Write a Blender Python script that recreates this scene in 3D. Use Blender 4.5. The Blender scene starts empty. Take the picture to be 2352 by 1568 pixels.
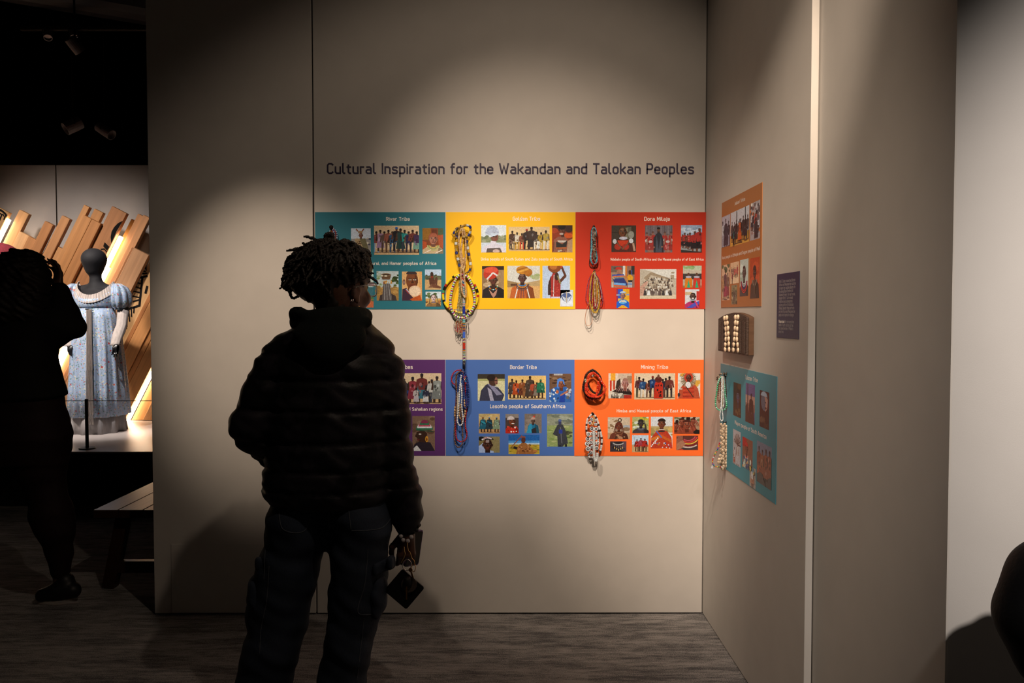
import bpy, math, random
import numpy as np
from mathutils import Vector
S = bpy.context.scene
COL = S.collection
R = math.radians

# ------------------------------------------------------------------ camera, world, light, exposure
F = 1829.0
CAMZ = 1.40
PITCH = math.atan(62 / F)
YAW = math.atan(6 / F)
cd = bpy.data.cameras.new('camera')
cam = bpy.data.objects.new('camera', cd)
COL.objects.link(cam)
cam.location = (0, 0, CAMZ)
cam.rotation_euler = (R(90) - PITCH, 0, -YAW)
cd.sensor_width = 36.0
cd.lens = F * 36.0 / 2352
cd.clip_start = 0.05
cd.clip_end = 60
S.camera = cam
S.view_settings.view_transform = 'Standard'
S.view_settings.look = 'None'
S.view_settings.exposure = 0.0
S.view_settings.gamma = 1.0
S.view_settings.use_curve_mapping = False
w = bpy.data.worlds.new('dark_hall')
S.world = w
w.use_nodes = True
w.node_tree.nodes['Background'].inputs[0].default_value = (1.0, 0.85, 0.75, 1)
w.node_tree.nodes['Background'].inputs[1].default_value = 0.0035


def spot(name, loc, target, power, angle, blend, col, size=0.05):
    l = bpy.data.lights.new(name, 'SPOT')
    l.energy = power
    l.spot_size = R(angle)
    l.spot_blend = blend
    l.color = col
    l.shadow_soft_size = size
    o = bpy.data.objects.new(name, l)
    COL.objects.link(o)
    o.location = loc
    o.rotation_euler = (Vector(target) - Vector(loc)).to_track_quat('-Z', 'Y').to_euler()
    return o


WARM = (1.0, 0.785, 0.60)
NEUT = (1.0, 0.88, 0.78)
#LIGHTS
spot('wall_spot_centre', (0.056, 0.983, 3.300), (-0.076, 3.68, 1.333), 360, 24.0, 1.00, WARM, 0.035)
spot('side_wall_spot', (0.378, 0.610, 3.634), (0.792, 3.68, 1.001), 610, 24.0, 1.00, WARM, 0.035)
spot('left_wall_spot', (-0.979, 1.128, 3.300), (-1.079, 3.68, 1.319), 311, 24.0, 1.00, WARM, 0.035)
spot('cross_spot', (-0.724, 1.296, 4.076), (0.293, 3.68, 1.268), 369, 37.2, 1.00, WARM, 0.035)
spot('wall_flood', (0.470, 1.228, 3.593), (-0.062, 3.68, 0.914), 46, 74.0, 0.5, WARM, 0.035)
spot('side_wall_fill', (-1.2, 0.8, 3.6), (0.93, 2.55, 0.95), 115, 33, 1.0, WARM, 0.05)  # added fill with no known source, brightens the lower side wall
spot('return_wall_spot', (0.80, -0.1, 2.60), (1.80, 1.58, 1.12), 330, 62, 1.0, NEUT, 0.035)
spot('stage_spot', (-3.2, 4.6, 3.9), (-3.55, 6.9, 1.0), 360, 30, 0.5, (1.0, 0.93, 0.9), 0.05)
spot('stage_wash', (-4.6, 4.4, 4.0), (-4.1, 7.4, 1.1), 760, 50, 0.8, (1.0, 0.88, 0.76), 0.2)


# ------------------------------------------------------------------ measuring: a pixel of the photograph to a point of the place
_f = Vector((math.sin(YAW) * math.cos(PITCH), math.cos(YAW) * math.cos(PITCH), -math.sin(PITCH)))
_r = Vector((math.cos(YAW), -math.sin(YAW), 0))
_u = _r.cross(_f)


def ray(u, v):
    return _f + _r * ((u - 1176) / F) + _u * ((784 - v) / F)


def at(u, v, y):
    d = ray(u, v)
    t = y / d.y
    return Vector((d.x * t, y, CAMZ + d.z * t))


def onx(u, v, x):
    d = ray(u, v)
    t = x / d.x
    return Vector((x, d.y * t, CAMZ + d.z * t))


def onz(u, v, z):
    d = ray(u, v)
    t = (z - CAMZ) / d.z
    return Vector((d.x * t, d.y * t, z))


D = onz(1170, 1410, 0).y             # back wall
XW = at(1614, 1410, D).x             # right wall


# ------------------------------------------------------------------ materials
def lin(h):
    r = [int(h[i:i + 2], 16) / 255 for i in (0, 2, 4)]
    return [c / 12.92 if c < .04045 else ((c + .055) / 1.055) ** 2.4 for c in r]


MATS = {}


def mat(name, col=(.5, .5, .5), rough=.6, attr=False, noise=None, bump=None, spec=.5, metal=0, emit=None, trans=0,
        alpha=1, coat=0, tex='Object'):
    """noise = (scale or (sx,sy,sz), amount, second colour or None); bump = (scale, strength)"""
    if name in MATS:
        return MATS[name]
    m = bpy.data.materials.new(name)
    m.use_nodes = True
    nt = m.node_tree
    b = nt.nodes['Principled BSDF']
    N, L = nt.nodes, nt.links
    if isinstance(col, str):
        col = lin(col)
    b.inputs['Base Color'].default_value = (*col, 1)
    b.inputs['Roughness'].default_value = rough
    b.inputs['Specular IOR Level'].default_value = spec
    b.inputs['Metallic'].default_value = metal
    b.inputs['Transmission Weight'].default_value = trans
    b.inputs['Alpha'].default_value = alpha
    b.inputs['Coat Weight'].default_value = coat
    src = None
    if attr:
        a = N.new('ShaderNodeVertexColor')
        a.layer_name = 'Col'
        src = a.outputs['Color']
    tc = N.new('ShaderNodeTexCoord')

    def noise_node(sc, det=4):
        mp = N.new('ShaderNodeMapping')
        L.new(tc.outputs[tex], mp.inputs['Vector'])
        mp.inputs['Scale'].default_value = sc if isinstance(sc, (tuple, list)) else (sc, sc, sc)
        n = N.new('ShaderNodeTexNoise')
        n.inputs['Scale'].default_value = 1
        n.inputs['Detail'].default_value = det
        L.new(mp.outputs[0], n.inputs['Vector'])
        return n
    if noise:
        n = noise_node(noise[0])
        if len(noise) > 2 and noise[2] is not None:
            c2 = lin(noise[2]) if isinstance(noise[2], str) else noise[2]
            rp = N.new('ShaderNodeMapRange')
            rp.inputs[1].default_value = .5 - noise[1]
            rp.inputs[2].default_value = .5 + noise[1]
            L.new(n.outputs['Fac'], rp.inputs[0])
            mx = N.new('ShaderNodeMix')
            mx.data_type = 'RGBA'
            L.new(rp.outputs[0], mx.inputs[0])
            if src:
                L.new(src, mx.inputs[6])
            else:
                mx.inputs[6].default_value = (*col, 1)
            mx.inputs[7].default_value = (*c2, 1)
            src = mx.outputs[2]
        else:
            rp = N.new('ShaderNodeMapRange')
            rp.inputs[1].default_value = .25
            rp.inputs[2].default_value = .75
            rp.inputs[3].default_value = 1 - noise[1]
            rp.inputs[4].default_value = 1 + noise[1]
            L.new(n.outputs['Fac'], rp.inputs[0])
            mx = N.new('ShaderNodeMix')
            mx.data_type = 'RGBA'
            mx.blend_type = 'MULTIPLY'
            mx.inputs[0].default_value = 1
            if src:
                L.new(src, mx.inputs[6])
            else:
                mx.inputs[6].default_value = (*col, 1)
            L.new(rp.outputs[0], mx.inputs[7])
            src = mx.outputs[2]
    if src:
        L.new(src, b.inputs['Base Color'])
    if bump:
        n = noise_node(bump[0], 3)
        bp = N.new('ShaderNodeBump')
        bp.inputs['Strength'].default_value = bump[1]
        bp.inputs['Distance'].default_value = .004
        L.new(n.outputs['Fac'], bp.inputs['Height'])
        L.new(bp.outputs[0], b.inputs['Normal'])
    if emit:
        b.inputs['Emission Color'].default_value = (*emit[0], 1)
        b.inputs['Emission Strength'].default_value = emit[1]
    MATS[name] = m
    return m


# ------------------------------------------------------------------ mesh helpers
WLOC = {}


def link(o, parent=None, loc=None):
    COL.objects.link(o)
    if parent is not None:
        o.parent = parent
        WLOC[o.name] = WLOC[parent.name]
    else:
        loc = Vector(loc) if loc is not None else Vector((0, 0, 0))
        o.location = loc
        WLOC[o.name] = loc
    return o


def tag(o, label=None, cat=None, group=None, kind=None):
    for k, v in (('label', label), ('category', cat), ('group', group), ('kind', kind)):
        if v:
            o[k] = v
    return o


def empty(name, loc, label=None, cat=None, group=None):
    o = bpy.data.objects.new(name, None)
    o.empty_display_size = .1
    link(o, None, loc)
    return tag(o, label, cat, group)


class MB:
    """collects faces in world coordinates; build() links them as ONE mesh object"""

    def __init__(s):
        s.v, s.f, s.c = [], [], []

    def face(s, pts, col=None):
        n = len(s.v)
        s.v += [tuple(p) for p in pts]
        s.f.append(tuple(range(n, n + len(pts))))
        s.c.append(col)

    def add(s, v, f, col=None):
        n = len(s.v)
        s.v += [tuple(p) for p in v]
        for q in f:
            s.f.append(tuple(i + n for i in q))
            s.c.append(col)

    def box(s, a, b, col=None):
        x0, y0, z0 = a
        x1, y1, z1 = b
        v = [(x0, y0, z0), (x1, y0, z0), (x1, y1, z0), (x0, y1, z0), (x0, y0, z1), (x1, y0, z1), (x1, y1, z1), (x0, y1, z1)]
        s.add(v, [(0, 3, 2, 1), (4, 5, 6, 7), (0, 1, 5, 4), (1, 2, 6, 5), (2, 3, 7, 6), (3, 0, 4, 7)], col)

    def bar(s, a, b, w, h, col=None, up=(0, 0, 1), w2=None, h2=None):
        a, b = Vector(a), Vector(b)
        d = (b - a).normalized()
        x = d.cross(Vector(up)).normalized()
        y = x.cross(d)
        w2, h2 = w2 or w, h2 or h
        v = [a + x * sx * w / 2 + y * sy * h / 2 for sx, sy in ((-1, -1), (1, -1), (1, 1), (-1, 1))]
        v += [b + x * sx * w2 / 2 + y * sy * h2 / 2 for sx, sy in ((-1, -1), (1, -1), (1, 1), (-1, 1))]
        s.add(v, [(0, 1, 2, 3), (7, 6, 5, 4), (0, 4, 5, 1), (1, 5, 6, 2), (2, 6, 7, 3), (3, 7, 4, 0)], col)

    def tube(s, pts, r, n=8, col=None, closed=False, cols=None):
        pts = [Vector(p) for p in pts]
        m = len(pts)
        rr = r if isinstance(r, (list, tuple)) else [r] * m
        vs = []
        pu = None
        for i in range(m):
            if closed:
                d = pts[(i + 1) % m] - pts[i - 1]
            else:
                d = pts[min(i + 1, m - 1)] - pts[max(i - 1, 0)]
            d.normalize()
            if pu is None:
                pu = d.orthogonal().normalized()
            x = (pu - d * pu.dot(d))
            if x.length < 1e-5:
                x = d.orthogonal()
            x.normalize()
            pu = x
            y = d.cross(x)
            for k in range(n):
                a = 2 * math.pi * k / n
                vs.append(pts[i] + (x * math.cos(a) + y * math.sin(a)) * rr[i])
        base = len(s.v)
        s.v += [tuple(p) for p in vs]
        for i in range(m if closed else m - 1):
            j = (i + 1) % m
            c = cols[i] if cols else col
            for k in range(n):
                q = (k + 1) % n
                s.f.append((base + i * n + k, base + i * n + q, base + j * n + q, base + j * n + k))
                s.c.append(c)
        if not closed:
            s.f.append(tuple(base + k for k in range(n - 1, -1, -1)))
            s.c.append(cols[0] if cols else col)
            s.f.append(tuple(base + (m - 1) * n + k for k in range(n)))
            s.c.append(cols[-1] if cols else col)

    def lathe(s, c, prof, n=20, col=None, axis=(0, 0, 1)):
        """prof: list of (radius, height along axis)"""
        c = Vector(c)
        a = Vector(axis).normalized()
        x = a.orthogonal().normalized()
        y = a.cross(x)
        base = len(s.v)
        for r, h in prof:
            for k in range(n):
                t = 2 * math.pi * k / n
                s.v.append(tuple(c + a * h + (x * math.cos(t) + y * math.sin(t)) * max(r, 1e-5)))
        for i in range(len(prof) - 1):
            for k in range(n):
                q = (k + 1) % n
                s.f.append((base + i * n + k, base + i * n + q, base + (i + 1) * n + q, base + (i + 1) * n + k))
                s.c.append(col)
        s.f.append(tuple(base + k for k in range(n - 1, -1, -1)))
        s.c.append(col)
        s.f.append(tuple(base + (len(prof) - 1) * n + k for k in range(n)))
        s.c.append(col)

    def ball(s, c, r, col=None, axis=None, n=8, m=5):
        """r: radius or (radius across, half length along axis)"""
        ra, rb = (r, r) if not isinstance(r, tuple) else r
        prof = [(ra * math.sin(math.pi * i / m), -rb * math.cos(math.pi * i / m)) for i in range(m + 1)]
        prof[0] = (ra * .12, -rb)
        prof[-1] = (ra * .12, rb)
        s.lathe(c, prof, n, col, axis or (0, 0, 1))

    def build(s, name, m, parent=None, loc=None, smooth=False, bevel=0, kind=None):
        me = bpy.data.meshes.new(name)
        o = bpy.data.objects.new(name, me)
        link(o, parent, loc)
        L = WLOC[o.name]
        me.from_pydata([(x - L.x, y - L.y, z - L.z) for x, y, z in s.v], [], s.f)
        if any(c is not None for c in s.c):
            ca = me.color_attributes.new('Col', 'FLOAT_COLOR', 'CORNER')
            buf = []
            for f, c in zip(s.f, s.c):
                c = c or (.5, .5, .5)
                buf += [c[0], c[1], c[2], 1.0] * len(f)
            ca.data.foreach_set('color', buf)
        if m:
            me.materials.append(m)
        me.update()
        if smooth:
            me.shade_smooth()
        if bevel:
            bv = o.modifiers.new('bevel', 'BEVEL')
            bv.width = bevel
            bv.segments = 2
            bv.limit_method = 'ANGLE'
        if kind:
            o['kind'] = kind
        return o


def spline(pts, n=6, closed=False):
    """Catmull-Rom through points (Vectors)"""
    pts = [Vector(p) for p in pts]
    out = []
    m = len(pts)
    for i in range(m if closed else m - 1):
        if closed:
            p0, p1, p2, p3 = pts[i - 1], pts[i], pts[(i + 1) % m], pts[(i + 2) % m]
        else:
            p0, p1, p2, p3 = pts[max(i - 1, 0)], pts[i], pts[i + 1], pts[min(i + 2, m - 1)]
        for k in range(n):
            t = k / n
            out.append(.5 * ((2 * p1) + (p2 - p0) * t + (2 * p0 - 5 * p1 + 4 * p2 - p3) * t * t + (3 * p1 - p0 - 3 * p2 + p3) * t ** 3))
    if not closed:
        out.append(pts[-1])
    return out


def resample(pts, step):
    """points and tangents every step along a polyline"""
    out = []
    acc = 0.0
    nxt = step / 2
    for a, b in zip(pts[:-1], pts[1:]):
        L = (b - a).length
        while L > 1e-9 and nxt <= acc + L:
            out.append((a.lerp(b, (nxt - acc) / L), (b - a).normalized()))
            nxt += step
        acc += L
    return out


# ------------------------------------------------------------------ smooth bodies from distance fields
class SDF:
    def __init__(s, lo, hi, h):
        s.h = h
        s.lo = np.array(lo, float)
        n = np.ceil((np.array(hi) - s.lo) / h).astype(int) + 1
        s.F = np.full(n, .2, np.float32)
        s.ax = [s.lo[i] + h * np.arange(n[i]) for i in range(3)]

    def _sl(s, lo, hi):
        out = []
        for i in range(3):
            a = int(max(0, np.floor((lo[i] - s.lo[i]) / s.h)))
            b = int(min(s.F.shape[i], np.ceil((hi[i] - s.lo[i]) / s.h) + 1))
            if b <= a:
                return None
            out.append(slice(a, b))
        return tuple(out)

    def op(s, fn, lo, hi, k=.01, sub=False, pad=.04):
        sl = s._sl(np.array(lo) - pad, np.array(hi) + pad)
        if sl is None:
            return
        X = s.ax[0][sl[0]][:, None, None]
        Y = s.ax[1][sl[1]][None, :, None]
        Z = s.ax[2][sl[2]][None, None, :]
        d = fn(X, Y, Z)
        A = s.F[sl]
        if sub:
            d = -d
            hh = np.clip(.5 - .5 * (A - d) / k, 0, 1)
            s.F[sl] = A * (1 - hh) + d * hh + k * hh * (1 - hh)
        else:
            hh = np.clip(.5 + .5 * (A - d) / k, 0, 1)
            s.F[sl] = A * (1 - hh) + d * hh - k * hh * (1 - hh)

    def cap(s, a, b, ra, rb, k=.015, ky=1.0, sub=False):
        a, b = np.array(a, float), np.array(b, float)
        ba = b - a
        ba[1] /= ky
        bb = max(float(ba @ ba), 1e-9)

        def fn(X, Y, Z):
            px, py, pz = X - a[0], (Y - a[1]) / ky, Z - a[2]
            t = np.clip((px * ba[0] + py * ba[1] + pz * ba[2]) / bb, 0, 1)
            d = np.sqrt((px - t * ba[0]) ** 2 + (py - t * ba[1]) ** 2 + (pz - t * ba[2]) ** 2) - (ra + (rb - ra) * t)
            return d * min(1, ky)
        m = max(ra, rb)
        s.op(fn, np.minimum(a, b) - m, np.maximum(a, b) + m, k, sub)

    def chain(s, pts, k=.015, ky=1.0):
        for (a, ra), (b, rb) in zip(pts[:-1], pts[1:]):
            s.cap(a, b, ra, rb, k, ky)

    def ell(s, c, r, k=.015, rot=0, sub=False):
        c = np.array(c, float)
        cr, sr = math.cos(rot), math.sin(rot)

        def fn(X, Y, Z):
            px, py, pz = X - c[0], Y - c[1], Z - c[2]
            qx, qy = px * cr + py * sr, -px * sr + py * cr
            return (np.sqrt((qx / r[0]) ** 2 + (qy / r[1]) ** 2 + (pz / r[2]) ** 2) - 1) * min(r)
        m = max(r)
        s.op(fn, c - m, c + m, k, sub)

    def loft(s, rows, k=.02, p=2.4):
        """rows: (z, cx, cy, half width, half depth), any order"""
        rows = sorted(rows)
        A = np.array(rows, float)

        def fn(X, Y, Z):
            z = Z.ravel()
            g = [np.interp(z, A[:, 0], A[:, i])[None, None, :] for i in range(1, 5)]
            d = ((np.abs(X - g[0]) / g[2]) ** p + (np.abs(Y - g[1]) / g[3]) ** p) ** (1 / p) - 1
            d = d * np.minimum(g[2], g[3])
            return np.maximum(d, np.maximum(A[0, 0] - Z, Z - A[-1, 0]))
        lo = [(A[:, 1] - A[:, 3]).min(), (A[:, 2] - A[:, 4]).min(), A[0, 0]]
        hi = [(A[:, 1] + A[:, 3]).max(), (A[:, 2] + A[:, 4]).max(), A[-1, 0]]
        s.op(fn, lo, hi, k)

    def disp(s, fn):
        X = s.ax[0][:, None, None]
        Y = s.ax[1][None, :, None]
        Z = s.ax[2][None, None, :]
        s.F += fn(X, Y, Z).astype(np.float32)

    def mesh(s):
        Fv = s.F
        nx, ny, nz = Fv.shape
        I = Fv < 0
        cnt = np.zeros((nx - 1, ny - 1, nz - 1), np.int8)
        for dx in (0, 1):
            for dy in (0, 1):
                for dz in (0, 1):
                    cnt += I[dx:nx - 1 + dx, dy:ny - 1 + dy, dz:nz - 1 + dz]
        ci = np.argwhere((cnt > 0) & (cnt < 8))
        idx = np.full(cnt.shape, -1, np.int64)
        idx[ci[:, 0], ci[:, 1], ci[:, 2]] = np.arange(len(ci))
        acc = np.zeros((len(ci), 3))
        num = np.zeros(len(ci))
        cor = [(a, b, c) for a in (0, 1) for b in (0, 1) for c in (0, 1)]
        for a in cor:
            for ax in range(3):
                if a[ax] == 0:
                    b = list(a)
                    b[ax] = 1
                    fa = Fv[ci[:, 0] + a[0], ci[:, 1] + a[1], ci[:, 2] + a[2]]
                    fb = Fv[ci[:, 0] + b[0], ci[:, 1] + b[1], ci[:, 2] + b[2]]
                    m = (fa < 0) != (fb < 0)
                    t = np.where(m, fa / np.where(m, fa - fb, 1), 0)
                    p = np.array(a, float)[None, :].repeat(len(ci), 0)
                    p[:, ax] += t
                    acc[m] += p[m]
                    num[m] += 1
        V = s.lo + (ci + acc / num[:, None]) * s.h
        faces = []
        for ax in range(3):
            o = [(1, 2), (2, 0), (0, 1)][ax]
            sl0 = [slice(None)] * 3
            sl1 = [slice(None)] * 3
            sl0[ax] = slice(0, -1)
            sl1[ax] = slice(1, None)
            A, B = I[tuple(sl0)], I[tuple(sl1)]
            for flip, M in ((0, A & ~B), (1, ~A & B)):
                e = np.argwhere(M)
                ok = (e[:, o[0]] > 0) & (e[:, o[1]] > 0) & (e[:, o[0]] < cnt.shape[o[0]]) & (e[:, o[1]] < cnt.shape[o[1]])
                e = e[ok]
                q = []
                for d0, d1 in ((0, 0), (-1, 0), (-1, -1), (0, -1)):
                    c = e.copy()
                    c[:, o[0]] += d0
                    c[:, o[1]] += d1
                    q.append(idx[c[:, 0], c[:, 1], c[:, 2]])
                q = np.stack(q, 1)
                q = q if not flip else q[:, ::-1]
                faces.append(q)
        Q = np.concatenate(faces)
        Q = Q[(Q >= 0).all(1)]
        return V, Q

    def build(s, name, m, parent):
        V, Q = s.mesh()
        me = bpy.data.meshes.new(name)
        o = bpy.data.objects.new(name, me)
        link(o, parent)
        L = WLOC[o.name]
        me.from_pydata((V - np.array(L)).tolist(), [], Q.tolist())
        me.materials.append(m)
        me.shade_smooth()
        return o

# ------------------------------------------------------------------ the setting
M_WALL = mat('beige_wall_paint', (.57, .545, .51), .62, noise=(9, .03), bump=(900, .05), spec=.3)
M_WALLC = mat('grey_beige_wall_paint', (.57, .55, .53), .7, noise=(7, .03), bump=(520, .07), spec=.25)
M_DARK = mat('black_ceiling_paint', (.010, .009, .009), .8, noise=(3, .3), spec=.2)
M_BLACK = mat('matte_black', (.008, .008, .008), .6, noise=(20, .2), spec=.25)
M_GAP = mat('dark_gap', (.012, .010, .010), .8, noise=(8, .2))


def carpet_material():
    m = bpy.data.materials.new('carpet_tiles')
    m.use_nodes = True
    nt = m.node_tree
    N, L = nt.nodes, nt.links
    b = N['Principled BSDF']
    b.inputs['Roughness'].default_value = .95
    b.inputs['Specular IOR Level'].default_value = .1
    tc = N.new('ShaderNodeTexCoord')

    def nz(sc, det, rough=.5):
        mp = N.new('ShaderNodeMapping')
        mp.inputs['Scale'].default_value = sc
        L.new(tc.outputs['Object'], mp.inputs['Vector'])
        n = N.new('ShaderNodeTexNoise')
        n.inputs['Scale'].default_value = 1
        n.inputs['Detail'].default_value = det
        n.inputs['Roughness'].default_value = rough
        L.new(mp.outputs[0], n.inputs['Vector'])
        return n.outputs['Fac']

    def mth(op, a, b2):
        n = N.new('ShaderNodeMath')
        n.operation = op
        for i, x in enumerate((a, b2)):
            if isinstance(x, (int, float)):
                n.inputs[i].default_value = x
            else:
                L.new(x, n.inputs[i])
        return n.outputs[0]
    bands = nz((2.4, 15, 1), 5, .65)
    fine = nz((230, 260, 1), 2)
    mid = nz((10, 52, 1), 5, .72)
    br = N.new('ShaderNodeTexBrick')      # each carpet tile a little lighter or darker
    br.inputs['Color1'].default_value = (.40, .40, .40, 1)
    br.inputs['Color2'].default_value = (.60, .60, .60, 1)
    br.inputs['Mortar'].default_value = (.45, .45, .45, 1)
    br.inputs['Scale'].default_value = 1
    br.inputs['Mortar Size'].default_value = .002
    br.inputs['Brick Width'].default_value = .61
    br.inputs['Row Height'].default_value = .61
    L.new(tc.outputs['Object'], br.inputs['Vector'])
    tile = mth('MULTIPLY', br.outputs['Color'], .5)
    v = mth('ADD', mth('MULTIPLY', bands, 1.1), mth('ADD', mth('MULTIPLY', mid, 1.2), tile))
    v = mth('ADD', v, mth('MULTIPLY', mth('SUBTRACT', fine, .5), 1.1))
    rp = N.new('ShaderNodeValToRGB')
    rp.color_ramp.elements[0].position = .44
    rp.color_ramp.elements[0].color = (.085, .083, .086, 1)
    rp.color_ramp.elements[1].position = .60
    rp.color_ramp.elements[1].color = (.30, .285, .275, 1)
    L.new(mth('MULTIPLY', v, .37), rp.inputs[0])
    L.new(rp.outputs[0], b.inputs['Base Color'])
    bp = N.new('ShaderNodeBump')
    bp.inputs['Strength'].default_value = .5
    bp.inputs['Distance'].default_value = .004
    L.new(fine, bp.inputs['Height'])
    L.new(bp.outputs[0], b.inputs['Normal'])
    return m


def struct(mb, name, m, parent=None, bevel=0):
    o = mb.build(name, m, parent, bevel=bevel)
    if parent is None:
        o['kind'] = 'structure'
    return o


H = 3.35                     # height of the exhibition walls
fl = MB()
fl.face([(-9, -3, 0), (5, -3, 0), (5, 10, 0), (-9, 10, 0)])
struct(fl, 'floor', carpet_material())
ce = MB()
ce.box((-9, -3, 4.9), (5, 10, 5.0))
ceiling = struct(ce, 'ceiling', M_DARK)

XL = at(340, 400, D).x       # free edge of the back wall
XS = at(719, 400, D).x       # joint between its two boards
wb = MB()
wb.box((XL + .002, D + .022, 0), (XW + .06, D + .10, H))
wall_back = struct(wb, 'wall_back', M_GAP)
g = .0035
p = MB()
p.box((XL, D, .006), (XS - g, D + .022, H))
panel_l = struct(p, 'wall_board', M_WALL, wall_back, .002)
p = MB()
p.box((XS + g, D, .006), (XW - .004, D + .022, H))
struct(p, 'wall_board', M_WALL, wall_back, .002)
ap = MB()                    # shallow access cover low on the left board
a0, a1 = at(393, 1249, D), at(700, 1249, D)
ap.box((a0.x, D - .0022, .012), (a1.x, D + .001, a0.z))
struct(ap, 'access_cover', M_WALL, wall_back, .001)

ye = onx(1857, 700, XW).y    # near end of the right wall board
tw = .0225
wr = MB()
wr.box((XW, ye, .004), (XW + tw, D + .02, H))
wall_right = struct(wr, 'wall_right', M_WALL, None, .0015)
X2 = XW + tw + .004
y2 = onx(2187, 10, X2).y
ws = MB()
ws.box((X2, y2 - .02, .004), (X2 + .10, D + .02, H))
struct(ws, 'wall_side', M_WALL)
wf = MB()
wf.box((X2 + .004, y2 - .0203, .004), (4.2, y2, H))
struct(wf, 'wall_front', M_WALLC, None, .001)

# far display: raised stage and its back wall
YST = onz(170, 1163, 0).y
ZST = at(300, 1037, YST).z
YDW = 7.78
ZDW = at(170, 379, YDW).z
sb = MB()
sb.box((-7.6, YST + .02, 0), (-.9, YDW + .2, ZST - .012))
stage = struct(sb, 'floor_stage', M_BLACK)
st = MB()
st.box((-7.6, YST, ZST - .012), (-.9, YDW + .2, ZST))
struct(st, 'stage_top', mat('stage_top_paint', (.56, .50, .48), .35, noise=(5, .06), spec=.4), stage, .003)
dw = MB()
xj = at(129, 440, YDW).x
M_DWALL = mat('grey_display_wall', (.31, .29, .29), .8, noise=(6, .04), bump=(200, .1))
dw.box((-7.6, YDW + .03, 0), (-.9, YDW + .1, ZDW))
wall_far = struct(dw, 'wall_far', M_GAP)
for xa, xb in ((-7.6, xj - .006), (xj + .006, xj + 2.2), (xj + 2.21, -.9)):
    q = MB()
    q.box((xa, YDW, ZST), (xb, YDW + .03, ZDW))
    struct(q, 'wall_board', M_DWALL, wall_far, .002)
bs = MB()
bs.box((-7.6, YDW - .028, ZST), (-.9, YDW - .001, ZST + .028))
struct(bs, 'baseboard_far', mat('white_baseboard', (.7, .68, .66), .5, noise=(9, .03)), None, .002)
hb = MB()
hb.box((-9, 9.6, 0), (5, 9.7, 4.9))
struct(hb, 'wall_hall', M_DARK)
# beams and ducts under the dark ceiling
for i, (a, b, wd) in enumerate((((-7.5, 5.2, 4.6), (-.5, 9.0, 4.6), .16), ((-8, 6.6, 4.7), (-1, 9.5, 4.7), .10), ((-8, 4.6, 4.75), (1, 9.4, 4.75), .08))):
    q = MB()
    q.bar(a, b, wd, .25)
    struct(q, 'beam', mat('dark_steel', (.03, .027, .026), .5, noise=(4, .2), metal=.3), ceiling)
dq = MB()
dq.tube([(-8, 4.9, 4.35), (-4, 7.2, 4.35), (-1.2, 8.8, 4.35)], .24, 20)
struct(dq, 'duct', mat('duct_metal', (.03, .026, .026), .55, noise=((1, 1, 40), .2)), ceiling)

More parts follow.
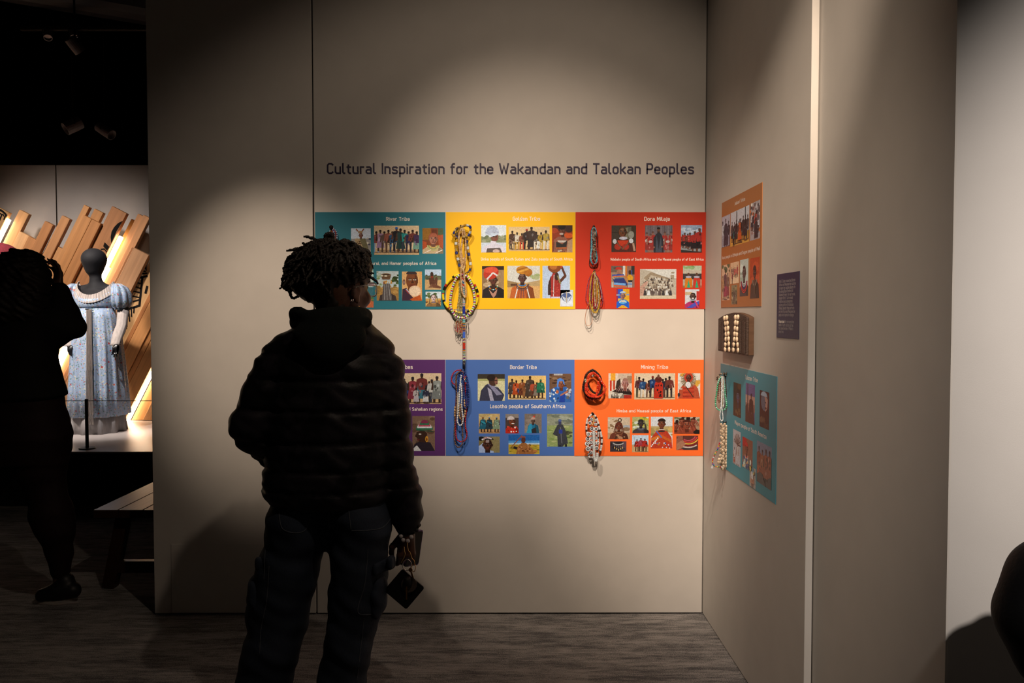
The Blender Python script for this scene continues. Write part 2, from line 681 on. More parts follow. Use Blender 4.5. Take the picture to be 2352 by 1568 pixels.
# ------------------------------------------------------------------ lettering: own stroke alphabet, chamfered like the sign's
GL = {
 'a': (3, '.4,3.9 2.2,3.9 3,3.1 3,0;3,2.2 .8,2.2 0,1.6 0,.6 .8,0 2.3,0 3,.5'),
 'b': (3, '0,6 0,0 2.2,0 3,.8 3,3.1 2.2,3.9 0,3.9'), 'c': (2.8, '2.8,3.4 2.2,3.9 .8,3.9 0,3.1 0,.8 .8,0 2.2,0 2.8,.5'),
 'd': (3, '3,6 3,0 .8,0 0,.8 0,3.1 .8,3.9 3,3.9'), 'e': (3, '0,2 3,2 3,3.1 2.2,3.9 .8,3.9 0,3.1 0,.8 .8,0 2.3,0 2.9,.4'),
 'f': (2, '.7,0 .7,5.2 1.4,6 2.1,6;0,3.9 1.9,3.9'), 'g': (3, '3,0 .8,0 0,.8 0,3.1 .8,3.9 3,3.9 3,-1.2 2.2,-2 .5,-2'),
 'h': (3, '0,6 0,0;0,3.9 2.2,3.9 3,3.1 3,0'), 'i': (0, '0,3.9 0,0;0,5.3 0,5.5'), 'j': (.6, '.6,3.9 .6,-1.3 0,-2;.6,5.3 .6,5.5'),
 'k': (2.9, '0,6 0,0;0,2.1 .9,2.1 2.8,3.9;.9,2.1 2.9,0'), 'l': (1, '0,6 0,.8 .7,0 1.1,0'),
 'm': (4.6, '0,0 0,3.9 1.6,3.9 2.3,3.2 2.3,0;2.3,3.2 2.9,3.9 3.9,3.9 4.6,3.2 4.6,0'), 'n': (3, '0,0 0,3.9 2.2,3.9 3,3.1 3,0'),
 'o': (3, '.8,0 0,.8 0,3.1 .8,3.9 2.2,3.9 3,3.1 3,.8 2.2,0 .8,0'), 'p': (3, '0,-2 0,3.9 2.2,3.9 3,3.1 3,.8 2.2,0 0,0'),
 'r': (1.9, '0,0 0,3.9 1.9,3.9'), 's': (2.9, '2.8,3.5 2.3,3.9 .7,3.9 .1,3.4 .1,2.6 .7,2.1 2.3,1.8 2.9,1.3 2.9,.5 2.3,0 .6,0 0,.4'),
 't': (2.1, '.8,5.1 .8,.8 1.5,0 2.1,0;0,3.9 2.1,3.9'), 'u': (3, '0,3.9 0,.8 .8,0 3,0;3,3.9 3,0'), 'v': (3, '0,3.9 1.4,0 1.6,0 3,3.9'),
 'w': (4.6, '0,3.9 1.1,0 2.3,3.6 3.5,0 4.6,3.9'), 'x': (2.8, '0,3.9 2.8,0;2.8,3.9 0,0'), 'y': (3, '0,3.9 1.55,0;3,3.9 1.1,-1.5 .3,-2'), 'z': (2.6, '0,3.9 2.6,3.9 0,0 2.6,0'),
 'A': (3.8, '0,0 1.7,6 2.1,6 3.8,0;.7,1.7 3.1,1.7'), 'B': (3.4, '0,0 0,6 2.5,6 3.3,5.3 3.3,3.8 2.6,3.2 0,3.2;2.6,3.2 3.5,2.4 3.5,.8 2.7,0 0,0'),
 'C': (3.3, '3.3,5.3 2.4,6 .9,6 0,5.1 0,.9 .9,0 2.4,0 3.3,.7'), 'D': (3.5, '0,0 0,6 2.5,6 3.5,5 3.5,1 2.5,0 0,0'),
 'E': (3, '3,6 0,6 0,0 3,0;0,3.1 2.6,3.1'), 'F': (3, '3,6 0,6 0,0;0,3 2.6,3'), 'G': (3.4, '3.3,5.4 2.5,6 .9,6 0,5.1 0,.9 .9,0 3.4,0 3.4,2.9 2,2.9'),
 'H': (3.5, '0,0 0,6;3.5,0 3.5,6;0,3.1 3.5,3.1'), 'I': (0, '0,0 0,6'), 'J': (2, '2,6 2,.8 1.2,0 0,0'), 'K': (3.4, '0,0 0,6;0,3 1.1,3 3.2,6;1.1,3 3.4,0'),
 'L': (2.6, '0,6 0,0 2.6,0'), 'M': (4.3, '0,0 0,6 .3,6 2.15,2 4,6 4.3,6 4.3,0'), 'N': (3.5, '0,0 0,6 .3,6 3.2,0 3.5,0 3.5,6'),
 'P': (3.3, '0,0 0,6 2.4,6 3.3,5.1 3.3,3.4 2.5,2.6 0,2.6'), 'R': (3.4, '0,0 0,6 2.4,6 3.3,5.1 3.3,3.6 2.5,2.8 0,2.8;1.7,2.8 3.4,0'),
 'S': (3.3, '3.2,5.4 2.5,6 .8,6 .1,5.3 .1,4 .9,3.3 2.5,2.8 3.2,2 3.2,.7 2.5,0 .7,0 0,.6'), 'T': (3.4, '0,6 3.4,6;1.7,6 1.7,0'),
 'W': (5.4, '0,6 1.3,0 1.5,0 2.7,4.6 3.9,0 4.1,0 5.4,6'), 'Z': (3.2, '0,6 3.2,6 0,0 3.2,0'),
 ',': (.3, '.3,.2 0,-1'), '.': (0, '0,0 0,.15'), "'": (0, '0,6 0,5')}
ADV, SPC = 1.75, 2.9


def glyph_strokes(text):
    x = 0
    out = []
    for ch in text:
        if ch == ' ':
            x += SPC
            continue
        wd, d = GL[ch]
        for st_ in d.split(';'):
            out.append([(x + float(a), float(b)) for a, b in (q.split(',') for q in st_.split())])
        x += wd + ADV
    return out, x - ADV


def stroke_faces(mb, strokes, place, wt, thick=None, col=None):
    """place(x, y, k) -> point; k = 0 face, 1 back"""
    place0 = place
    for si_, pl in enumerate(strokes):
        nudge = Vector((-1, 0, 0)) if abs(place0(0, 0, 0).x - place0(1, 0, 0).x) < 1e-9 else Vector((0, -1, 0))
        nudge = nudge * .00004 * (si_ % 5)
        place = lambda a, b, k, nd=nudge: place0(a, b, k) + nd
        closed = pl[0] == pl[-1] and len(pl) > 2
        P = [Vector(q) for q in (pl[:-1] if closed else pl)]
        if not closed:
            e = wt * .42
            P[0] = P[0] - (P[1] - P[0]).normalized() * e
            P[-1] = P[-1] + (P[-1] - P[-2]).normalized() * e
        n = len(P)
        Lp, Rp = [], []
        for i in range(n):
            ds = []
            if closed or i > 0:
                ds.append((P[i] - P[i - 1]).normalized())
            if closed or i < n - 1:
                ds.append((P[(i + 1) % n] - P[i]).normalized())
            ns = [Vector((-d.y, d.x)) for d in ds]
            if len(ns) == 1:
                m_ = ns[0]
            else:
                m_ = ns[0] + ns[1]
                m_ = m_ / max(m_.length_squared, .5) * 2
            Lp.append(P[i] + m_ * wt / 2)
            Rp.append(P[i] - m_ * wt / 2)
        for i in range(n if closed else n - 1):
            j = (i + 1) % n
            mb.face([place(*Rp[i], 0), place(*Rp[j], 0), place(*Lp[j], 0), place(*Lp[i], 0)], col)
            if thick:
                mb.face([place(*Rp[i], 1), place(*Rp[j], 1), place(*Rp[j], 0), place(*Rp[i], 0)], col)
                mb.face([place(*Lp[j], 1), place(*Lp[i], 1), place(*Lp[i], 0), place(*Lp[j], 0)], col)


class Plane:
    """a wall face: a runs to the right as one looks at it, b is height, k how far proud of the wall"""

    def __init__(s, kind):
        s.kind = kind

    def pt(s, a, b, k=0.0):
        return Vector((a, D - k, b)) if s.kind == 'back' else Vector((XW - k, -a, b))

    def px(s, u, v, k=0.0):
        if s.kind == 'back':
            q = at(u, v, D - k)
            return q.x, q.z
        q = onx(u, v, XW - k)
        return -q.y, q.z


BACK, SIDE = Plane('back'), Plane('side')
M_PRINT = mat('printed_photograph', attr=True, rough=.45, noise=(170, .22), spec=.3, col='808080')
M_BOARD = mat('printed_board', attr=True, rough=.5, noise=(5, .03), spec=.3, col='808080', bump=(400, .05))
M_WHITE = mat('white_print', 'e8e4e0', .5, noise=(90, .05))
M_NAVY = mat('navy_vinyl', (.045, .040, .078), .35, noise=(60, .1), spec=.6)
E_BACK = (1.22, 1.0, .80)


def obs(h, e=1.0):
    """print colour whose look under the warm wall spots is the hex colour"""
    c = lin(h)
    return tuple(min(.88, c[i] / (E_BACK[i] * e)) for i in range(3))


def lettering(plane, text, a0, a1, b0, cap, m, parent, wt=1.05, k=.0012, thick=None, name='lettering', cols=None):
    """text whose ink runs from a0 to a1, base line b0, cap height cap"""
    st_, wd = glyph_strokes(text)
    sy = cap / (6 + wt)
    sx = (a1 - a0) / (wd + wt)
    mb = MB()
    stroke_faces(mb, st_, lambda x, y, kk: plane.pt(a0 + (x + wt / 2) * sx, b0 + (y + wt / 2) * sy, k * (1 - kk)), wt, thick)
    return mb.build(name, m, parent)


def panel(plane, corners, col, label, name='display_board', e=1.0, group='printed display boards on the walls'):
    """corners: (u0, v0, u1, v1) of the board's outline in the photograph"""
    (u0, v0, u1, v1) = corners
    a0, b1 = plane.px(u0, v0)
    a1, b0 = plane.px(u1, v1)
    t = .0016
    mb = MB()
    P = [plane.pt(a0, b0, t), plane.pt(a1, b0, t), plane.pt(a1, b1, t), plane.pt(a0, b1, t)]
    Q = [plane.pt(a0, b0, 0.0003), plane.pt(a1, b0, 0.0003), plane.pt(a1, b1, 0.0003), plane.pt(a0, b1, 0.0003)]
    c = obs(col, e)
    mb.add(P + Q, [(0, 1, 2, 3), (0, 4, 5, 1), (1, 5, 6, 2), (2, 6, 7, 3), (3, 7, 4, 0), (7, 6, 5, 4)], c)
    o = mb.build(name, M_BOARD, None, loc=plane.pt((a0 + a1) / 2, (b0 + b1) / 2, 0))
    return tag(o, label, 'poster', group)


# wall heading, cut vinyl words
hd = 'Cultural Inspiration for the Wakandan and Talokan Peoples'
hx0, hz0 = BACK.px(751, 399.5)
hx1, _ = BACK.px(1594, 399.5)
hz1 = BACK.px(751, 374)[1]
root = empty('wall_heading', BACK.pt((hx0 + hx1) / 2, hz0, 0), 'dark navy heading in large letters across the beige wall', 'lettering')
st_, wd = glyph_strokes(hd)
wt = 1.02
sx, sy = (hx1 - hx0) / (wd + wt), (hz1 - hz0) / (6 + wt)
x = 0
for word in hd.split(' '):
    s2, w2 = glyph_strokes(word)
    mb = MB()
    stroke_faces(mb, s2, lambda a, b, kk, x=x: BACK.pt(hx0 + (x + a + wt / 2) * sx, hz0 + (b + wt / 2) * sy, .0012 * (1 - kk)), wt, 1)
    mb.build('word', M_NAVY, root)
    x += w2 + ADV + SPC


# ------------------------------------------------------------------ printed photographs: flat prints drawn as thin layers of ink
class Photo:
    def __init__(s, plane, box, bg, parent, e=1.0, k=.00166):
        """box: a0, b0, a1, b1 on the wall"""
        s.pl, s.box, s.e, s.k = plane, box, e, k
        s.W, s.Hh = abs(box[2] - box[0]), abs(box[3] - box[1])
        s.asp = s.Hh / s.W
        s.mb = MB()
        s.n = 0
        s.parent = parent
        s.rng = random.Random(int(abs(box[0]) * 9000 + box[1] * 700))
        s.r(0, 0, 1, 1, bg)

    def pt(s, x, y):
        a0, b0, a1, b1 = s.box
        x = min(1, max(0, x))
        y = min(1, max(0, y))
        return s.pl.pt(a0 + (a1 - a0) * x, b1 + (b0 - b1) * y, s.k + s.n * .00001)

    def p(s, pts, c):
        s.n += 1
        s.mb.face([s.pt(x, 1 - (1 - y)) for x, y in reversed(pts)], obs(c, s.e))
        return s

    def r(s, x0, y0, x1, y1, c):
        return s.p([(x0, y0), (x1, y0), (x1, y1), (x0, y1)], c)

    def e_(s, cx, cy, rx, ry, c, n=14, a0=0, a1=360, rot=0):
        cr, sr = math.cos(R(rot)), math.sin(R(rot))
        pts = []
        for i in range(n):
            t = R(a0 + (a1 - a0) * i / (n - (0 if a1 - a0 == 360 else 1)))
            X, Y = rx * math.cos(t), ry * math.sin(t)
            pts.append((cx + X * cr - Y * sr / max(s.asp, .01) * 1.0, cy + X * sr * 1.0 + Y * cr))
        return s.p(pts, c)

    def l(s, x0, y0, x1, y1, w_, c):
        dx, dy = x1 - x0, (y1 - y0) * s.asp
        L = math.hypot(dx, dy) or 1
        nx, ny = -dy / L * w_ / 2, dx / L * w_ / 2 / s.asp
        return s.p([(x0 + nx, y0 + ny), (x1 + nx, y1 + ny), (x1 - nx, y1 - ny), (x0 - nx, y0 - ny)], c)

    def blobs(s, x0, y0, x1, y1, cols, n, size, flat=.6):
        for _ in range(n):
            q = size * s.rng.uniform(.5, 1.3)
            s.e_(s.rng.uniform(x0, x1), s.rng.uniform(y0, y1), q, q * flat / s.asp, s.rng.choice(cols), 7)
        return s

    def face(s, cx, cy, h, skin, dark, lip='7a3a2a', white=False):
        """h: half height of the face in picture heights"""
        k = h * s.asp
        s.r(cx - .42 * k, cy + .5 * h, cx + .42 * k, cy + 1.75 * h, dark)
        s.e_(cx - .80 * k, cy + .1 * h, .14 * k, .24 * h, dark, 8)
        s.e_(cx + .80 * k, cy + .1 * h, .14 * k, .24 * h, dark, 8)
        s.e_(cx, cy, .78 * k, h, skin, 18)
        s.p([(cx + .2 * k, cy - .9 * h), (cx + .6 * k, cy - .55 * h), (cx + .77 * k, cy), (cx + .55 * k, cy + .62 * h), (cx + .1 * k, cy + .95 * h), (cx + .45 * k, cy + .3 * h)], dark)
        s.e_(cx - .1 * k, cy - .5 * h, .38 * k, .24 * h, s.mix(skin, 'ffe8d0', .18), 10)
        for q in (-1, 1):
            s.e_(cx + q * .34 * k, cy - .08 * h, .21 * k, .10 * h, dark, 8).e_(cx + q * .34 * k, cy - .07 * h, .15 * k, .055 * h, 'c0b4a8', 8)
            s.e_(cx + q * .34 * k, cy - .08 * h, .09 * k, .09 * h, '1a100c', 8)
            s.l(cx + q * .15 * k, cy - .26 * h, cx + q * .56 * k, cy - .27 * h, .09 * k, '1c100c')
        s.p([(cx - .04 * k, cy), (cx + .06 * k, cy), (cx + .2 * k, cy + .32 * h), (cx - .18 * k, cy + .32 * h)], dark)
        s.e_(cx, cy + .56 * h, .32 * k, .11 * h, lip, 10)
        s.l(cx - .3 * k, cy + .55 * h, cx + .3 * k, cy + .55 * h, .05 * k, '2a1410')
        return s

    def mix(s, a, b, t):
        A = [int(a[i:i + 2], 16) for i in (0, 2, 4)]
        B = [int(b[i:i + 2], 16) for i in (0, 2, 4)]
        return ''.join('%02x' % int(x * (1 - t) + y * t) for x, y in zip(A, B))

    def bust(s, cx, cy, h, skin='6a4030', top='8a2a20', hair=None, hat=None, dark=None, beads=None, lip='6a3028', stripe=None):
        k = h * s.asp
        dark = dark or s.mix(skin, '000000', .38)
        if hair:
            s.e_(cx, cy - .28 * h, .95 * k, 1.0 * h, hair, 16)
        yb = 1.0
        s.p([(cx - 2.6 * k, yb), (cx - 2.2 * k, cy + 2.1 * h), (cx - 1.3 * k, cy + 1.55 * h), (cx - .4 * k, cy + 1.25 * h), (cx + .4 * k, cy + 1.25 * h),
             (cx + 1.3 * k, cy + 1.55 * h), (cx + 2.2 * k, cy + 2.1 * h), (cx + 2.6 * k, yb)], top)
        s.p([(cx + .9 * k, yb), (cx + 1.0 * k, cy + 1.5 * h), (cx + 2.2 * k, cy + 2.1 * h), (cx + 2.6 * k, yb)], s.mix(top, '000000', .3))
        if stripe:
            for i, c in enumerate(stripe):
                q = (i - (len(stripe) - 1) / 2) / len(stripe) * 3.6
                s.l(cx + q * k * .55, cy + 1.55 * h, cx + q * k, 1.0, .22 * k, c)
        s.face(cx, cy, h, skin, dark, lip)
        if beads:
            for i, c in enumerate(beads):
                ry = .42 + .3 * i
                n = 12
                pts = []
                for j in range(n + 1):
                    t = math.pi * j / n
                    pts.append((cx + math.cos(t) * (.75 + .2 * i) * k, cy + (1.22 + math.sin(t) * ry) * h))
                for q0, q1 in zip(pts[:-1], pts[1:]):
                    s.l(*q0, *q1, .17 * k, c)
        if hat:
            hat(s, cx, cy, h, k)
        return s

    def fig(s, cx, yb, h, skin='50301f', top='7a2c20', bot='3a2c28', robe=0, hat=None, w_=.2, cloak=None):
        k = h * s.asp
        yt = yb - h
        s.e_(cx + .06 * k, yb, .22 * k, .02 * h, '5a4030', 8)
        for q in (-1, 1):
            s.p([(cx + q * .09 * k - .05 * k, yb - .48 * h), (cx + q * .09 * k + .05 * k, yb - .48 * h), (cx + q * .1 * k + .035 * k, yb), (cx + q * .1 * k - .045 * k, yb)], bot if not robe else skin)
        if robe:
            s.p([(cx - w_ * .6 * k, yb - .62 * h), (cx + w_ * .6 * k, yb - .62 * h), (cx + w_ * 1.0 * k, yb - (1 - robe) * h), (cx - w_ * 1.0 * k, yb - (1 - robe) * h)], bot)
        for q in (-1, 1):
            s.l(cx + q * .14 * k, yt + .2 * h, cx + q * .19 * k, yt + .52 * h, .075 * k, skin if s.rng.random() < .6 else top)
        s.p([(cx - .15 * k, yt + .19 * h), (cx - .05 * k, yt + .15 * h), (cx + .05 * k, yt + .15 * h), (cx + .15 * k, yt + .19 * h), (cx + .12 * k, yb - .44 * h), (cx - .12 * k, yb - .44 * h)], top)
        if cloak:
            s.p([(cx - .1 * k, yt + .15 * h), (cx + .1 * k, yt + .15 * h), (cx + .28 * k, yb - .2 * h), (cx - .28 * k, yb - .2 * h)], cloak)
        s.blobs(cx - .1 * k, yt + .22 * h, cx + .1 * k, yb - .3 * h, [s.mix(top, 'ffffff', .25), s.mix(top, '000000', .5), s.mix(bot, '000000', .4)], 5, .04 * k, 1.4)
        s.r(cx - .035 * k, yt + .1 * h, cx + .035 * k, yt + .17 * h, skin)
        s.e_(cx, yt + .07 * h, .055 * k, .075 * h, skin, 10)
        s.e_(cx, yt + .035 * h, .06 * k, .045 * h, hat or '17100d', 8)
        return s

    def group(s, n, yb, h, cols, hats=None, x0=.08, x1=.92, robes=.3, jit=.12):
        for i in range(n):
            q = s.rng
            c = q.choice(cols)
            s.fig(x0 + (x1 - x0) * (i + .5) / n + q.uniform(-.01, .01), yb - q.uniform(0, .08), h * q.uniform(1 - jit, 1 + jit * .4), q.choice(['4a2c1e', '5a3626', '3c241a', '6a4230']),
                  c, q.choice(cols), robe=.82 if q.random() < robes else 0, hat=q.choice(hats) if hats else None, cloak=None)
        return s

    def done(s):
        o = s.mb.build('photo', M_PRINT, s.parent)
        return o


def back_box(scale, ox, oy, x0, y0, x1, y1):
    a0, b1 = BACK.px(ox + x0 / scale, oy + y0 / scale)
    a1, b0 = BACK.px(ox + x1 / scale, oy + y1 / scale)
    return a0, b0, a1, b1


def side_box(scale, ox, oy, x0, y0, y1, x1):
    a0, b1 = SIDE.px(ox + x0 / scale, oy + y0 / scale)
    _, b0 = SIDE.px(ox + x0 / scale, oy + y1 / scale)
    a1, _ = SIDE.px(ox + x1 / scale, oy + y0 / scale)
    return a0, b0, a1, b1


def back_text(scale, ox, oy, text, x0, x1, ycap, ybase, parent, wt=.98, m=None):
    a0, b0 = BACK.px(ox + x0 / scale, oy + ybase / scale)
    a1, b1 = BACK.px(ox + x1 / scale, oy + ycap / scale)
    lettering(BACK, text, a0, a1, b0, b1 - b0, m or M_WHITE, parent, wt, k=.00176)


def hat_cap(c, lift=.55, wide=1.0, tall=.75):
    return lambda s, cx, cy, h, k: s.e_(cx, cy - lift * h, .9 * wide * k, tall * h, c, 14, 180, 360).r(cx - .85 * wide * k, cy - (lift + .02) * h, cx + .85 * wide * k, cy - (lift - .1) * h, s.mix(c, '000000', .3))


def hat_hair(c):
    return lambda s, cx, cy, h, k: s.e_(cx, cy - .42 * h, .84 * k, .68 * h, c, 14, 180, 360)


def hat_hood(c):
    def f(s, cx, cy, h, k):
        s.e_(cx, cy - .2 * h, 1.0 * k, 1.0 * h, c, 14, 180, 360)
        for q in (-1, 1):
            s.p([(cx + q * .6 * k, cy - .6 * h), (cx + q * 1.0 * k, cy - .2 * h), (cx + q * 1.05 * k, cy + 1.0 * h), (cx + q * .5 * k, cy + 1.2 * h), (cx + q * .72 * k, cy + .2 * h)], c)
    return f


def hat_locks(c):
    def f(s, cx, cy, h, k):
        hat_hair(c)(s, cx, cy, h, k)
        for q in (-1, 1):
            for i in range(4):
                s.l(cx + q * (.55 + .1 * i) * k, cy - .5 * h, cx + q * (.75 + .22 * i) * k, cy + 1.5 * h, .13 * k, c if i % 2 else s.mix(c, '000000', .3))
    return f


def hat_none(s, cx, cy, h, k):
    s.e_(cx, cy - .62 * h, .62 * k, .34 * h, '2a1a14', 12, 180, 360)


TAN = 'd9b88c'
EARTH = ['2a211e', '3a2c2a', '5a3a2a', '7a3a28', '1c1a1c', '8a6a4a']

# ------------------------------------------------------------------ the display boards
sc1, o1 = 6.271, (720, 470)
river = panel(BACK, (723.5, 487, 1023.5, 710), '1d5a60', 'dark teal board of photographs behind the standing visitor\'s head', e=.62)


def bp(par, scl, o, box, bg, e=1.0):
    return Photo(BACK, back_box(scl, o[0], o[1], *box), bg, par, e)


back_text(sc1, *o1, 'River Tribe', 1047, 1387, 178, 232, river)
back_text(sc1, *o1, 'Suri, Mursi, and Hamar peoples of Africa', 662, 1770, 820, 866, river)
g = bp(river, sc1, o1, (542, 340, 827, 700), 'c2c4c8', .8)
g.r(0, .42, 1, 1, '8a8076').blobs(0, .4, 1, .95, ['5a4a3e', 'b8a890', '3a3a48', 'c8b8a0'], 22, .09)
g.l(.26, .02, .34, .12, .06, '8a4a30').l(.66, .02, .56, .12, .06, '8a4a30').r(.36, .1, .58, .2, '9a7a54')
g.face(.5, .28, .1, '7a4a3a', '50302a').p([(.3, .42), (.72, .4), (.95, .98), (.4, 1)], '6a6040')
g.p([(.18, .46), (.42, .4), (.7, .98), (.46, 1)], 'a88a60').l(.3, .5, .5, .95, .03, '6a4a30').blobs(.3, .5, .55, .9, ['5a4028', '7a5a38'], 7, .05).done()
g = bp(river, sc1, o1, (873, 302, 1522, 720), 'cfae84', .8)
g.r(0, .8, 1, 1, 'c09a6c')
for i, (t, b) in enumerate((('7a3430', '7888a0'), ('a07a88', '907088'), ('5a4238', '4a3426'), ('8a4a38', '5a3a2a'), ('2a4a66', '2a3a50'), ('1a1a1e', '1c1a20'), ('163c38', '143430'), ('1c7a70', '2a3038'), ('2a2240', '28202e'), ('6a3026', '20222a'), ('3a2440', '6a8a74'))):
    g.fig(.05 + .09 * i, .92 - (.05 if i % 2 else 0), .72 if i not in (5, 6) else .82, ['4a2c1e', '3a241a', '5a3626'][i % 3], t, b, robe=.85 if i in (1, 6, 10) else 0, hat='1a1414' if i != 5 else '1e5aa0')
g.l(.53, .2, .53, .95, .008, '5a4030').done()
g = bp(river, sc1, o1, (1570, 338, 1870, 705), '7a3a1c', .8)
g.r(0, 0, .4, .45, '8a5a1a').r(.75, 0, 1, .28, '4a5234').p([(.75, .28), (1, .25), (1, .8), (.78, .7)], 'a04a28').p([(0, .5), (.2, .55), (.2, .9), (0, 1)], 'a8441e').r(.45, .05, .7, .3, '5a2a16')
g.bust(.52, .43, .2, 'a86a50', 'b89a70', hair='8a4630', hat=hat_hair('9a5238'), beads=['c0a050', '8a9050', 'b0a868'])
g.l(.05, 1, .4, .85, .05, 'e0c8b0').l(.6, 1, .95, .86, .05, 'e0c8b0').done()
g = bp(river, sc1, o1, (540, 935, 867, 1480), 'b8c4b4', .8)
g.r(0, .5, 1, .75, '3a6a70').e_(.86, .4, .16, .08, 'b07a84').r(.7, .75, 1, 1, 'b05a34').blobs(0, 0, 1, .3, ['98a890', 'c8d0c4'], 10, .12).blobs(.3, .75, 1, 1, ['4a6a3a', 'c0683c'], 8, .1).done()
g = bp(river, sc1, o1, (910, 957, 1228, 1380), 'b8bcb4', .85)
g.r(0, .55, 1, 1, '9a7038').blobs(0, .02, .22, .6, ['7a8a58', '98a47c', 'a8b098'], 14, .07).blobs(.72, .14, 1, .5, ['3a4a1e', '4a5a26', '2e3a18'], 18, .09).blobs(0, .5, 1, .8, ['a87a3a', '8a6a30', 'b88a48'], 22, .1)
g.p([(.1, 1), (.16, .82), (.34, .76), (.66, .76), (.86, .84), (.92, 1)], '3a2e2a').p([(.3, .42), (.6, .42), (.68, 1), (.24, 1)], '4a403c')
for i in range(7):
    g.l(.32 + .045 * i, .44, .27 + .07 * i, .98, .022, 'a8a098' if i % 2 else '6a605a')
g.blobs(.28, .34, .68, .42, ['b8803a', '8a4a20', 'd09a50'], 16, .035, 1)
g.p([(.2, .12), (.66, .12), (.6, .28), (.26, .28)], '6a4a30').e_(.43, .12, .23, .05, '8a6a48').e_(.43, .12, .19, .03, '3a281c').r(.21, .13, .3, .18, 'd8c8a8').r(.36, .14, .48, .19, 'd8c8a8').l(.2, .2, .66, .2, .012, '3a281c').done()
g = bp(river, sc1, o1, (1275, 963, 1565, 1382), 'e0a868', .9)
g.r(.85, 0, 1, 1, 'd89a58').p([(0, 1), (.02, .6), (.22, .56), (.5, .86), (.8, 1)], '3e2632').p([(.38, .95), (.9, .8), (1, 1), (.5, 1)], 'b8501c').r(.3, .44, .52, .66, '5a2c18')
g.e_(.5, .3, .3, .32, '7a4222', 20).e_(.48, .09, .27, .14, '3c2c2c', 12, 180, 360).e_(.1, .36, .07, .1, '7a4a38').e_(.1, .37, .03, .06, 'b09080')
g.p([(.62, .05), (.78, .2), (.8, .38), (.7, .5), (.66, .3)], '5a2e16')
for q in (.4, .64):
    g.e_(q, .28, .07, .025, 'e0d0b8').e_(q, .28, .03, .025, '100a08').l(q - .08, .235, q + .08, .23, .025, '20120c')
g.p([(.5, .3), (.55, .3), (.6, .4), (.45, .4)], '4a2412').e_(.52, .47, .16, .04, '6a2e1a').e_(.64, .67, .31, .19, 'e2b890', 22).e_(.64, .67, .26, .155, 'eac8a2', 22).l(.2, .6, .36, .72, .04, 'b8b0c0').l(.18, .63, .34, .76, .03, 'a83028').done()
g = bp(river, sc1, o1, (1606, 933, 1842, 1225), 'b8c4d0', .9)
g.r(0, .3, 1, .52, '5e5a3e').r(0, .5, 1, 1, 'c49a64').blobs(0, .26, 1, .48, ['6a6a48', '4a4a34', '7a7458'], 18, .09)
g.p([(.24, .42), (.52, .38), (.62, .6), (.6, .78), (.28, .74)], '5a3222').e_(.42, .24, .1, .13, '3a2218').r(.36, .32, .5, .4, '8a2a1c').p([(.26, .72), (.62, .72), (.98, .86), (.96, .94), (.5, .9)], '6a3e2a').p([(.5, .6), (.7, .36), (.78, .42), (.74, .8)], '5e3626').p([(.2, .9), (.4, .7), (.5, .88)], '7a5038').done()
g = bp(river, sc1, o1, (1615, 1252, 1837, 1467), 'c8ccc8', .9)
g.r(0, .45, 1, 1, 'c89a50').blobs(.02, .1, .7, .42, ['5a6a34', '6a7a44', '48582a'], 18, .1).blobs(0, .6, 1, 1, ['a86a34', 'd8a860', '6a4a30'], 16, .09)
g.bust(.52, .42, .2, 'd8b8b0', '8a6238', hair='4a3a2a', dark='9a7a70', beads=['3a4a6a', 'c08a40']).l(.3, .3, .24, .8, .04, '5a4a3a').l(.74, .3, .82, .8, .04, '5a4a3a').done()

sc2, o2 = 6.272, (1010, 470)
gold = panel(BACK, (1024.3, 487, 1321, 710), 'f0ae10', 'bright yellow board of photographs in the upper row', e=.85)
back_text(sc2, *o2, 'Golden Tribe', 1052, 1447, 173, 231, gold)
back_text(sc2, *o2, 'Dinka people of South Sudan and Zulu people of South Africa', 595, 1912, 763, 803, gold)
g = bp(gold, sc2, o2, (597, 293, 957, 688), 'd8dada', .95)
g.r(0, .44, 1, .68, '8a8a64').r(0, .64, 1, 1, 'c8ccd0').blobs(0, .4, 1, .6, ['6a7250', '9a9a78', '7a805c'], 26, .08)
for i in range(13):
    t = R(175 + i * 16)
    g.l(.45, .34, .44 + .27 * math.cos(t), .3 + .27 * math.sin(t), .09, 'a8acb8' if i % 2 else 'c4c8d0')
g.e_(.44, .22, .2, .17, 'b0b4c0').e_(.54, .44, .15, .17, '7a4a3a', 16).p([(.36, .3), (.62, .28), (.66, .36), (.4, .44)], 'c4ccd4').e_(.5, .42, .05, .02, '1c100c').e_(.6, .42, .03, .02, '1c100c').e_(.6, .52, .04, .02, '8a3a30').l(.57, .42, .62, .48, .03, '5a3428')
g.p([(.02, 1), (.1, .8), (.38, .68), (.38, .58), (.6, .6), (.62, .68), (.86, .76), (.98, 1)], 'd4c8cc').p([(.24, .85), (.76, .83), (.84, 1), (.2, 1)], '5a4a44').e_(.6, .95, .14, .07, 'c8a898').done()
g = bp(gold, sc2, o2, (993, 318, 1582, 668), 'dcb880', .95)
g.r(0, .8, 1, 1, 'cfa468')
for i, (t, b, hh) in enumerate((('4a2c1e', 'a08868', .76), ('c8b8a0', 'b8862c', .7), ('7a4a30', 'b83a20', .66), ('2a2220', '231d1c', .84), ('3a2c24', '2c221e', .92), ('3a2c26', 'd8c8b0', .72), ('a8842a', 'c8a040', .7), ('b09038', 'd8ccb8', .78))):
    g.fig(.09 + .117 * i, .93, hh, '3a241a', t, b, robe=.9 if i in (4,) else 0, hat='b8281c' if i == 3 else '1c1410')
g.fig(.05, .9, .42, '5a3828', '6a4a38', '4a3a30').fig(.72, .93, .4, '4a2c1e', 'd8d0c0', 'd8d0c0', robe=.9).done()
g = bp(gold, sc2, o2, (1618, 295, 1912, 687), '8a3218', .9)
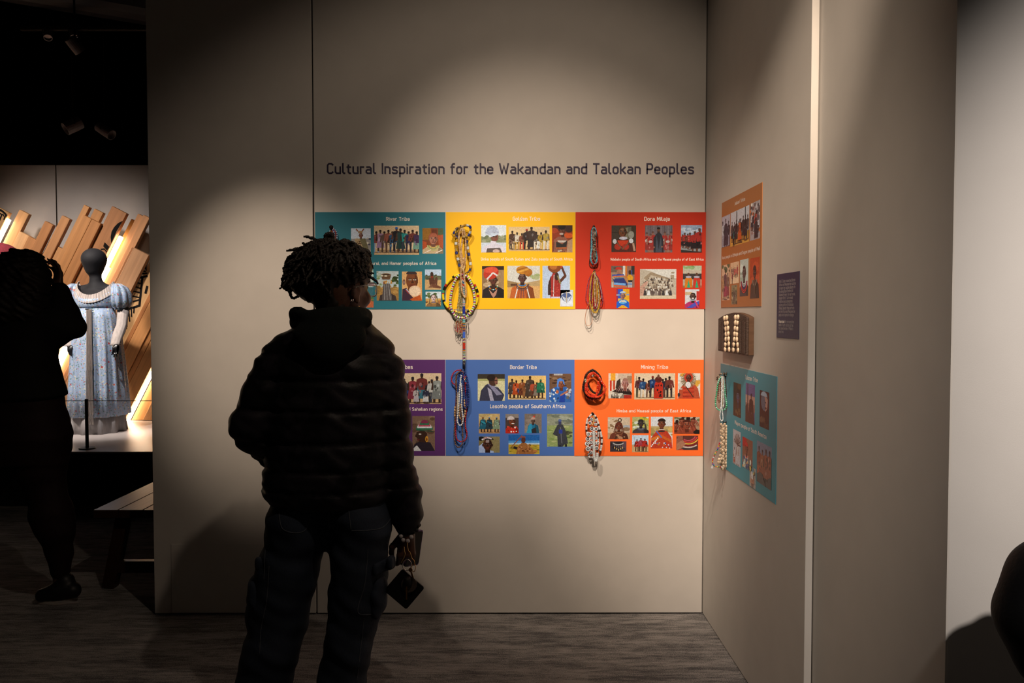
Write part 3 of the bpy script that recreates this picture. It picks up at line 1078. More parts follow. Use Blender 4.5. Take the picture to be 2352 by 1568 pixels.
g.r(0, 0, 1, .2, '4a2014').e_(.1, .2, .2, .1, 'a03a1c').e_(.82, .14, .2, .13, '3a2420').e_(.8, .38, .26, .09, 'c8501e').e_(.9, .58, .2, .12, '7a3a24').p([(.7, .6), (1, .5), (1, 1), (.7, 1)], 'b08868')
g.p([(.04, 1), (.08, .55), (.3, .42), (.6, .4), (.78, .55), (.72, 1)], '8a5440').p([(.2, .6), (.5, .7), (.74, .56), (.7, .8), (.2, .82)], '2a2624').e_(.48, .56, .22, .08, 'c8b8a8', 14, 0, 180).face(.52, .19, .14, '6a3a28', '44241a').e_(.48, .05, .19, .12, '1a1210').e_(.46, .32, .1, .04, 'b8a090').r(.2, .82, .72, .86, 'b85a20').l(.1, .62, .06, .95, .05, '6a3a2a').blobs(.25, .86, .7, 1, ['c8b898', '4a3a30', 'a06a48'], 9, .05).done()
g = bp(gold, sc2, o2, (609, 883, 926, 1343), '9a7a54', .95)
g.r(0, 0, 1, .12, '2a1c14').r(0, .1, .3, 1, '8a6a48').blobs(.1, .2, 1, .8, ['a88a62', '8a6c4a', 'b89a74'], 16, .14)
g.bust(.52, .43, .15, '5a3020', '241c1c', dark='3a1e14', hat=lambda s, cx, cy, h, k: s.e_(.41, .22, .35, .2, 'b8321e', 18, rot=-8).e_(.4, .13, .32, .1, 'd04a30', 14).l(.22, .42, .5, .21, .07, 'd8d0c8').l(.5, .21, .7, .3, .07, 'd8d0c8'))
g.p([(.3, .72), (.5, .86), (.7, .72), (.64, .9), (.52, 1), (.42, .9)], 'b8826a')
for i in range(11):
    t = math.pi * i / 10
    g.e_(.51 - .19 * math.cos(t), .62 + .12 * math.sin(t), .03, .02, ['e8e0d8', '2a6ab0', 'd8a020', 'c03020', '2a8a4a'][i % 5], 7)
g.done()
g = bp(gold, sc2, o2, (974, 880, 1443, 1347), 'd4ccbc', .98)
g.r(0, .52, 1, 1, 'd8a464').p([(0, .45), (.32, .52), (.32, .66), (0, .66)], '9a7a50').p([(.6, .52), (1, .44), (1, .62), (.62, .62)], 'b89868').blobs(.72, .28, 1, .42, ['b0b080', 'a0a870'], 7, .08).r(.1, .55, .3, .62, '5a3a24')
g.bust(.46, .37, .15, '5a3a32', 'c0602a', dark='3a221c', stripe=['e0d8c8', 'a84a1c', '7a3a34', '8a4a3a', 'a84a1c', 'e0d8c8'], beads=['2a8ac8', 'c8842c', '4a3430', '6a4a40'],
       hat=lambda s, cx, cy, h, k: s.e_(.47, .13, .2, .13, 'c07a20', 16).e_(.64, .2, .13, .12, 'b06a1c', 12).l(.3, .2, .64, .1, .05, 'd89a3a').l(.3, .14, .6, .04, .04, '9a5a18').l(.62, .32, .74, .2, .06, 'a86018'))
g.done()
g = bp(gold, sc2, o2, (1480, 880, 1875, 1347), 'b8c4d4', .98)
g.e_(.44, .04, .25, .17, '8a4418', 16).e_(.4, .02, .14, .1, 'b86a2a').r(.36, .19, .54, .23, '6a3a1c').p([(.38, .22), (.56, .24), (.66, .6), (.64, 1), (.3, 1), (.22, .5)], 'a02a24').e_(.52, .33, .08, .12, '3a2018').p([(.3, .3), (.2, .6), (.2, .9), (.32, .9)], '3a2624')
g.l(.6, .52, .84, .3, .1, '5a3020').l(.84, .32, .7, .04, .08, '5a3020').e_(.69, .03, .05, .03, 'b0402a').l(.42, .28, .4, .95, .022, 'd8d0c8').blobs(.3, .55, .6, .95, ['c86a5a', '7a1a1c', 'c84a3a'], 14, .035).l(.55, .3, .66, .56, .05, '8a7a4a').r(.32, .95, .64, 1, 'c8c0d0').done()
g = bp(gold, sc2, o2, (1735, 1228, 1920, 1465), 'c4c8cc', .98)
g.k += .0012
g.p([(.1, .2), (.9, .1), (1, 1), (0, 1)], 'd4d4d6').p([(.04, .36), (.3, .18), (.7, .18), (.9, .36), (.76, .62), (.5, .78), (.2, .6)], '4a5a84')
for i in range(5):
    q = .1 + .08 * i
    g.l(.12 + q * .3, .32 + q * .5, .46, .46 + q * .7, .03, 'd0d4d8').l(.88 - q * .3, .32 + q * .5, .54, .46 + q * .7, .03, 'd0d4d8')
g.r(.46, .1, .53, .75, 'c8b8a0').l(.49, .12, .49, .74, .015, '6a4a3a').done()

o3 = (1310, 470)
dora = panel(BACK, (1322, 487, 1619.5, 709.5), 'be2c12', 'red board of photographs at the right end of the upper row', e=.85)
back_text(sc2, *o3, 'Dora Milaje', 1063, 1433, 175, 233, dora)
back_text(sc2, *o3, 'Ndebele people of South Africa and the Maasai people of of East Africa', 580, 1918, 768, 804, dora)
g = bp(dora, sc2, o3, (593, 298, 945, 683), '2e241c', .85)
g.r(0, 0, .32, .5, '3e342a').r(0, .5, .3, 1, '342a22').l(0, .26, .3, .26, .015, '1c1612').r(.55, .05, .8, .6, '5a5240').r(.8, 0, 1, 1, '3a2c20').r(.58, .1, .66, .5, '7a7258').e_(.8, .35, .12, .14, '8a8474')
g.p([(.08, 1), (.1, .62), (.3, .52), (.66, .52), (.86, .62), (.96, 1)], '4a2018').face(.46, .25, .19, '6a3a20', '38200f').e_(.46, .08, .16, .1, '4a3220', 12, 180, 360).e_(.48, .48, .17, .06, 'b8b0b4').p([(.24, .56), (.7, .56), (.6, .74), (.46, .78), (.32, .74)], 'b83418').e_(.26, .8, .14, .12, 'a02818').e_(.58, .8, .14, .12, 'a02818').l(.2, .62, .46, .9, .04, '6a4a34').l(.72, .62, .46, .9, .04, '6a4a34').e_(.13, .6, .08, .09, 'b8b4b0').e_(.8, .58, .09, .09, 'c4c0bc').l(.88, .66, .94, .95, .08, 'a8826a').done()
g = bp(dora, sc2, o3, (1077, 297, 1468, 688), '6a5c5c', .9)
for i in range(8):
    g.l(.06 + .13 * i, 0, .06 + .13 * i, .5, .03, '5a4c4e' if i % 2 else '7e7070')
for q, hh in ((.06, .8), (.28, .84), (.72, .82), (.95, .82), (.2, .74), (.83, .74)):
    g.fig(q, 1.06, hh, '8a5a48', '9a2a24', '8a2c26', robe=.8, w_=.22, hat='5a4038').e_(q, 1.06 - hh * .62, .07, .05, 'b8a49c')
g.p([(.3, .5), (.4, .32), (.48, .27), (.54, .27), (.6, .34), (.66, .5), (.68, 1), (.32, 1)], '24242a').p([(.42, .35), (.5, .9), (.58, .35), (.62, 1), (.38, 1)], '40444c').r(.45, .18, .53, .28, '3a2418').e_(.49, .16, .055, .075, '6a4230').e_(.49, .11, .06, .04, '14100e').e_(.33, .81, .03, .03, '8a5a44').e_(.62, .79, .03, .03, '8a5a44').l(.84, .2, .84, .98, .012, '9a9088').done()
g = bp(dora, sc2, o3, (1594, 293, 1893, 688), '98a4b4', .9)
g.r(0, .36, 1, .5, 'a8acb0').r(0, .62, 1, 1, '8a8884').blobs(0, .02, 1, .25, ['b4bcc4', '8a98a8', 'c4c8cc'], 12, .16)
for q, hh, yb in ((.06, .46, .8), (.17, .56, .84), (.32, .5, .82), (.42, .6, .88), (.66, .74, .97), (.88, .86, .98)):
    g.fig(q, yb, hh, '5a3426', 'a02820', '1c1418', robe=.85, w_=.2, hat='5a3a2c').l(q + .05, yb - hh * 1.02, q + .05, yb - .1, .01, '3a3030')
g.p([(0, .9), (1, .98), (1, 1), (0, 1)], '2a2826').done()
g = bp(dora, sc2, o3, (588, 881, 923, 1192), '9a7a5c', .95)
g.r(0, 0, .5, .3, '6a5648').r(.5, 0, .6, .8, 'd0c8bc').r(.6, 0, .68, .6, 'c06a20').r(.68, 0, 1, 1, '8a6250').r(.86, 0, 1, .4, '2a2824').l(.1, .1, .4, .1, .03, '2a2420').r(.84, .2, .9, .5, '3a4a80')
g.e_(.36, .3, .12, .17, '9a6a50').e_(.32, .17, .15, .12, 'b82a1c', 12, 180, 360).p([(.02, .48), (.3, .36), (.52, .4), (.66, .62), (.7, .9), (.2, .96)], '283468').p([(.02, .5), (.3, .42), (.5, .46), (.4, .6), (.1, .62)], 'b89868')
for i, c in enumerate(('3a4a90', 'c86a3a', '7a7a74', '24346a')):
    g.l(.04 + .04 * i, .44 + .06 * i, .56, .42 + .06 * i, .07, c)
g.l(.12, .82, .62, .86, .09, '6a9ac8').l(.1, .9, .6, .95, .06, 'c85a2a').l(.54, .46, .72, .78, .09, 'a8754c').r(.02, .75, .1, 1, 'b0a89c')
g.p([(.68, .5), (.76, .4), (.86, .4), (.94, .52), (.9, .75), (.72, .75)], 'd0901c').e_(.8, .3, .06, .11, '3a241a').p([(.72, .66), (.92, .66), (.9, .76), (.74, .76)], '1c1c22').r(.72, .75, .9, 1, 'a8a09c').l(.72, .84, .9, .84, .04, '2a6ab0').done()
g = bp(dora, sc2, o3, (664, 1212, 848, 1487), 'd8a020', .95)
g.r(0, 0, .12, 1, '8a2a50').r(.12, 0, .5, .5, '2450b0').r(.72, 0, 1, .5, 'd89a1c').r(0, .28, .26, .36, '8a94a0').r(.76, .26, 1, .34, '8a94a0')
g.p([(0, 1), (.02, .7), (.3, .56), (.7, .56), (.98, .7), (1, 1)], '1c56b4').face(.5, .36, .16, '9a6a5a', '6a4438').e_(.5, .22, .25, .1, '8aa0b4', 12, 180, 360).e_(.5, .19, .2, .06, 'b8c4cc', 12, 180, 360)
for i, c in enumerate(('3a8ac0', 'b8ccd8', '4a9ad0')):
    g.e_(.5, .66 + .035 * i, .34 - .05 * i, .1 - .02 * i, c)
g.e_(.5, .64, .2, .06, 'c0b8a8').p([(.1, 1), (.4, .86), (.6, .86), (.9, 1)], 'd89a20').done()
g = bp(dora, sc2, o3, (1003, 928, 1523, 1355), 'd4ccbc', .98)
g.p([(0, 0), (.28, .06), (.78, .34), (1, .3), (1, .9), (0, .9)], 'b8a890').r(0, .86, 1, 1, 'ccb898').p([(.1, .3), (.3, .1), (.8, .3), (.8, .36), (.3, .2), (.2, .4)], '9a8468').r(.84, .2, .94, .34, 'a08c70').e_(.9, .12, .05, .03, '9a866a').p([(0, .6), (.16, .4), (.22, .42), (.1, .9), (0, .9)], 'c0907a')
for i in range(6):
    g.l(0, .5 + .06 * i, .12 - .01 * i, .48 + .06 * i, .01, '8a765c')
for row in range(6):
    n = 10 + row
    for i in range(n):
        q = g.rng
        xx = .2 + .72 * (i + .5 + q.uniform(-.2, .2)) / n - (.06 if row > 2 else 0)
        yy = .28 + .09 * row + .12 * abs(xx - .55) * (1 if row < 3 else .2)
        c = q.choice(['c8bca8', 'a09078', '6a5a4c', 'd8d0c0', '4a3e38', 'b0a088'])
        g.p([(xx - .026, yy + .09), (xx - .02, yy + .02), (xx + .02, yy + .02), (xx + .026, yy + .09)], c).e_(xx, yy, .014, .022, q.choice(['8a6850', '5a4234', 'b09880']), 7)
for i in range(8):
    c = g.rng.choice(['3a3434', 'd8d4cc', '8a7c70', '5a4a44'])
    xx = .14 + .1 * i
    g.p([(xx - .045, .88), (xx - .03, .72), (xx + .03, .72), (xx + .045, .88)], c).e_(xx, .69, .018, .028, '6a4c3c', 7)
g.blobs(.1, .3, .9, .85, ['4a4038', 'e0d8cc', '7a6a5a'], 40, .014, 1).done()
g = bp(dora, sc2, o3, (1622, 878, 1888, 1195), 'a89880', .95)
g.r(0, 0, 1, .2, 'b0b494').blobs(0, 0, .5, .14, ['6a8a4a', '88a068'], 9, .12).r(0, .34, 1, .62, '3a302c').r(0, .9, 1, 1, '8a6a4a').r(0, .2, 1, .36, 'b8a890')
for q, c in ((.3, 'c87018'), (.74, 'b83020')):
    g.p([(q - .2, 1), (q - .18, .6), (q - .06, .48), (q + .06, .48), (q + .2, .6), (q + .2, 1)], c).p([(q - .08, 1), (q, .64), (q + .1, 1)], '2a9a68').e_(q, .41, .07, .09, '5a3a2c').e_(q, .51, .16, .05, 'a8a0a8')
g.done()
g = bp(dora, sc2, o3, (1652, 1217, 1855, 1487), 'c8c4c0', .95)
g.r(0, .15, .5, .3, 'c0a078').r(.8, .1, 1, .6, 'b83028').bust(.55, .38, .2, '4a2c22', 'a82a5a', dark='301a14', hat=hat_none).r(.36, .55, .74, .62, '8a98a0').p([(.1, 1), (.7, .7), (1, .62), (1, .8), (.5, 1)], '4a4aa0').e_(.55, .48, .09, .03, 'e0d8d0').l(.7, .6, .95, 1, .1, 'c83a5a').done()

sc3 = 6.272
purple = panel(BACK, (727, 826, 1023, 1046), '5a2c60', 'purple board of photographs half hidden by the visitor\'s jacket', e=.95)
a0, b0 = BACK.px(917.5, 847)
a1, b1 = BACK.px(948, 837.5)
lettering(BACK, 'Tribes', a0, a1, b0, b1 - b0, M_WHITE, purple, .98, .00176)
a0, b0 = BACK.px(928, 943)
a1, b1 = BACK.px(1016.6, 935.2)
lettering(BACK, 'and Sahelian regions', a0, a1, b0, b1 - b0, M_WHITE, purple, .98, .00176)
g = bp(purple, 1, (0, 0), (914, 857, 1014, 927), 'd8b890', .98)
g.r(0, .82, 1, 1, 'c8a070')
for q, t, b, hh in ((.14, '2a2a34', '1c1a1c', .78), (.24, '243a6a', '20202c', .6), (.34, '8a3038', '7a2c38', .84), (.55, '6a2c28', '3a6a74', .95), (.72, '26262c', '3a3a48', .7), (.78, 'b8b0a4', '2a2a2c', .76), (.9, '8a8a80', '70706a', .86)):
    g.fig(q, .96, hh, '3a261c', t, b, robe=.86 if hh > .8 else 0, hat='2a2226', w_=.22)
g.fig(.42, .98, .5, '3a261c', 'b8a8a0', 'b0a0a0', robe=.9).fig(.64, .98, .5, '3a261c', '2a2a3a', 'c8c0b8', robe=.9).done()
g = bp(purple, 1, (0, 0), (947, 955, 999, 1035), '7a5c48', .95)
g.blobs(0, 0, 1, 1, ['6a4c3a', '8a6c56', '5a4030'], 10, .2)
g.p([(0, 1), (.1, .8), (.4, .7), (.8, .76), (1, 1)], '2a2028').p([(.18, .46), (.5, .4), (.66, .5), (.6, .76), (.3, .74), (.2, .62)], '3a2218').p([(.18, .5), (.12, .58), (.2, .62)], '2a160e').e_(.34, .52, .06, .02, 'c8b8a8').e_(.26, .68, .06, .025, '5a2420').e_(.64, .66, .07, .09, 'c8882a').e_(.64, .67, .03, .05, '7a3a18')
for i, c in enumerate(('2a6a48', 'd8d0cc', 'b8485a', '2a6a48', '7a2c44')):
    g.e_(.54, .38 - .045 * i, .38 - .055 * i, .17 - .02 * i, c, 14, 175, 365)
g.l(.18, .4, .92, .44, .04, '1c4a34').p([(0, .95), (.2, .84), (.4, 1), (0, 1)], 'd8d0c8').done()

o4 = (1010, 810)
border = panel(BACK, (1023.3, 826, 1319, 1046), '4a6aa4', 'medium blue board of photographs in the lower row', e=.98)
back_text(sc3, *o4, 'Border Tribe', 1013, 1397, 177, 233, border)
back_text(sc3, *o4, 'Lesotho people of Southern Africa', 724, 1808, 740, 796, border)
g = bp(border, sc3, o4, (547, 304, 938, 690), 'd8cc98', .98)
g.r(0, 0, 1, .18, '3a3228').r(0, .18, 1, .26, 'a8a468').blobs(0, .4, 1, .9, ['dcd0a0', 'cfc08a'], 12, .15)
g.p([(.06, 1), (.12, .62), (.3, .4), (.5, .34), (.7, .45), (.84, .6), (.98, .78), (.9, 1)], '3a3848').p([(.36, .36), (.7, .8), (.9, .76), (.6, .46)], '8a8498').p([(.36, .5), (.46, 1), (.6, 1), (.5, .6)], 'a8a0ac').e_(.56, .24, .16, .21, '4a3024').e_(.5, .14, .16, .13, '2a1e1a').e_(.68, .26, .06, .14, '8a5a48').l(.62, .24, .72, .25, .03, '1c1410').e_(.7, .36, .04, .02, '6a3430').l(.62, .46, .82, .5, .03, 'c8c0b0').done()
g = bp(border, sc3, o4, (983, 328, 1530, 672), 'e0b46a', .98)
g.r(0, .85, 1, 1, 'e4bc78')
for q, t, b, hh, rb in ((.11, '4a3c32', '44382e', .8, .8), (.22, 'b8481c', 'b0441a', .74, .8), (.3, '2a4a8a', '3a3028', .5, 0), (.38, '8a4a24', '6a3420', .78, .85), (.47, '7a4a2a', '8a5a34', .62, .9), (.58, '4a3a2e', '42342a', .92, .92), (.67, 'a8442a', '5a3a28', .7, .85), (.76, '6a4a34', '7a6a5a', .66, .85), (.86, '1e6a48', '1c5a40', .78, .7)):
    g.fig(q, .94, hh, '3a241a', t, b, robe=rb, w_=.24, hat='2a1c16' if q < .8 else '1e6a48')
g.done()
g = bp(border, sc3, o4, (1580, 300, 1895, 708), '6a4a34', .95)
g.blobs(0, .02, 1, .5, ['4a3226', '8a6a4c', '3a261c', '7a5a40'], 20, .13, .35).r(.2, 0, .6, .06, 'a8a098')
g.p([(0, 1), (.06, .56), (.3, .46), (.76, .46), (.96, .6), (1, 1)], '2c5a9a').blobs(0, .55, .4, 1, ['c8ccd0', '1c1c22', '24508a', '8aa0b8'], 26, .05, 1).blobs(.76, .55, 1, .9, ['9a9494', 'b4b0b0', '5a5654'], 10, .07, 1)
g.face(.54, .36, .14, '8a4a30', '5a2e1e').p([(.34, .42), (.36, .2), (.5, .15), (.66, .22), (.7, .4), (.64, .36), (.6, .26), (.44, .27), (.4, .44), (.44, .52), (.36, .5)], '4a7ac0').l(.5, .78, .84, .62, .09, 'a86448').e_(.36, .64, .07, .06, 'b05a34').p([(.48, .8), (.72, .7), (.7, 1), (.44, 1)], '1c3a8a').done()
g = bp(border, sc3, o4, (563, 876, 865, 1160), 'c8a468', .98)
g.r(0, .5, 1, 1, 'b88a58').blobs(0, 0, 1, .5, ['d0b478', 'b89a60', 'c0a870'], 12, .16)
for q, c, d_ in ((.2, '1c5a6a', '2a8a9a'), (.5, '22343c', '1c5a6c'), (.85, '7a8a6a', '8a9a80')):
    g.fig(q, .93, .76, '3a241a', c, c, robe=.62, w_=.22, cloak=c, hat='8a4a28' if q < .3 else '6a8aa0').l(q - .1, .38, q + .12, .5, .06, d_)
g.done()
g = bp(border, sc3, o4, (947, 880, 1137, 1160), '4a3a34', .98)
g.r(0, 0, 1, .2, '8a7c70').bust(.5, .38, .2, '7a3a20', 'b82818', dark='4a2214', hat=lambda s, cx, cy, h, k: s.e_(cx - .1, cy - .5 * h, .95 * k, .85 * h, 'c8b8b0', 14, 170, 360))
g.e_(.56, .49, .12, .03, 'e8dcd0').blobs(0, .6, 1, 1, ['d84030', 'e8e0d8', '8a1a14'], 14, .06, 1).done()
g = bp(border, sc3, o4, (1222, 876, 1468, 1155), '7a6a5c', .98)
g.blobs(0, 0, 1, 1, ['6a5a4e', '8a7a6c'], 10, .2).bust(.5, .37, .12, '5a4034', '1c6a8a', hat=lambda s, cx, cy, h, k: s.e_(cx, cy - .6 * h, .98 * k, 1.2 * h, 'b8907c', 14, 180, 360).e_(cx + .06, cy - 1.9 * h, .06, .05, 'c03a2a'))
g.p([(.1, 1), (.3, .5), (.42, .56), (.5, 1)], '2a8aa8').p([(.6, .5), (.8, .7), (.8, 1), (.6, 1)], '1c4a5a').p([(.4, .8), (.66, .7), (.7, 1), (.42, 1)], '2a2628').done()
g = bp(border, sc3, o4, (563, 1204, 865, 1437), '7a6a40', .98)
g.r(.62, 0, 1, 1, '8a7a50').e_(.12, .14, .14, .14, '1c1612').p([(0, .6), (.2, .4), (.3, .8), (.7, .9), (.72, 1), (0, 1)], 'a8b4d0').face(.42, .5, .36, '4a2618', '2c1610').e_(.42, .2, .29, .16, '14100e', 14, 180, 360).l(.14, .2, .38, .06, .07, 'd8d0cc').l(.38, .06, .62, .14, .07, 'd0b8b8').l(.2, .16, .38, .05, .03, 'a83028')
for i in range(4):
    g.l(.36 + .04 * i, .2, .36 + .04 * i, .38, .014, 'd8c8c0')
g.done()
g = bp(border, sc3, o4, (991, 1180, 1437, 1458), '1e5a9a', .98)
g.r(0, .3, 1, .52, '4a8ac0').r(0, .42, 1, .52, 'a8c0d0').r(0, .5, 1, 1, 'b8962c').blobs(0, .55, 1, 1, ['8a8a2a', 'c8a840', 'a8822a', '5a6a1c'], 30, .07, .3).l(.08, .66, .44, .02, .028, '8a4a38')
g.p([(.24, 1), (.3, .6), (.42, .42), (.56, .42), (.7, .62), (.9, .9), (.8, 1)], '9a6030').blobs(.32, .5, .7, .95, ['b87a48', '7a4420', '5a3018'], 24, .03, 1).e_(.48, .27, .07, .16, '5a3024').e_(.48, .15, .075, .09, '8a4a3c', 12, 180, 360).e_(.86, .84, .08, .06, 'b0703c').l(.16, .64, .28, .7, .08, '2a2020').done()
g = bp(border, sc3, o4, (1546, 878, 1914, 1350), '8a9458', .98)
g.r(0, 0, 1, .35, '8a8a72').blobs(0, 0, 1, .34, ['6a6e5c', '9a9a84', '78785e'], 18, .18, .3).blobs(0, .38, 1, 1, ['7a8a48', '98a464', 'a8a870', '5a6a34'], 34, .1, .3).blobs(.7, .5, 1, .7, ['4a4a34', '3a3a2a'], 8, .08, .5)
g.p([(.22, .62), (.4, .34), (.5, .3), (.62, .34), (.72, .5), (.82, .9), (.7, .92), (.6, 1), (.42, 1), (.4, .68)], '38383c').l(.52, .4, .58, .9, .03, '6a6a6c').r(.46, .48, .6, .6, '2a3a8a').e_(.5, .26, .06, .08, '3a3a58').e_(.5, .2, .065, .04, '4a5a88').r(.48, .95, .54, 1, '24201e').r(.7, .92, .78, 1, '24201e').done()

o5 = (1310, 810)
mining = panel(BACK, (1319.5, 826, 1614.5, 1046.5), 'fa6a28', 'bright orange board of photographs at the right end of the lower row', e=.92)
back_text(sc3, *o5, 'Mining Tribe', 1017, 1407, 175, 231, mining)
back_text(sc3, *o5, 'Himba and Maasai people of East Africa', 668, 1737, 812, 857, mining)
g = bp(mining, sc3, o5, (549, 296, 884, 655), 'd8c0a8', .95)
g.r(.4, 0, 1, .25, 'c8ac90').r(.1, 0, .3, .3, 'e0982c').r(.06, .28, .14, .7, 'c0341c').r(.2, .28, .28, .65, 'b83a1c').p([(.3, .6), (.36, .3), (.5, .2), (.56, .7)], '3a2a22').r(.8, .1, 1, .4, '9a7a5c')
g.p([(.1, 1), (.16, .74), (.4, .6), (.86, .6), (1, .8), (1, 1)], '8a7a68').p([(.16, .72), (.4, .6), (.86, .62), (1, .78), (1, .86), (.6, .82)], '2a1c18').face(.72, .42, .16, 'a8604a', '7a4030').e_(.72, .3, .12, .12, '9a6a58', 12, 180, 360)
for i in range(8):
    g.l(.62 + .028 * i, .3, .34 + .09 * i, .72, .022, 'b88a80' if i % 2 else '8a5a50')
g.blobs(.05, .8, .6, 1, ['c8bca8', '4a4038'], 18, .05, 1).r(.66, .86, .98, 1, 'a82a20').done()
g = bp(mining, sc3, o5, (921, 295, 1507, 671), 'dcc09a', .95)
g.r(0, .8, 1, 1, 'cfae84').l(.05, .1, .05, .85, .01, '7a5a3c')
for q, t, b, hh in ((.12, '5a2c2a', '44402e', .78), (.22, '24446a', 'd0c4b0', .72), (.35, '7a3a2c', '5a3a2c', .64), (.45, '1e3a64', '3a2c28', .82), (.7, '2a3a4a', '3a2a26', .7), (.77, '2a2830', '5a3a30', .74), (.86, '6a3026', '302624', .8)):
    g.fig(q, .92, hh, '3a2218', t, b, robe=0, hat='8a2c20' if q == .45 else '1c1412')
g.p([(.48, .96), (.5, .4), (.56, .2), (.62, .2), (.7, .4), (.7, .96)], 'b82c18').e_(.59, .24, .09, .12, '5a2018').e_(.59, .12, .03, .08, '6a4030').blobs(.52, .4, .68, .92, ['3a1410', '2a1010'], 14, .02, 1.2).done()
g = bp(mining, sc3, o5, (1548, 295, 1868, 657), 'd8ccb8', .95)
g.blobs(0, 0, 1, .6, ['c8b49a', 'e0d4c0', 'a89070', 'd0983a'], 16, .14).p([(.02, 1), (.06, .66), (.24, .44), (.76, .44), (.9, .6), (1, 1)], 'b04a2c').p([(.2, 1), (.24, .54), (.74, .5), (.7, 1)], 'b83a22')
for i in range(26):
    t = R(i * 360 / 26)
    g.l(.48, .26, .48 + .34 * math.cos(t), .26 + .32 * math.sin(t), .05, '9a8060' if i % 2 else '7a6448')
g.e_(.48, .16, .2, .2, 'b83a24').face(.48, .17, .13, '5a2a1c', '3a1a12').e_(.46, .46, .12, .13, 'd8d0c8')
for i in range(5):
    g.l(.24, .6 + .08 * i, .72, .58 + .08 * i, .018, 'd05a34' if i % 2 else '8a2a1a')
g.l(.36, .52, .7, .95, .04, '4a2a1c').r(.04, .6, .2, .64, 'd0c0b0').e_(.05, .85, .06, .08, '3a3030').done()
g = bp(mining, sc3, o5, (539, 927, 858, 1243), 'c8ae90', .95)
g.r(0, .7, 1, 1, 'b88e68').blobs(0, .1, .4, .8, ['8a6a48', 'a8885f', 'd4c0a4'], 14, .07).r(.7, .36, 1, .52, 'a0a0a0').e_(.84, .54, .16, .09, '8a6a4c').e_(.54, .13, .09, .09, '3a241c').e_(.54, .13, .05, .05, 'c8ae90').bust(.5, .42, .17, '7a3c26', '6a3424', hair='4a2418', hat=hat_locks('6a3020'), beads=['8a5a3c', '5a3020', '8a5a3c']).blobs(.3, .85, .8, 1, ['a87a58', '4a2a1c'], 9, .06, 1).done()
g = bp(mining, sc3, o5, (893, 922, 1128, 1157), 'b0a868', .95)
g.blobs(0, 0, 1, .7, ['c0b030', '8a9048', 'd0d0b8', 'a89a2c'], 20, .13).bust(.52, .38, .22, '3e3430', '40383a', dark='28201e', hat=hat_hair('2c2624'), beads=['7a7a84', '5a5a62']).p([(.7, .1), (.86, .6), (.9, .9), (.76, .7)], '3a322e').done()
g = bp(mining, sc3, o5, (1160, 920, 1468, 1375), 'd4d0ca', .95)
g.r(0, .3, 1, .5, 'b89c64').blobs(0, .36, 1, .6, ['c8a860', 'a88c50', '8a7c48'], 14, .14).p([(0, 1), (.02, .66), (.24, .46), (.5, .4), (.76, .46), (.96, .66), (1, 1)], 'b83a20').face(.5, .22, .14, '7a3e26', '54281a').e_(.5, .15, .19, .1, '2c1a14', 14, 180, 360).blobs(.1, .7, .9, 1, ['d8d0c8', 'c03020', '2a4a9a', 'c8742a'], 34, .04, 1)
g.l(.02, .72, .5, .6, .13, 'd07028').l(.5, .62, .96, .78, .12, 'c85a20').l(.24, .44, .5, .66, .05, '4a6ab0')
for i in range(3):
    g.e_(.5, .41 + .025 * i, .14 + .01 * i, .02, ['d8c8b8', '7a2a20', '2a2a2a'][i])
for i in range(6):
    g.e_(.32 - .06 * i, .68 + .05 * i, .035, .025, 'e4dcd4')
g.done()
g = bp(mining, sc3, o5, (1496, 924, 1860, 1165), '9a7a5c', .95)
g.r(0, 0, 1, .3, 'b0a48c').blobs(0, 0, 1, .3, ['6a6a44', '8a8464'], 10, .1)
for q, y, h_ in ((.3, .3, .2), (.74, .28, .18), (.06, .56, .2), (.5, .46, .26)):
    k = h_ * g.asp
    g.p([(q - 1.4 * k, 1), (q - .6 * k, y + h_), (q + .6 * k, y + h_), (q + 1.6 * k, 1)], '8a3c26').face(q, y, h_, '8a4028', '5a2618').e_(q, y - .6 * h_, .9 * k, .6 * h_, '4a1e14', 12, 180, 360).e_(q + .05, y - 1.5 * h_, .5 * k, .5 * h_, '2a1610', 8)
    for i in range(4):
        g.l(q + (.5 + .2 * i) * k, y - .5 * h_, q + (1.0 + .5 * i) * k, y + 1.5 * h_, .16 * k, '7a3222' if i % 2 else '9a4a34')
g.p([(.74, .9), (.86, .74), (1, .78), (1, 1), (.8, 1)], '1c1614').done()
g = bp(mining, sc3, o5, (572, 1274, 806, 1423), '3a3032', .95)
g.r(.55, 0, 1, 1, '5a4248').blobs(0, 0, 1, 1, ['2a2224', '4a3c3e'], 8, .2).e_(.5, .14, .34, .24, 'a8a098', 14, 0, 180).e_(.5, .06, .3, .2, '2a2222', 14, 0, 180)
for i in range(5):
    g.l(.28 + .12 * i, .32 + .06 * (2 - abs(2 - i)), .28 + .12 * i, .5 + .06 * (2 - abs(2 - i)), .02, '8a7c70').e_(.28 + .12 * i, .62 + .1 * (2 - abs(2 - i)), .035, .1, 'c09a60')
g.done()
g = bp(mining, sc3, o5, (889, 1185, 1124, 1430), 'c0ccd4', .95)
g.r(0, .56, 1, 1, 'c49c6a').l(0, .58, 1, .58, .02, '8a8a78').l(.1, .02, .22, .5, .012, '4a3a30')
for q, hh in ((.3, .7), (.54, .78), (.78, .74)):
    g.fig(q, .95, hh, '4a2a1c', 'b02a20' if q != .54 else '9a3a44', 'b02a20', robe=.62, w_=.26, hat='3a1c14')
g.done()
g = bp(mining, sc3, o5, (1526, 1192, 1838, 1400), '5a2c24', .95)
g.r(0, 0, .3, 1, '8a5440').blobs(.0, .1, .3, 1, ['b08060', '6a3c2c', 'c8a488'], 10, .1)
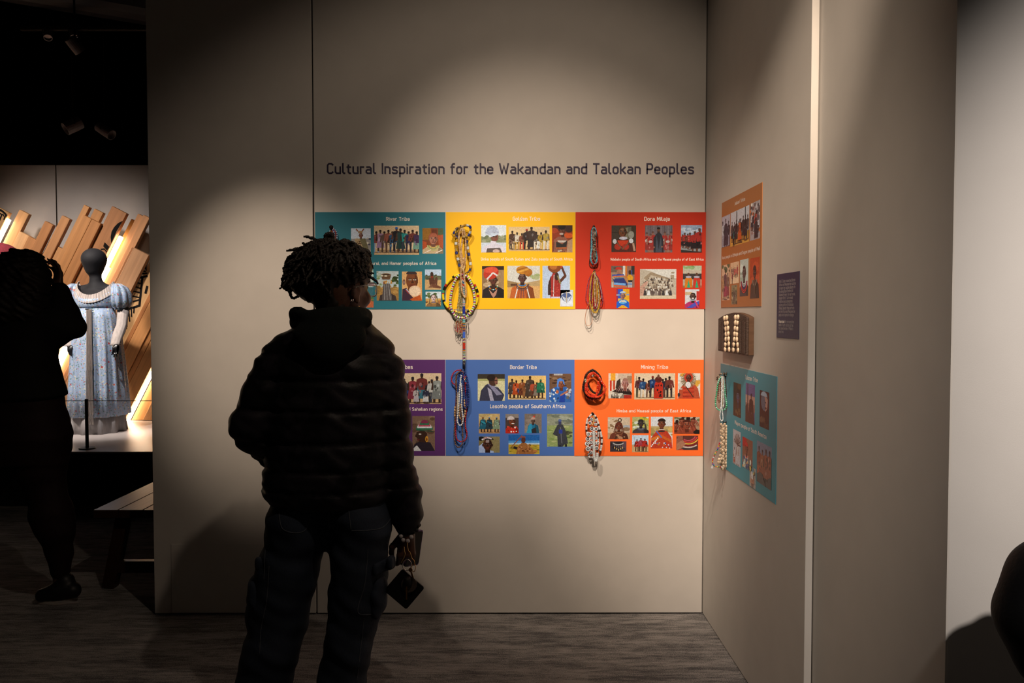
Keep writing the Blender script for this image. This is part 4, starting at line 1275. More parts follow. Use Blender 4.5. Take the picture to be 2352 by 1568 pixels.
for i, c in enumerate(('b84a50', 'c83a30', 'd8a03a', '7a1c1a', 'c8b0a0', '3a3434', 'b83428', 'c8902c', '8a2420')):
    rr = .34 + .09 * i
    pts = [(.55 + math.cos(R(t)) * rr, -.1 + math.sin(R(t)) * rr * 1.3) for t in range(20, 130, 12)]
    for q0, q1 in zip(pts[:-1], pts[1:]):
        if -.02 <= min(q0[0], q1[0]) and max(q0[0], q1[0]) <= 1.02 and max(q0[1], q1[1]) < 1.02:
            g.l(*q0, *q1, .055, c)
g.p([(.04, .5), (.3, .3), (.44, .6), (.2, .9), (0, 1)], 'a06c50').done()

# boards on the right wall
sj, oj = 4.9, (1600, 400)
u0, v0 = 1659, 466
jab = panel(SIDE, (1659, 466.5, 1749, 703), '9a5a2c', 'brown board of photographs on the right wall above the wooden block', e=.62)


def sp(par, scl, o, box, bg, e=.62):
    return Photo(SIDE, side_box(scl, o[0], o[1], *box), bg, par, e)


def side_text(scl, o, text, x0, x1, ycap, ybase, parent, wt=1.0, m=None, name='lettering'):
    a0, b0 = SIDE.px(o[0] + x0 / scl, o[1] + ybase / scl)
    _, b1 = SIDE.px(o[0] + x0 / scl, o[1] + ycap / scl)
    a1, _ = SIDE.px(o[0] + x1 / scl, o[1] + ybase / scl)
    return lettering(SIDE, text, a0, a1, b0, b1 - b0, m or M_WHITE, parent, wt, .00176, name=name)


side_text(sj, oj, 'Jabari Tribe', 432, 550, 312, 352, jab)
side_text(sj, oj, 'Karo people in Ethiopia and Dogon people of Mali', 293, 717, 925, 960, jab)
g = sp(jab, sj, oj, (290, 487, 828, 381), 'a49a9c')
g.r(0, .7, 1, 1, '8a8084').fig(.5, 1.05, .95, '2a2424', '342c30', '3a3236', w_=.3, robe=.9).fig(.85, 1.0, .8, '2a2424', '2a2428', '342c30').fig(.12, 1.0, .85, '3a302c', 'b0a8a4', '9a9290').done()
g = sp(jab, sj, oj, (388, 440, 818, 598), 'b4aca8')
g.r(0, .68, 1, 1, 'c08838').group(8, .96, .68, ['1c1c1e', '2a2422', '24221e', '3a3028'], x0=.04, x1=1.0).fig(.53, .94, .66, '3a241a', 'b04a20', 'b84c1c', robe=.9, w_=.3).fig(.2, 1.0, .5, '2a1c18', '1c4a44', '1c1a1a').l(.36, .02, .36, .5, .03, '24201e').l(.82, 0, .82, .5, .03, '24201e').done()
g = sp(jab, sj, oj, (611, 335, 750, 721), '9a8a84')
g.blobs(0, 0, 1, .9, ['b8a8a0', '5a4440', 'c0683a', '3a3034', '8a5a4c', 'd8ccc4'], 44, .09, .8).group(5, .8, .5, ['b0a4a0', 'a03a30', '5a4a48', '2c2a30']).p([(.45, .95), (.5, .55), (.62, .5), (.8, .56), (.84, .95)], '2a2426').e_(.62, .46, .07, .05, '3a2820').done()
g = sp(jab, sj, oj, (290, 1028, 1420, 378), 'c49a78')
g.blobs(0, 0, 1, .2, ['4a5434', '3a4028'], 10, .14).fig(.45, .98, .85, '4a3428', '5a3a3c', '8a3040', robe=.9, w_=.24).fig(.78, .94, .7, '3a2a22', '6a4a3c', '7a2c34', robe=.9).fig(.15, .96, .66, '4a3428', 'a87a50', '8a6a50').done()
g = sp(jab, sj, oj, (386, 1000, 1235, 482), 'c8a078')
g.r(0, .6, 1, 1, 'd0ac84').group(5, .72, .52, ['a03a38', '8a4a40', '5a3a34', 'b84c40'], robes=.8).fig(.25, 1, .5, '3a2a22', '7a2a2c', '5a3a30').done()
g = sp(jab, sj, oj, (398, 1250, 1465, 462), '7a6a4a')
g.blobs(0, 0, 1, 1, ['5a5034', '8a7850', '3a3424', 'a08c64'], 16, .16).fig(.45, 1, .85, '4a3628', '4a3c30', '5a4a3a', robe=.8, w_=.3).fig(.8, .96, .7, '3a2c20', '6a5a44', '5a4a38').done()
g = sp(jab, sj, oj, (494, 968, 1375, 589), 'a8ac9c')
g.blobs(0, .2, 1, .6, ['8a9480', 'c0c4b8'], 6, .2).bust(.52, .36, .19, '4a3832', '3a302e', dark='2c201c', hat=hat_none, beads=['c8c0b8', 'b0a8a0', '3a2c5a', 'b02a24', 'b83028'], lip='4a2a26').done()
g = sp(jab, sj, oj, (607, 950, 1400, 717), 'a03a18')
g.blobs(0, 0, 1, .6, ['b04420', '94300f'], 8, .25).bust(.5, .37, .14, '2e1c16', '3a2a20', dark='20120e', hat=hat_cap('2a1c1c'), beads=['5a4438', '7a5a44', '8a7a68', '4a3a2c']).l(.5, .5, .5, .9, .12, '4a3428').done()

tal = panel(SIDE, (1656, 834.5, 1782.5, 1158.5), '317a80', 'teal green board of photographs on the right wall below the wooden block', e=.62)
sl, ol = 3.267, (1600, 700)
side_text(sl, ol, 'Talocan Tribe', 368, 463, 524, 557, tal)
side_text(sl, ol, 'Mayan people of South America', 290, 529, 862, 893, tal)
g = sp(tal, sl, ol, (280, 578, 826, 338), '24180f')
g.blobs(0, 0, 1, 1, ['3a2414', '1a1210', '4a3420'], 14, .2).bust(.62, .38, .2, '3c4254', '2a1e14', dark='20242e', hat=hat_hair('141014')).blobs(.3, .7, 1, 1, ['5a4a30', '3a2c1c'], 8, .1, 1).done()
g = sp(tal, sl, ol, (372, 583, 873, 442), '54486c')
g.r(0, .3, 1, .6, 'a07a68').r(0, .5, 1, .7, '7a5648').r(.2, 0, .28, .5, '2a2028').fig(.62, 1.1, .86, '3a2420', '2c2020', '3a2624', robe=.9, w_=.34).p([(0, .6), (.25, .5), (.4, 1), (0, 1)], '3a2824').done()
g = sp(tal, sl, ol, (478, 637, 910, 550), '1c1418')
g.e_(.5, .28, .36, .26, '4c5862', 16).p([(.5, .1), (.84, .2), (.8, .45), (.6, .56), (.62, .3)], 'a07a68').e_(.45, .14, .34, .13, '8a9aa0', 12, 180, 360).e_(.62, .3, .06, .02, '100c0c').e_(.64, .45, .1, .03, '4a2a28').p([(0, 1), (.1, .7), (.5, .6), (.9, .64), (1, 1)], '241a18').blobs(.1, .7, .9, 1, ['3a2a20', '5a4634'], 8, .1, 1).done()
g = sp(tal, sl, ol, (277, 928, 1185, 335), 'a49c98')
for i in range(14):
    t = R(190 + i * 13)
    g.l(.6, .4, .6 + .5 * math.cos(t), .4 + .32 * math.sin(t), .05, '4a3430' if i % 2 else '8a7468')
g.fig(.62, 1.02, .68, '6a4436', 'b0a498', 'a8a09c', robe=.9, w_=.3, hat='3a2c28').fig(.2, 1.02, .5, '7a4c3c', 'b8aca4', '9a4a38', robe=.85).done()
g = sp(tal, sl, ol, (348, 985, 1210, 425), '7a4a34')
g.r(0, 0, .4, .3, 'a0201c').bust(.42, .34, .17, '6a3c2c', '8a7a6c', hair='9a241c', beads=['c83028', 'd0b0a0'], hat=hat_cap('b0281e')).blobs(.05, .66, .95, 1, ['b8ccd0', '24406a', 'c8883a', 'd8d0c8', '2a3a3a'], 26, .07, 1).done()
g = sp(tal, sl, ol, (402, 1205, 1355, 447), 'a89484')
g.k += .0012
g.fig(.5, 1.0, .95, '7a4a3a', 'c8bcb4', 'a86a4c', robe=.8, w_=.34, hat='3a5a7a').blobs(.1, .05, .9, .3, ['4a7a8a', 'c8a03a', '3a2c28'], 9, .12, 1).done()
g = sp(tal, sl, ol, (457, 1015, 1322, 568), '6a707c')
g.r(0, .3, 1, .66, '5a4a44').r(0, .64, 1, 1, '2e2422').group(4, .98, .84, ['8a4428', '9a4c2c', '7a3a26', '8a5030'], x0=.04, x1=.98, robes=1).blobs(0, .75, 1, 1, ['3a2c28', '4a3a34'], 6, .2).done()

# small dark information board, text in white
si, oi = 9.23, (1780, 615)
info = panel(SIDE, (1786.3, 630, 1835.6, 779), '26264c', 'small dark navy text board on the right wall near its end', e=1.15)
LINES = ['Ruth E. Carter researched diverse', 'African and Mesoamerican cultures', 'to inspire her costume designs for', 'the movies Black Panther and', 'Wakanda Forever. For each movie,',
         'designer Ruth E. Carter mixed', 'traditional and contemporary', 'cultures with her Afrofuturism', 'themes. Beneath these portraits', 'are the African and Mesoamerican',
         'people who inspired her designs.', '', 'Please touch the representative', 'beads of each culture and feel', "the carved version of M'Baku's", 'armor here.']
M_GREY = mat('pale_grey_print', (.34, .33, .36), .6, noise=(60, .1))
a0, bt = SIDE.px(1780 + 100 / si, 615 + 290 / si)
a1, _ = SIDE.px(1780 + 455 / si, 615 + 290 / si)
_, bb = SIDE.px(1780 + 92 / si, 615 + 1345 / si)
full = glyph_strokes(LINES[1])[1]
for i, t in enumerate(LINES):
    if not t:
        continue
    wd = glyph_strokes(t)[1]
    y = bt + (bb - bt) * i / (len(LINES) - 1)
    b0 = y - .005
    wa = (a1 - a0) * wd / full
    if t.startswith('Please'):
        w1 = glyph_strokes('Please touch')[1] / wd
        lettering(SIDE, 'Please touch', a0, a0 + wa * w1, b0, .0105, M_WHITE, info, 1.7, .00176)
        lettering(SIDE, 'the representative', a0 + wa * (w1 + .03), a0 + wa, b0, .0105, M_GREY, info, 1.1, .00176)
    else:
        lettering(SIDE, t, a0, a0 + wa, b0, .0105, M_GREY, info, 1.1, .00176)

# ------------------------------------------------------------------ necklaces and beadwork hung on the boards
M_BEAD = mat('glazed_beads', attr=True, rough=.28, noise=(260, .18), spec=.5, col='808080')
M_BONE = mat('bone_beads', attr=True, rough=.5, noise=(300, .22), spec=.35, col='808080')
M_THREAD = mat('cotton_thread', attr=True, rough=.85, noise=(400, .3), spec=.2, col='808080')
M_HOOK = mat('black_hook', (.012, .011, .011), .4, noise=(80, .2))
rng = random.Random(5)


class Hang:
    """measures strands in a zoomed crop of the photograph; off = distance in front of the wall"""

    def __init__(s, scale, ox, oy, depth=None):
        s.sc, s.ox, s.oy, s.depth = scale, ox, oy, depth

    def pt(s, X, Y, off=.015):
        y = (D if s.depth is None else s.depth) - off
        return at(s.ox + X / s.sc, s.oy + Y / s.sc, y)

    def path(s, pts, off=.015, closed=False, wob=0, n=6):
        P = []
        for i, q in enumerate(pts):
            o = q[2] if len(q) > 2 else off + (rng.uniform(-wob, wob) if wob else 0)
            P.append(s.pt(q[0], q[1], o))
        return spline(P, n, closed)


def lc(h):
    return obs(h, 1.0)


def strand(parent, path, r, cols, name='bead_strand', shape='ball', gap=1.0, m=None, jitter=.0, pattern=True, n=7):
    """one string of beads as one part; r bead radius, cols cycle of colours"""
    mb = MB()
    ln = 2 * r * gap if shape == 'ball' else (r[1] * 2 if isinstance(r, tuple) else 2 * r)
    ra = r[0] if isinstance(r, tuple) else r
    for i, (p, d) in enumerate(resample(path, ln)):
        c = cols[i % len(cols)] if pattern else rng.choice(cols)
        q = 1 + rng.uniform(-jitter, jitter)
        if shape == 'ball':
            mb.ball(p, ra * q, lc(c), d, n, 5)
        elif shape == 'oval':
            mb.ball(p, (ra * q, ln * .5), lc(c), d, n, 5)
        else:
            h = ln * .47
            mb.lathe(p, [(ra * q * .8, -h), (ra * q, -h * .8), (ra * q, h * .8), (ra * q * .8, h)], n, lc(c), d)
    o = mb.build(name, m or M_BEAD, parent, smooth=shape != 'tube')
    o['kind'] = 'stuff'
    return o


def necklace(name, label, pos, group='bead strings hung on the boards', cat='necklace'):
    return empty(name, pos, label, cat, group)


def hook(pt, wall='back'):
    """small hook at pt (on the wall)"""
    mb = MB()
    d = Vector((0, -1, 0)) if wall == 'back' else Vector((-1, 0, 0))
    a = Vector(pt)
    mb.tube([a, a + d * .009 + Vector((0, 0, -.002)), a + d * .014 + Vector((0, 0, .001)), a + d * .015 + Vector((0, 0, .006))], .0018, 6)
    mb.lathe(a, [(.006, 0), (.006, .002)], 10, None, d)
    return mb


hooks = []


def add_hook(p, label, wall='back'):
    o = hook(p, wall).build('wall_hook', M_HOOK, None, loc=p, smooth=True)
    tag(o, label, 'hook', 'hooks that carry the bead strings')


# -- yellow board cluster
Hg = Hang(4.354, 1000, 500)
add_hook(Hg.pt(257, 85, 0), 'small black hook at the top of the yellow board\'s bead cluster')
BL, OC, WH, TNB, BR = '22306a', 'b8801e', 'b8b4a8', 'b89058', '5a4428'
TRADE = [OC, 'a87a20', BR, BL, 'c8901e', 'd0c8b8', OC, 'a88440', BL, 'c08a24', 'c8c0b0', '7a6a40', BL, OC]
t = necklace('trade_bead_necklace', 'thick trade bead necklace of ochre, white and blue beads on the yellow board', Hg.pt(257, 100, .02))
strand(t, Hg.path([(250, 95), (215, 150), (208, 230), (207, 310), (215, 370), (228, 420), (240, 480), (262, 525), (290, 545), (315, 550), (340, 530), (352, 490), (350, 450), (342, 400), (330, 340), (320, 260), (312, 200), (285, 120)], .028), (.0056, .0072), TRADE, shape='tube', m=M_BONE, jitter=.25, n=10)
t = necklace('trade_bead_bracelet', 'short loop of fat trade beads curling at the top of the yellow board cluster', Hg.pt(257, 85, .03))
strand(t, Hg.path([(262, 90, .03), (300, 75, .04), (340, 85, .045), (354, 110, .04), (346, 150, .035), (325, 180, .035), (290, 190, .04), (262, 186, .045)], .035), (.0058, .0066), [TNB, OC, WH, BL, OC, WH, BL, 'a07a30'], shape='tube', m=M_BONE, jitter=.1)
t = necklace('trade_bead_bracelet', 'small loop of trade beads turned to the left above the long strands', Hg.pt(245, 100, .03))
strand(t, Hg.path([(250, 92, .03), (215, 108, .035), (190, 138, .04), (182, 170, .04), (196, 195, .04), (212, 200, .03)], .035), (.0055, .0062), [OC, BR, 'a89058', BL, OC], shape='tube', m=M_BONE, jitter=.1)
mb = MB()
for i in range(5):
    mb.tube([Hg.pt(180, 172, .04), Hg.pt(158 + 3 * i, 160 + 8 * i, .045)], .0008, 4, lc('4a3a24'))
o = mb.build('frayed_end', M_THREAD, t)
TANS = ['c89a64', 'b8885a', 'd0a872', 'c09060']
t = necklace('bone_bead_necklace', 'tan tubular bone bead necklace hanging lowest on the yellow board', Hg.pt(260, 105, .035))
strand(t, Hg.path([(260, 105), (240, 160), (235, 250), (245, 330), (255, 420), (260, 500), (254, 560), (258, 640), (266, 740), (284, 780), (300, 795), (306, 750), (298, 680), (290, 600), (283, 540), (270, 470), (262, 400)], .04), (.0042, .0085), TANS, shape='tube', m=M_BONE, jitter=.1)
t = necklace('bone_bead_necklace', 'tan tubular bone bead necklace doubled inside the trade beads', Hg.pt(275, 105, .035))
strand(t, Hg.path([(282, 105), (300, 200), (304, 300), (302, 400), (296, 465), (284, 505), (272, 480), (288, 400), (268, 412), (262, 300), (272, 200), (268, 110)], .034), (.0042, .0085), TANS, shape='tube', m=M_BONE, jitter=.1)
t = necklace('yellow_rope_ring', 'yellow beaded rope ring with black and red marks, widest on the yellow board', Hg.pt(255, 590, .02))
ring = [(255, 566), (180, 592), (104, 675), (76, 775), (98, 858), (140, 908), (200, 934), (250, 948), (300, 942), (350, 920), (404, 868), (425, 770), (402, 690), (340, 592)]
pth = Hg.path(ring, .016, True, n=8)
cols = []
for i, p in enumerate(pth):
    f = i / len(pth)
    c = 'f0c81a'
    for a, b, cc in ((.06, .075, '181410'), (.13, .145, 'c02a1c'), (.15, .175, '1a1614'), (.178, .19, '4a9a5a'), (.19, .2, 'c02a1c'), (.25, .26, '181410'), (.335, .35, 'b82a1c'), (.37, .40, '1c1614'), (.405, .42, 'c03020'), (.56, .58, 'c03020'), (.585, .62, '1a1614'), (.70, .71, '181410'), (.76, .78, 'c02a1c'), (.80, .835, '1c1614'), (.84, .85, '4a9a5a'), (.855, .87, 'b82a1c'), (.945, .955, '181410')):
        if a <= f <= b:
            c = cc
    cols.append(lc(c))
mb = MB()
mb.tube(pth, .0058, 10, None, True, cols)
mb.build('beaded_rope', M_BEAD, t, smooth=True)
t = necklace('striped_rope_ring', 'rope ring striped in many colours hanging inside the yellow ring', Hg.pt(255, 580, .03))
pth = Hg.path([(262, 566), (232, 580), (200, 622), (166, 720), (150, 830), (160, 915), (196, 975), (252, 1000), (315, 985), (368, 922), (391, 850), (384, 740), (356, 650), (318, 588)], .027, True)
pl = [p for p, _ in resample(pth + [pth[0]], .0035)]
cyc = ['e0dcd0', 'c8341e', '24407a', 'e0dcd0', 'd8b820', '5a9a3a', 'e0dcd0', '2a2c8a', 'c8341e', 'e0dcd0', 'd8b820', '8ab03a']
mb = MB()
mb.tube(pl, .0058, 10, None, True, [lc(cyc[(i // 1) % len(cyc)]) for i in range(len(pl))])
mb.build('beaded_rope', M_BEAD, t, smooth=True)
t = necklace('gold_seed_tassel', 'tassel of thin gold and silver seed strands with red tips', Hg.pt(245, 630, .02))
for i in range(11):
    x0 = 236 + i * 2.4
    xb = 196 + i * 8.5
    yb = rng.uniform(1000, 1100)
    strand(t, Hg.path([(x0, 625), (x0 - 2, 760), ((x0 + xb) / 2, 900), (xb, yb)], .02 + .001 * (i % 4)), .0013, ['8a7430', 'b8a860', '5a4c28', 'c8c0a8', '7a6a3a'], gap=1.1, pattern=False, n=5)
for i in range(8):
    xa, ya = 205 + i * 11, 1040 + rng.uniform(-20, 30)
    strand(t, Hg.path([(xa, ya), (xa + rng.uniform(-12, 6), ya + 70), (xa + 8, ya + 110), (xa + 16, ya + 60), (xa + 10, ya)], .024 + .002 * (i % 3)), .0017, ['b02a20', 'c8442a', '7a1c18', 'b8a860'], gap=1.05, pattern=False, n=5)
for xa, ya, yb in ((195, 1040, 1108), (212, 1140, 1205), (238, 1165, 1228), (318, 1050, 1170)):
    mb = MB()
    mb.tube(Hg.path([(xa, ya), (xa - 10, (ya + yb) / 2), (xa, yb), (xa + 16, yb - 20), (xa + 14, ya)], .02), .0011, 5, lc('2a2420'))
    mb.build('cord_loop', M_THREAD, t)
t = necklace('beaded_stick', 'long beaded stick in red and blue bands with a dark end', Hg.pt(284, 860, .025), cat='beadwork')
BANDS = [(700, 790, ['8a7a68', '6a8a8a', 'c8c0b0']), (790, 845, ['c8c0b8', 'a8a098']), (845, 890, ['3a9aa0', 'e0dcd0', 'c03020']), (890, 962, ['20308a']), (962, 985, ['d8d4c8', '2a9aa0', 'c03020']), (985, 1010, ['20308a', 'd04a20']),
         (1010, 1050, ['2a8a9a', 'e0dcd0', '3a9a8a']), (1050, 1090, ['c8401e', 'd8a020', '2a3a8a', '2a8a4a']), (1090, 1138, ['3a4a8a', 'c8341e', 'd8a020', '2a2a30']), (1138, 1202, ['4a6ac0']), (1202, 1248, ['c03020', 'e0dcd0', '2a9a8a', '20306a', 'd8a020']),
         (1248, 1312, ['c83420']), (1312, 1335, ['20306a', 'd8a020', 'c03020']), (1335, 1372, ['3aa09a', 'e0dcd0', '1c1a1c', 'c8a020']), (1372, 1436, ['c8b838', 'd0401e', 'e0dcd0', '2a8a9a', '2a3a8a'])]
for a, b, cs in BANDS:
    mb = MB()
    pa, pb = Hg.pt(283 + a * .003, a, .026), Hg.pt(283 + b * .003, b, .026)
    L = (pb - pa).length
    k = max(2, int(L / .0028))
    for i in range(k):
        for j in range(10):
            t0, t1 = 2 * math.pi * j / 10, 2 * math.pi * (j + 1) / 10
            rr = .0066
            z0, z1 = pa.lerp(pb, i / k), pa.lerp(pb, (i + .92) / k)
            q = [z0 + Vector((math.cos(t0) * rr, math.sin(t0) * rr, 0)), z0 + Vector((math.cos(t1) * rr, math.sin(t1) * rr, 0)),
                 z1 + Vector((math.cos(t1) * rr, math.sin(t1) * rr, 0)), z1 + Vector((math.cos(t0) * rr, math.sin(t0) * rr, 0))]
            mb.face(q, lc(cs[(i if len(cs) < 4 else i * 3 + j * j) % len(cs)]))
    mb.build('bead_band', M_BEAD, t)
mb = MB()
mb.lathe(Hg.pt(287, 1512, .026), [(.005, 0), (.007, .004), (.007, .0375)], 12, lc('14141e'))
mb.build('dark_tip', M_BEAD, t, smooth=True)
mb = MB()
for i in range(9):          # woven diamond tab above the stick
    for j in range(4):
        x0, y0 = 266 + j * 8, 590 + i * 12
        c = ['b02a20', '2a8a9a', 'd0c8b8', 'c8401e', '20306a'][(i * 2 + abs(2 * j - 3)) % 5]
        mb.box(Hg.pt(x0 + .5, y0 + 11.5, .03), Hg.pt(x0 + 7.5, y0 + .5, .033), lc(c))
mb.build('woven_tab', M_BEAD, t)

# -- blue board cluster
Hb = Hang(6.818, 1010, 830)
add_hook(Hb.pt(330, 135, 0), 'small black hook at the top of the blue board\'s bead cluster')
RED, NAVY, BRN, WHT = ['b81418', 'a81014'], ['1a2c68', '1e3476', '16265c'], ['6a4426', '7a4e2c', '5a3a22'], ['d4ccc4', 'c8c0b8', 'dcd6cc']
gb = 'bead strings hung on the boards'
t = necklace('red_bead_necklace', 'long bright red bead necklace on the blue board', Hb.pt(335, 140, .02))
strand(t, Hb.path([(335, 135), (270, 140), (225, 170), (190, 230), (185, 290), (205, 340), (245, 372), (262, 460), (252, 700), (248, 950), (250, 1120), (265, 1210), (300, 1245), (350, 1257), (395, 1232), (420, 1180), (425, 1110), (410, 1060), (400, 960), (407, 850), (418, 740), (412, 600), (400, 400), (380, 250), (345, 145)], .022), .0039, RED)
t = necklace('brown_bead_necklace', 'brown wooden bead necklace hanging lowest on the blue board', Hb.pt(330, 150, .03))
strand(t, Hb.path([(380, 190), (355, 160), (315, 158), (280, 190), (262, 260), (264, 400), (258, 600), (250, 800), (236, 950), (229, 1100), (233, 1220), (255, 1310), (290, 1342), (330, 1322), (358, 1270), (361, 1150), (352, 1030), (338, 800), (345, 560), (372, 320)], .031), .0037, BRN)
t = necklace('brown_bead_necklace', 'shorter brown bead strand lying left of the white beads', Hb.pt(270, 190, .03))
strand(t, Hb.path([(300, 165), (258, 215), (252, 330), (262, 455)], .033), .0037, BRN)
t = necklace('navy_bead_necklace', 'navy blue bead necklace in two long loops on the right side', Hb.pt(360, 150, .034))
strand(t, Hb.path([(345, 155), (372, 290), (374, 450), (366, 600), (371, 690), (400, 735), (430, 692), (455, 620), (452, 450), (436, 280), (395, 165)], .036), .0039, NAVY)
strand(t, Hb.path([(370, 150), (412, 260), (418, 420), (410, 560), (412, 690), (440, 650), (444, 500), (430, 330)], .03), .0039, NAVY)
t = necklace('navy_bead_necklace', 'navy blue bead strand partly hidden behind the white beads', Hb.pt(310, 170, .022))
strand(t, Hb.path([(345, 185), (310, 185), (292, 280), (296, 430), (300, 560), (290, 700)], .022), .0039, NAVY)
t = necklace('white_bead_necklace', 'white bead necklace hanging down the middle of the blue board cluster', Hb.pt(338, 215, .04))
strand(t, Hb.path([(338, 212), (327, 300), (312, 420), (306, 530), (300, 640), (290, 780), (277, 870), (277, 940), (300, 990), (330, 1000), (355, 968), (366, 900), (352, 780), (343, 650), (347, 520), (338, 400), (330, 330)], .041), .0040, WHT)
t = necklace('seed_pod_necklace', 'necklace of pale tan seed pods behind the white beads', Hb.pt(320, 480, .02))
for pp in ([(240, 700), (236, 770), (236, 850)], [(322, 660), (312, 780), (306, 850), (322, 890), (330, 895)], [(382, 590), (392, 700), (398, 790), (384, 870)]):
    strand(t, Hb.path(pp, .03), (.0045, .0062), ['b88a5a', 'c89a68', 'a87a4c'], shape='oval', m=M_BONE)
mb = MB()
mb.tube(Hb.path([(286, 480), (278, 640), (274, 820)], .036), .0022, 6, lc('c8b090'))
mb.build('pale_cord', M_THREAD, t)
mb = MB()
for i, (X, Y) in enumerate(((405, 235), (398, 265), (390, 285), (400, 310), (412, 340))):
    mb.ball(Hb.pt(X, Y, .044), .0030, lc(['c83420', 'c8941e', 'd0b8a0', '3a8aa8', 'b84a28'][i]))
o = mb.build('charm_beads', M_BEAD, t, smooth=True, kind='stuff')

# -- red board, upper and lower bundles
Hd = Hang(5.81, 1310, 500)
add_hook(Hd.pt(312, 118, 0), 'small black hook at the top of the red board')
t = necklace('seed_bead_bundle', 'bundle of turquoise, red and brown seed strands at the top of the red board', Hd.pt(312, 130, .02))
TQ = ['5ab0b8', '6ac0c4', '4a9aa8']
for q, of in ((0, .02), (9, .024)):
    strand(t, Hd.path([(308, 122), (284 + q * .5, 180), (280 + q, 300), (278 + q, 410), (268 + q, 520), (278 + q, 588), (310, 626 - q), (346 - q, 602), (360 - q, 550), (353 - q, 480), (341, 400), (337, 300), (346, 180), (318, 122)], of), .0027, TQ, n=6)
strand(t, Hd.path([(302, 170), (298, 290), (306, 420), (290, 500), (292, 572), (326, 622), (366, 590), (373, 530), (361, 450), (350, 370), (340, 250)], .03), .0027, ['c8281e', 'b82018'], n=6)
for i in range(7):
    x = 303 + i * 6
    strand(t, Hd.path([(308 + i, 125), (x, 200), (x + rng.uniform(-5, 5), 320), (x + rng.uniform(-5, 5), 440), (x + rng.uniform(-4, 6), 540 + rng.uniform(-20, 50))], .032 + .002 * (i % 3)), .0024, ['4a3828', 'a89478', '6a5038', 'd0c4b0', '1c1816', 'b86a3a', '8a7a68'], pattern=False, n=5)
strand(t, Hd.path([(300, 124), (275, 180), (270, 330), (262, 520), (254, 620), (285, 660), (340, 664), (368, 620), (366, 480), (356, 240), (330, 128)], .008), .0022, ['2a1c18', '3a2420'], n=5)  # dark strand standing in for the bundle's shadow on the board
add_hook(Hd.pt(320, 716, 0), 'small black hook in the middle of the red board')
t = necklace('seed_bead_bundle', 'bundle of thin yellow, red and purple seed loops low on the red board', Hd.pt(320, 722, .02))
PAL = [['6a3a5a', 'a06a80', '3a2a4a'], ['d8a41e', 'e0b830', 'c08818'], ['b0182a', 'c83040', '8a1020'], ['8a8a80', '5a5650', 'b8b4a8'], ['d88a4a', 'e0a068'], ['c8c0b0', '8a6a58'], ['7a2440', 'a84a5a']]
LOOPS = [(208, 1050, 236, 1140, 0), (250, 1000, 262, 1100, 0), (436, 1070, 430, 1135, 6), (418, 1020, 402, 1080, 5), (432, 1100, 410, 1165, 6), (285, 1050, 300, 1195, 2), (300, 1030, 330, 1215, 2), (265, 1080, 300, 1200, 3),
         (290, 980, 345, 1185, 2), (255, 1110, 320, 1262, 1), (262, 1090, 330, 1268, 1), (395, 1100, 340, 1270, 1), (350, 1030, 335, 1180, 4), (380, 1040, 350, 1200, 5), (275, 1060, 318, 1150, 0), (305, 900, 318, 1120, 1), (340, 900, 346, 1140, 1), (365, 1080, 320, 1228, 3)]
for i, (xl, yl, xb, yb, c) in enumerate(LOOPS):
    x2 = 2 * xb - xl if abs(xb - xl) < 80 else xb + 30
    x2 = xb + (xb - xl) * .8 + rng.uniform(-6, 6)
    strand(t, Hd.path([(310 + rng.uniform(-8, 8), 722), ((xl + 310) / 2 + (xl - 320) * .12, 830), (xl, yl), ((xl + xb) / 2, (yl + 3 * yb) / 4 + 8), (xb, yb), (x2, (yl + yb) / 2), ((x2 + 325) / 2, 860), (328 + rng.uniform(-8, 8), 722)], .014 + .0016 * i % .022), .0019, PAL[c], gap=1.05, pattern=False, n=5)
for pp, c in (([(262, 1150), (240, 1155), (200, 1300), (205, 1415), (240, 1440), (284, 1405), (291, 1330), (266, 1200)], ['d88a5a', 'c87848']), ([(258, 1150), (258, 1230), (274, 1380), (285, 1430), (265, 1476), (230, 1466), (202, 1405)], ['5a5248', '6a5e50']),
              ([(270, 1240), (300, 1310), (350, 1312), (392, 1260), (396, 1180)], ['2c2a28', '3a3632']), ([(300, 1240), (330, 1340), (360, 1340), (384, 1290), (388, 1200)], ['8a8270', '7a705c'])):
    strand(t, Hd.path(pp, .02), .0014, c, gap=1.0, n=5)

# -- orange board
Ho = Hang(6.03, 1310, 830)
add_hook(Ho.pt(304, 118, 0), 'small black hook at the top of the orange board')
t = necklace('red_tube_bead_necklace', 'coral red tube bead necklace wound in an open loop on the orange board', Ho.pt(308, 150, .035))
RT = ['d0341a', 'c42c16', 'd84422']
strand(t, Ho.path([(305, 152), (262, 200), (236, 270), (216, 350), (216, 420), (250, 468), (310, 490), (380, 490), (440, 462), (480, 402), (478, 350), (450, 310), (420, 260), (380, 200), (322, 155)], .045), (.0052, .0092), RT, shape='tube')
strand(t, Ho.path([(388, 270), (382, 350), (366, 425), (352, 470), (290, 455), (240, 400), (228, 320)], .038), (.0052, .0092), RT, shape='tube')
strand(t, Ho.path([(400, 300), (408, 370), (380, 440), (330, 500), (260, 500), (215, 450)], .03), (.0050, .0092), RT, shape='tube')
strand(t, Ho.path([(225, 480), (260, 515), (330, 525), (400, 505), (430, 470)], .03), (.0050, .0092), ['a82814', 'b83018'], shape='tube')
t = necklace('black_disc_necklace', 'black disc bead necklace circling the red tube beads', Ho.pt(308, 122, .03))
BK = ['241c1a', '342a28', '1a1514']
strand(t, Ho.path([(308, 118), (250, 150), (212, 200), (196, 280), (180, 335), (186, 400), (210, 450), (245, 485), (290, 500), (350, 490), (400, 450), (434, 365), (430, 290), (410, 212), (368, 160), (320, 120)], .03), (.0060, .0020), BK, shape='tube', n=9)
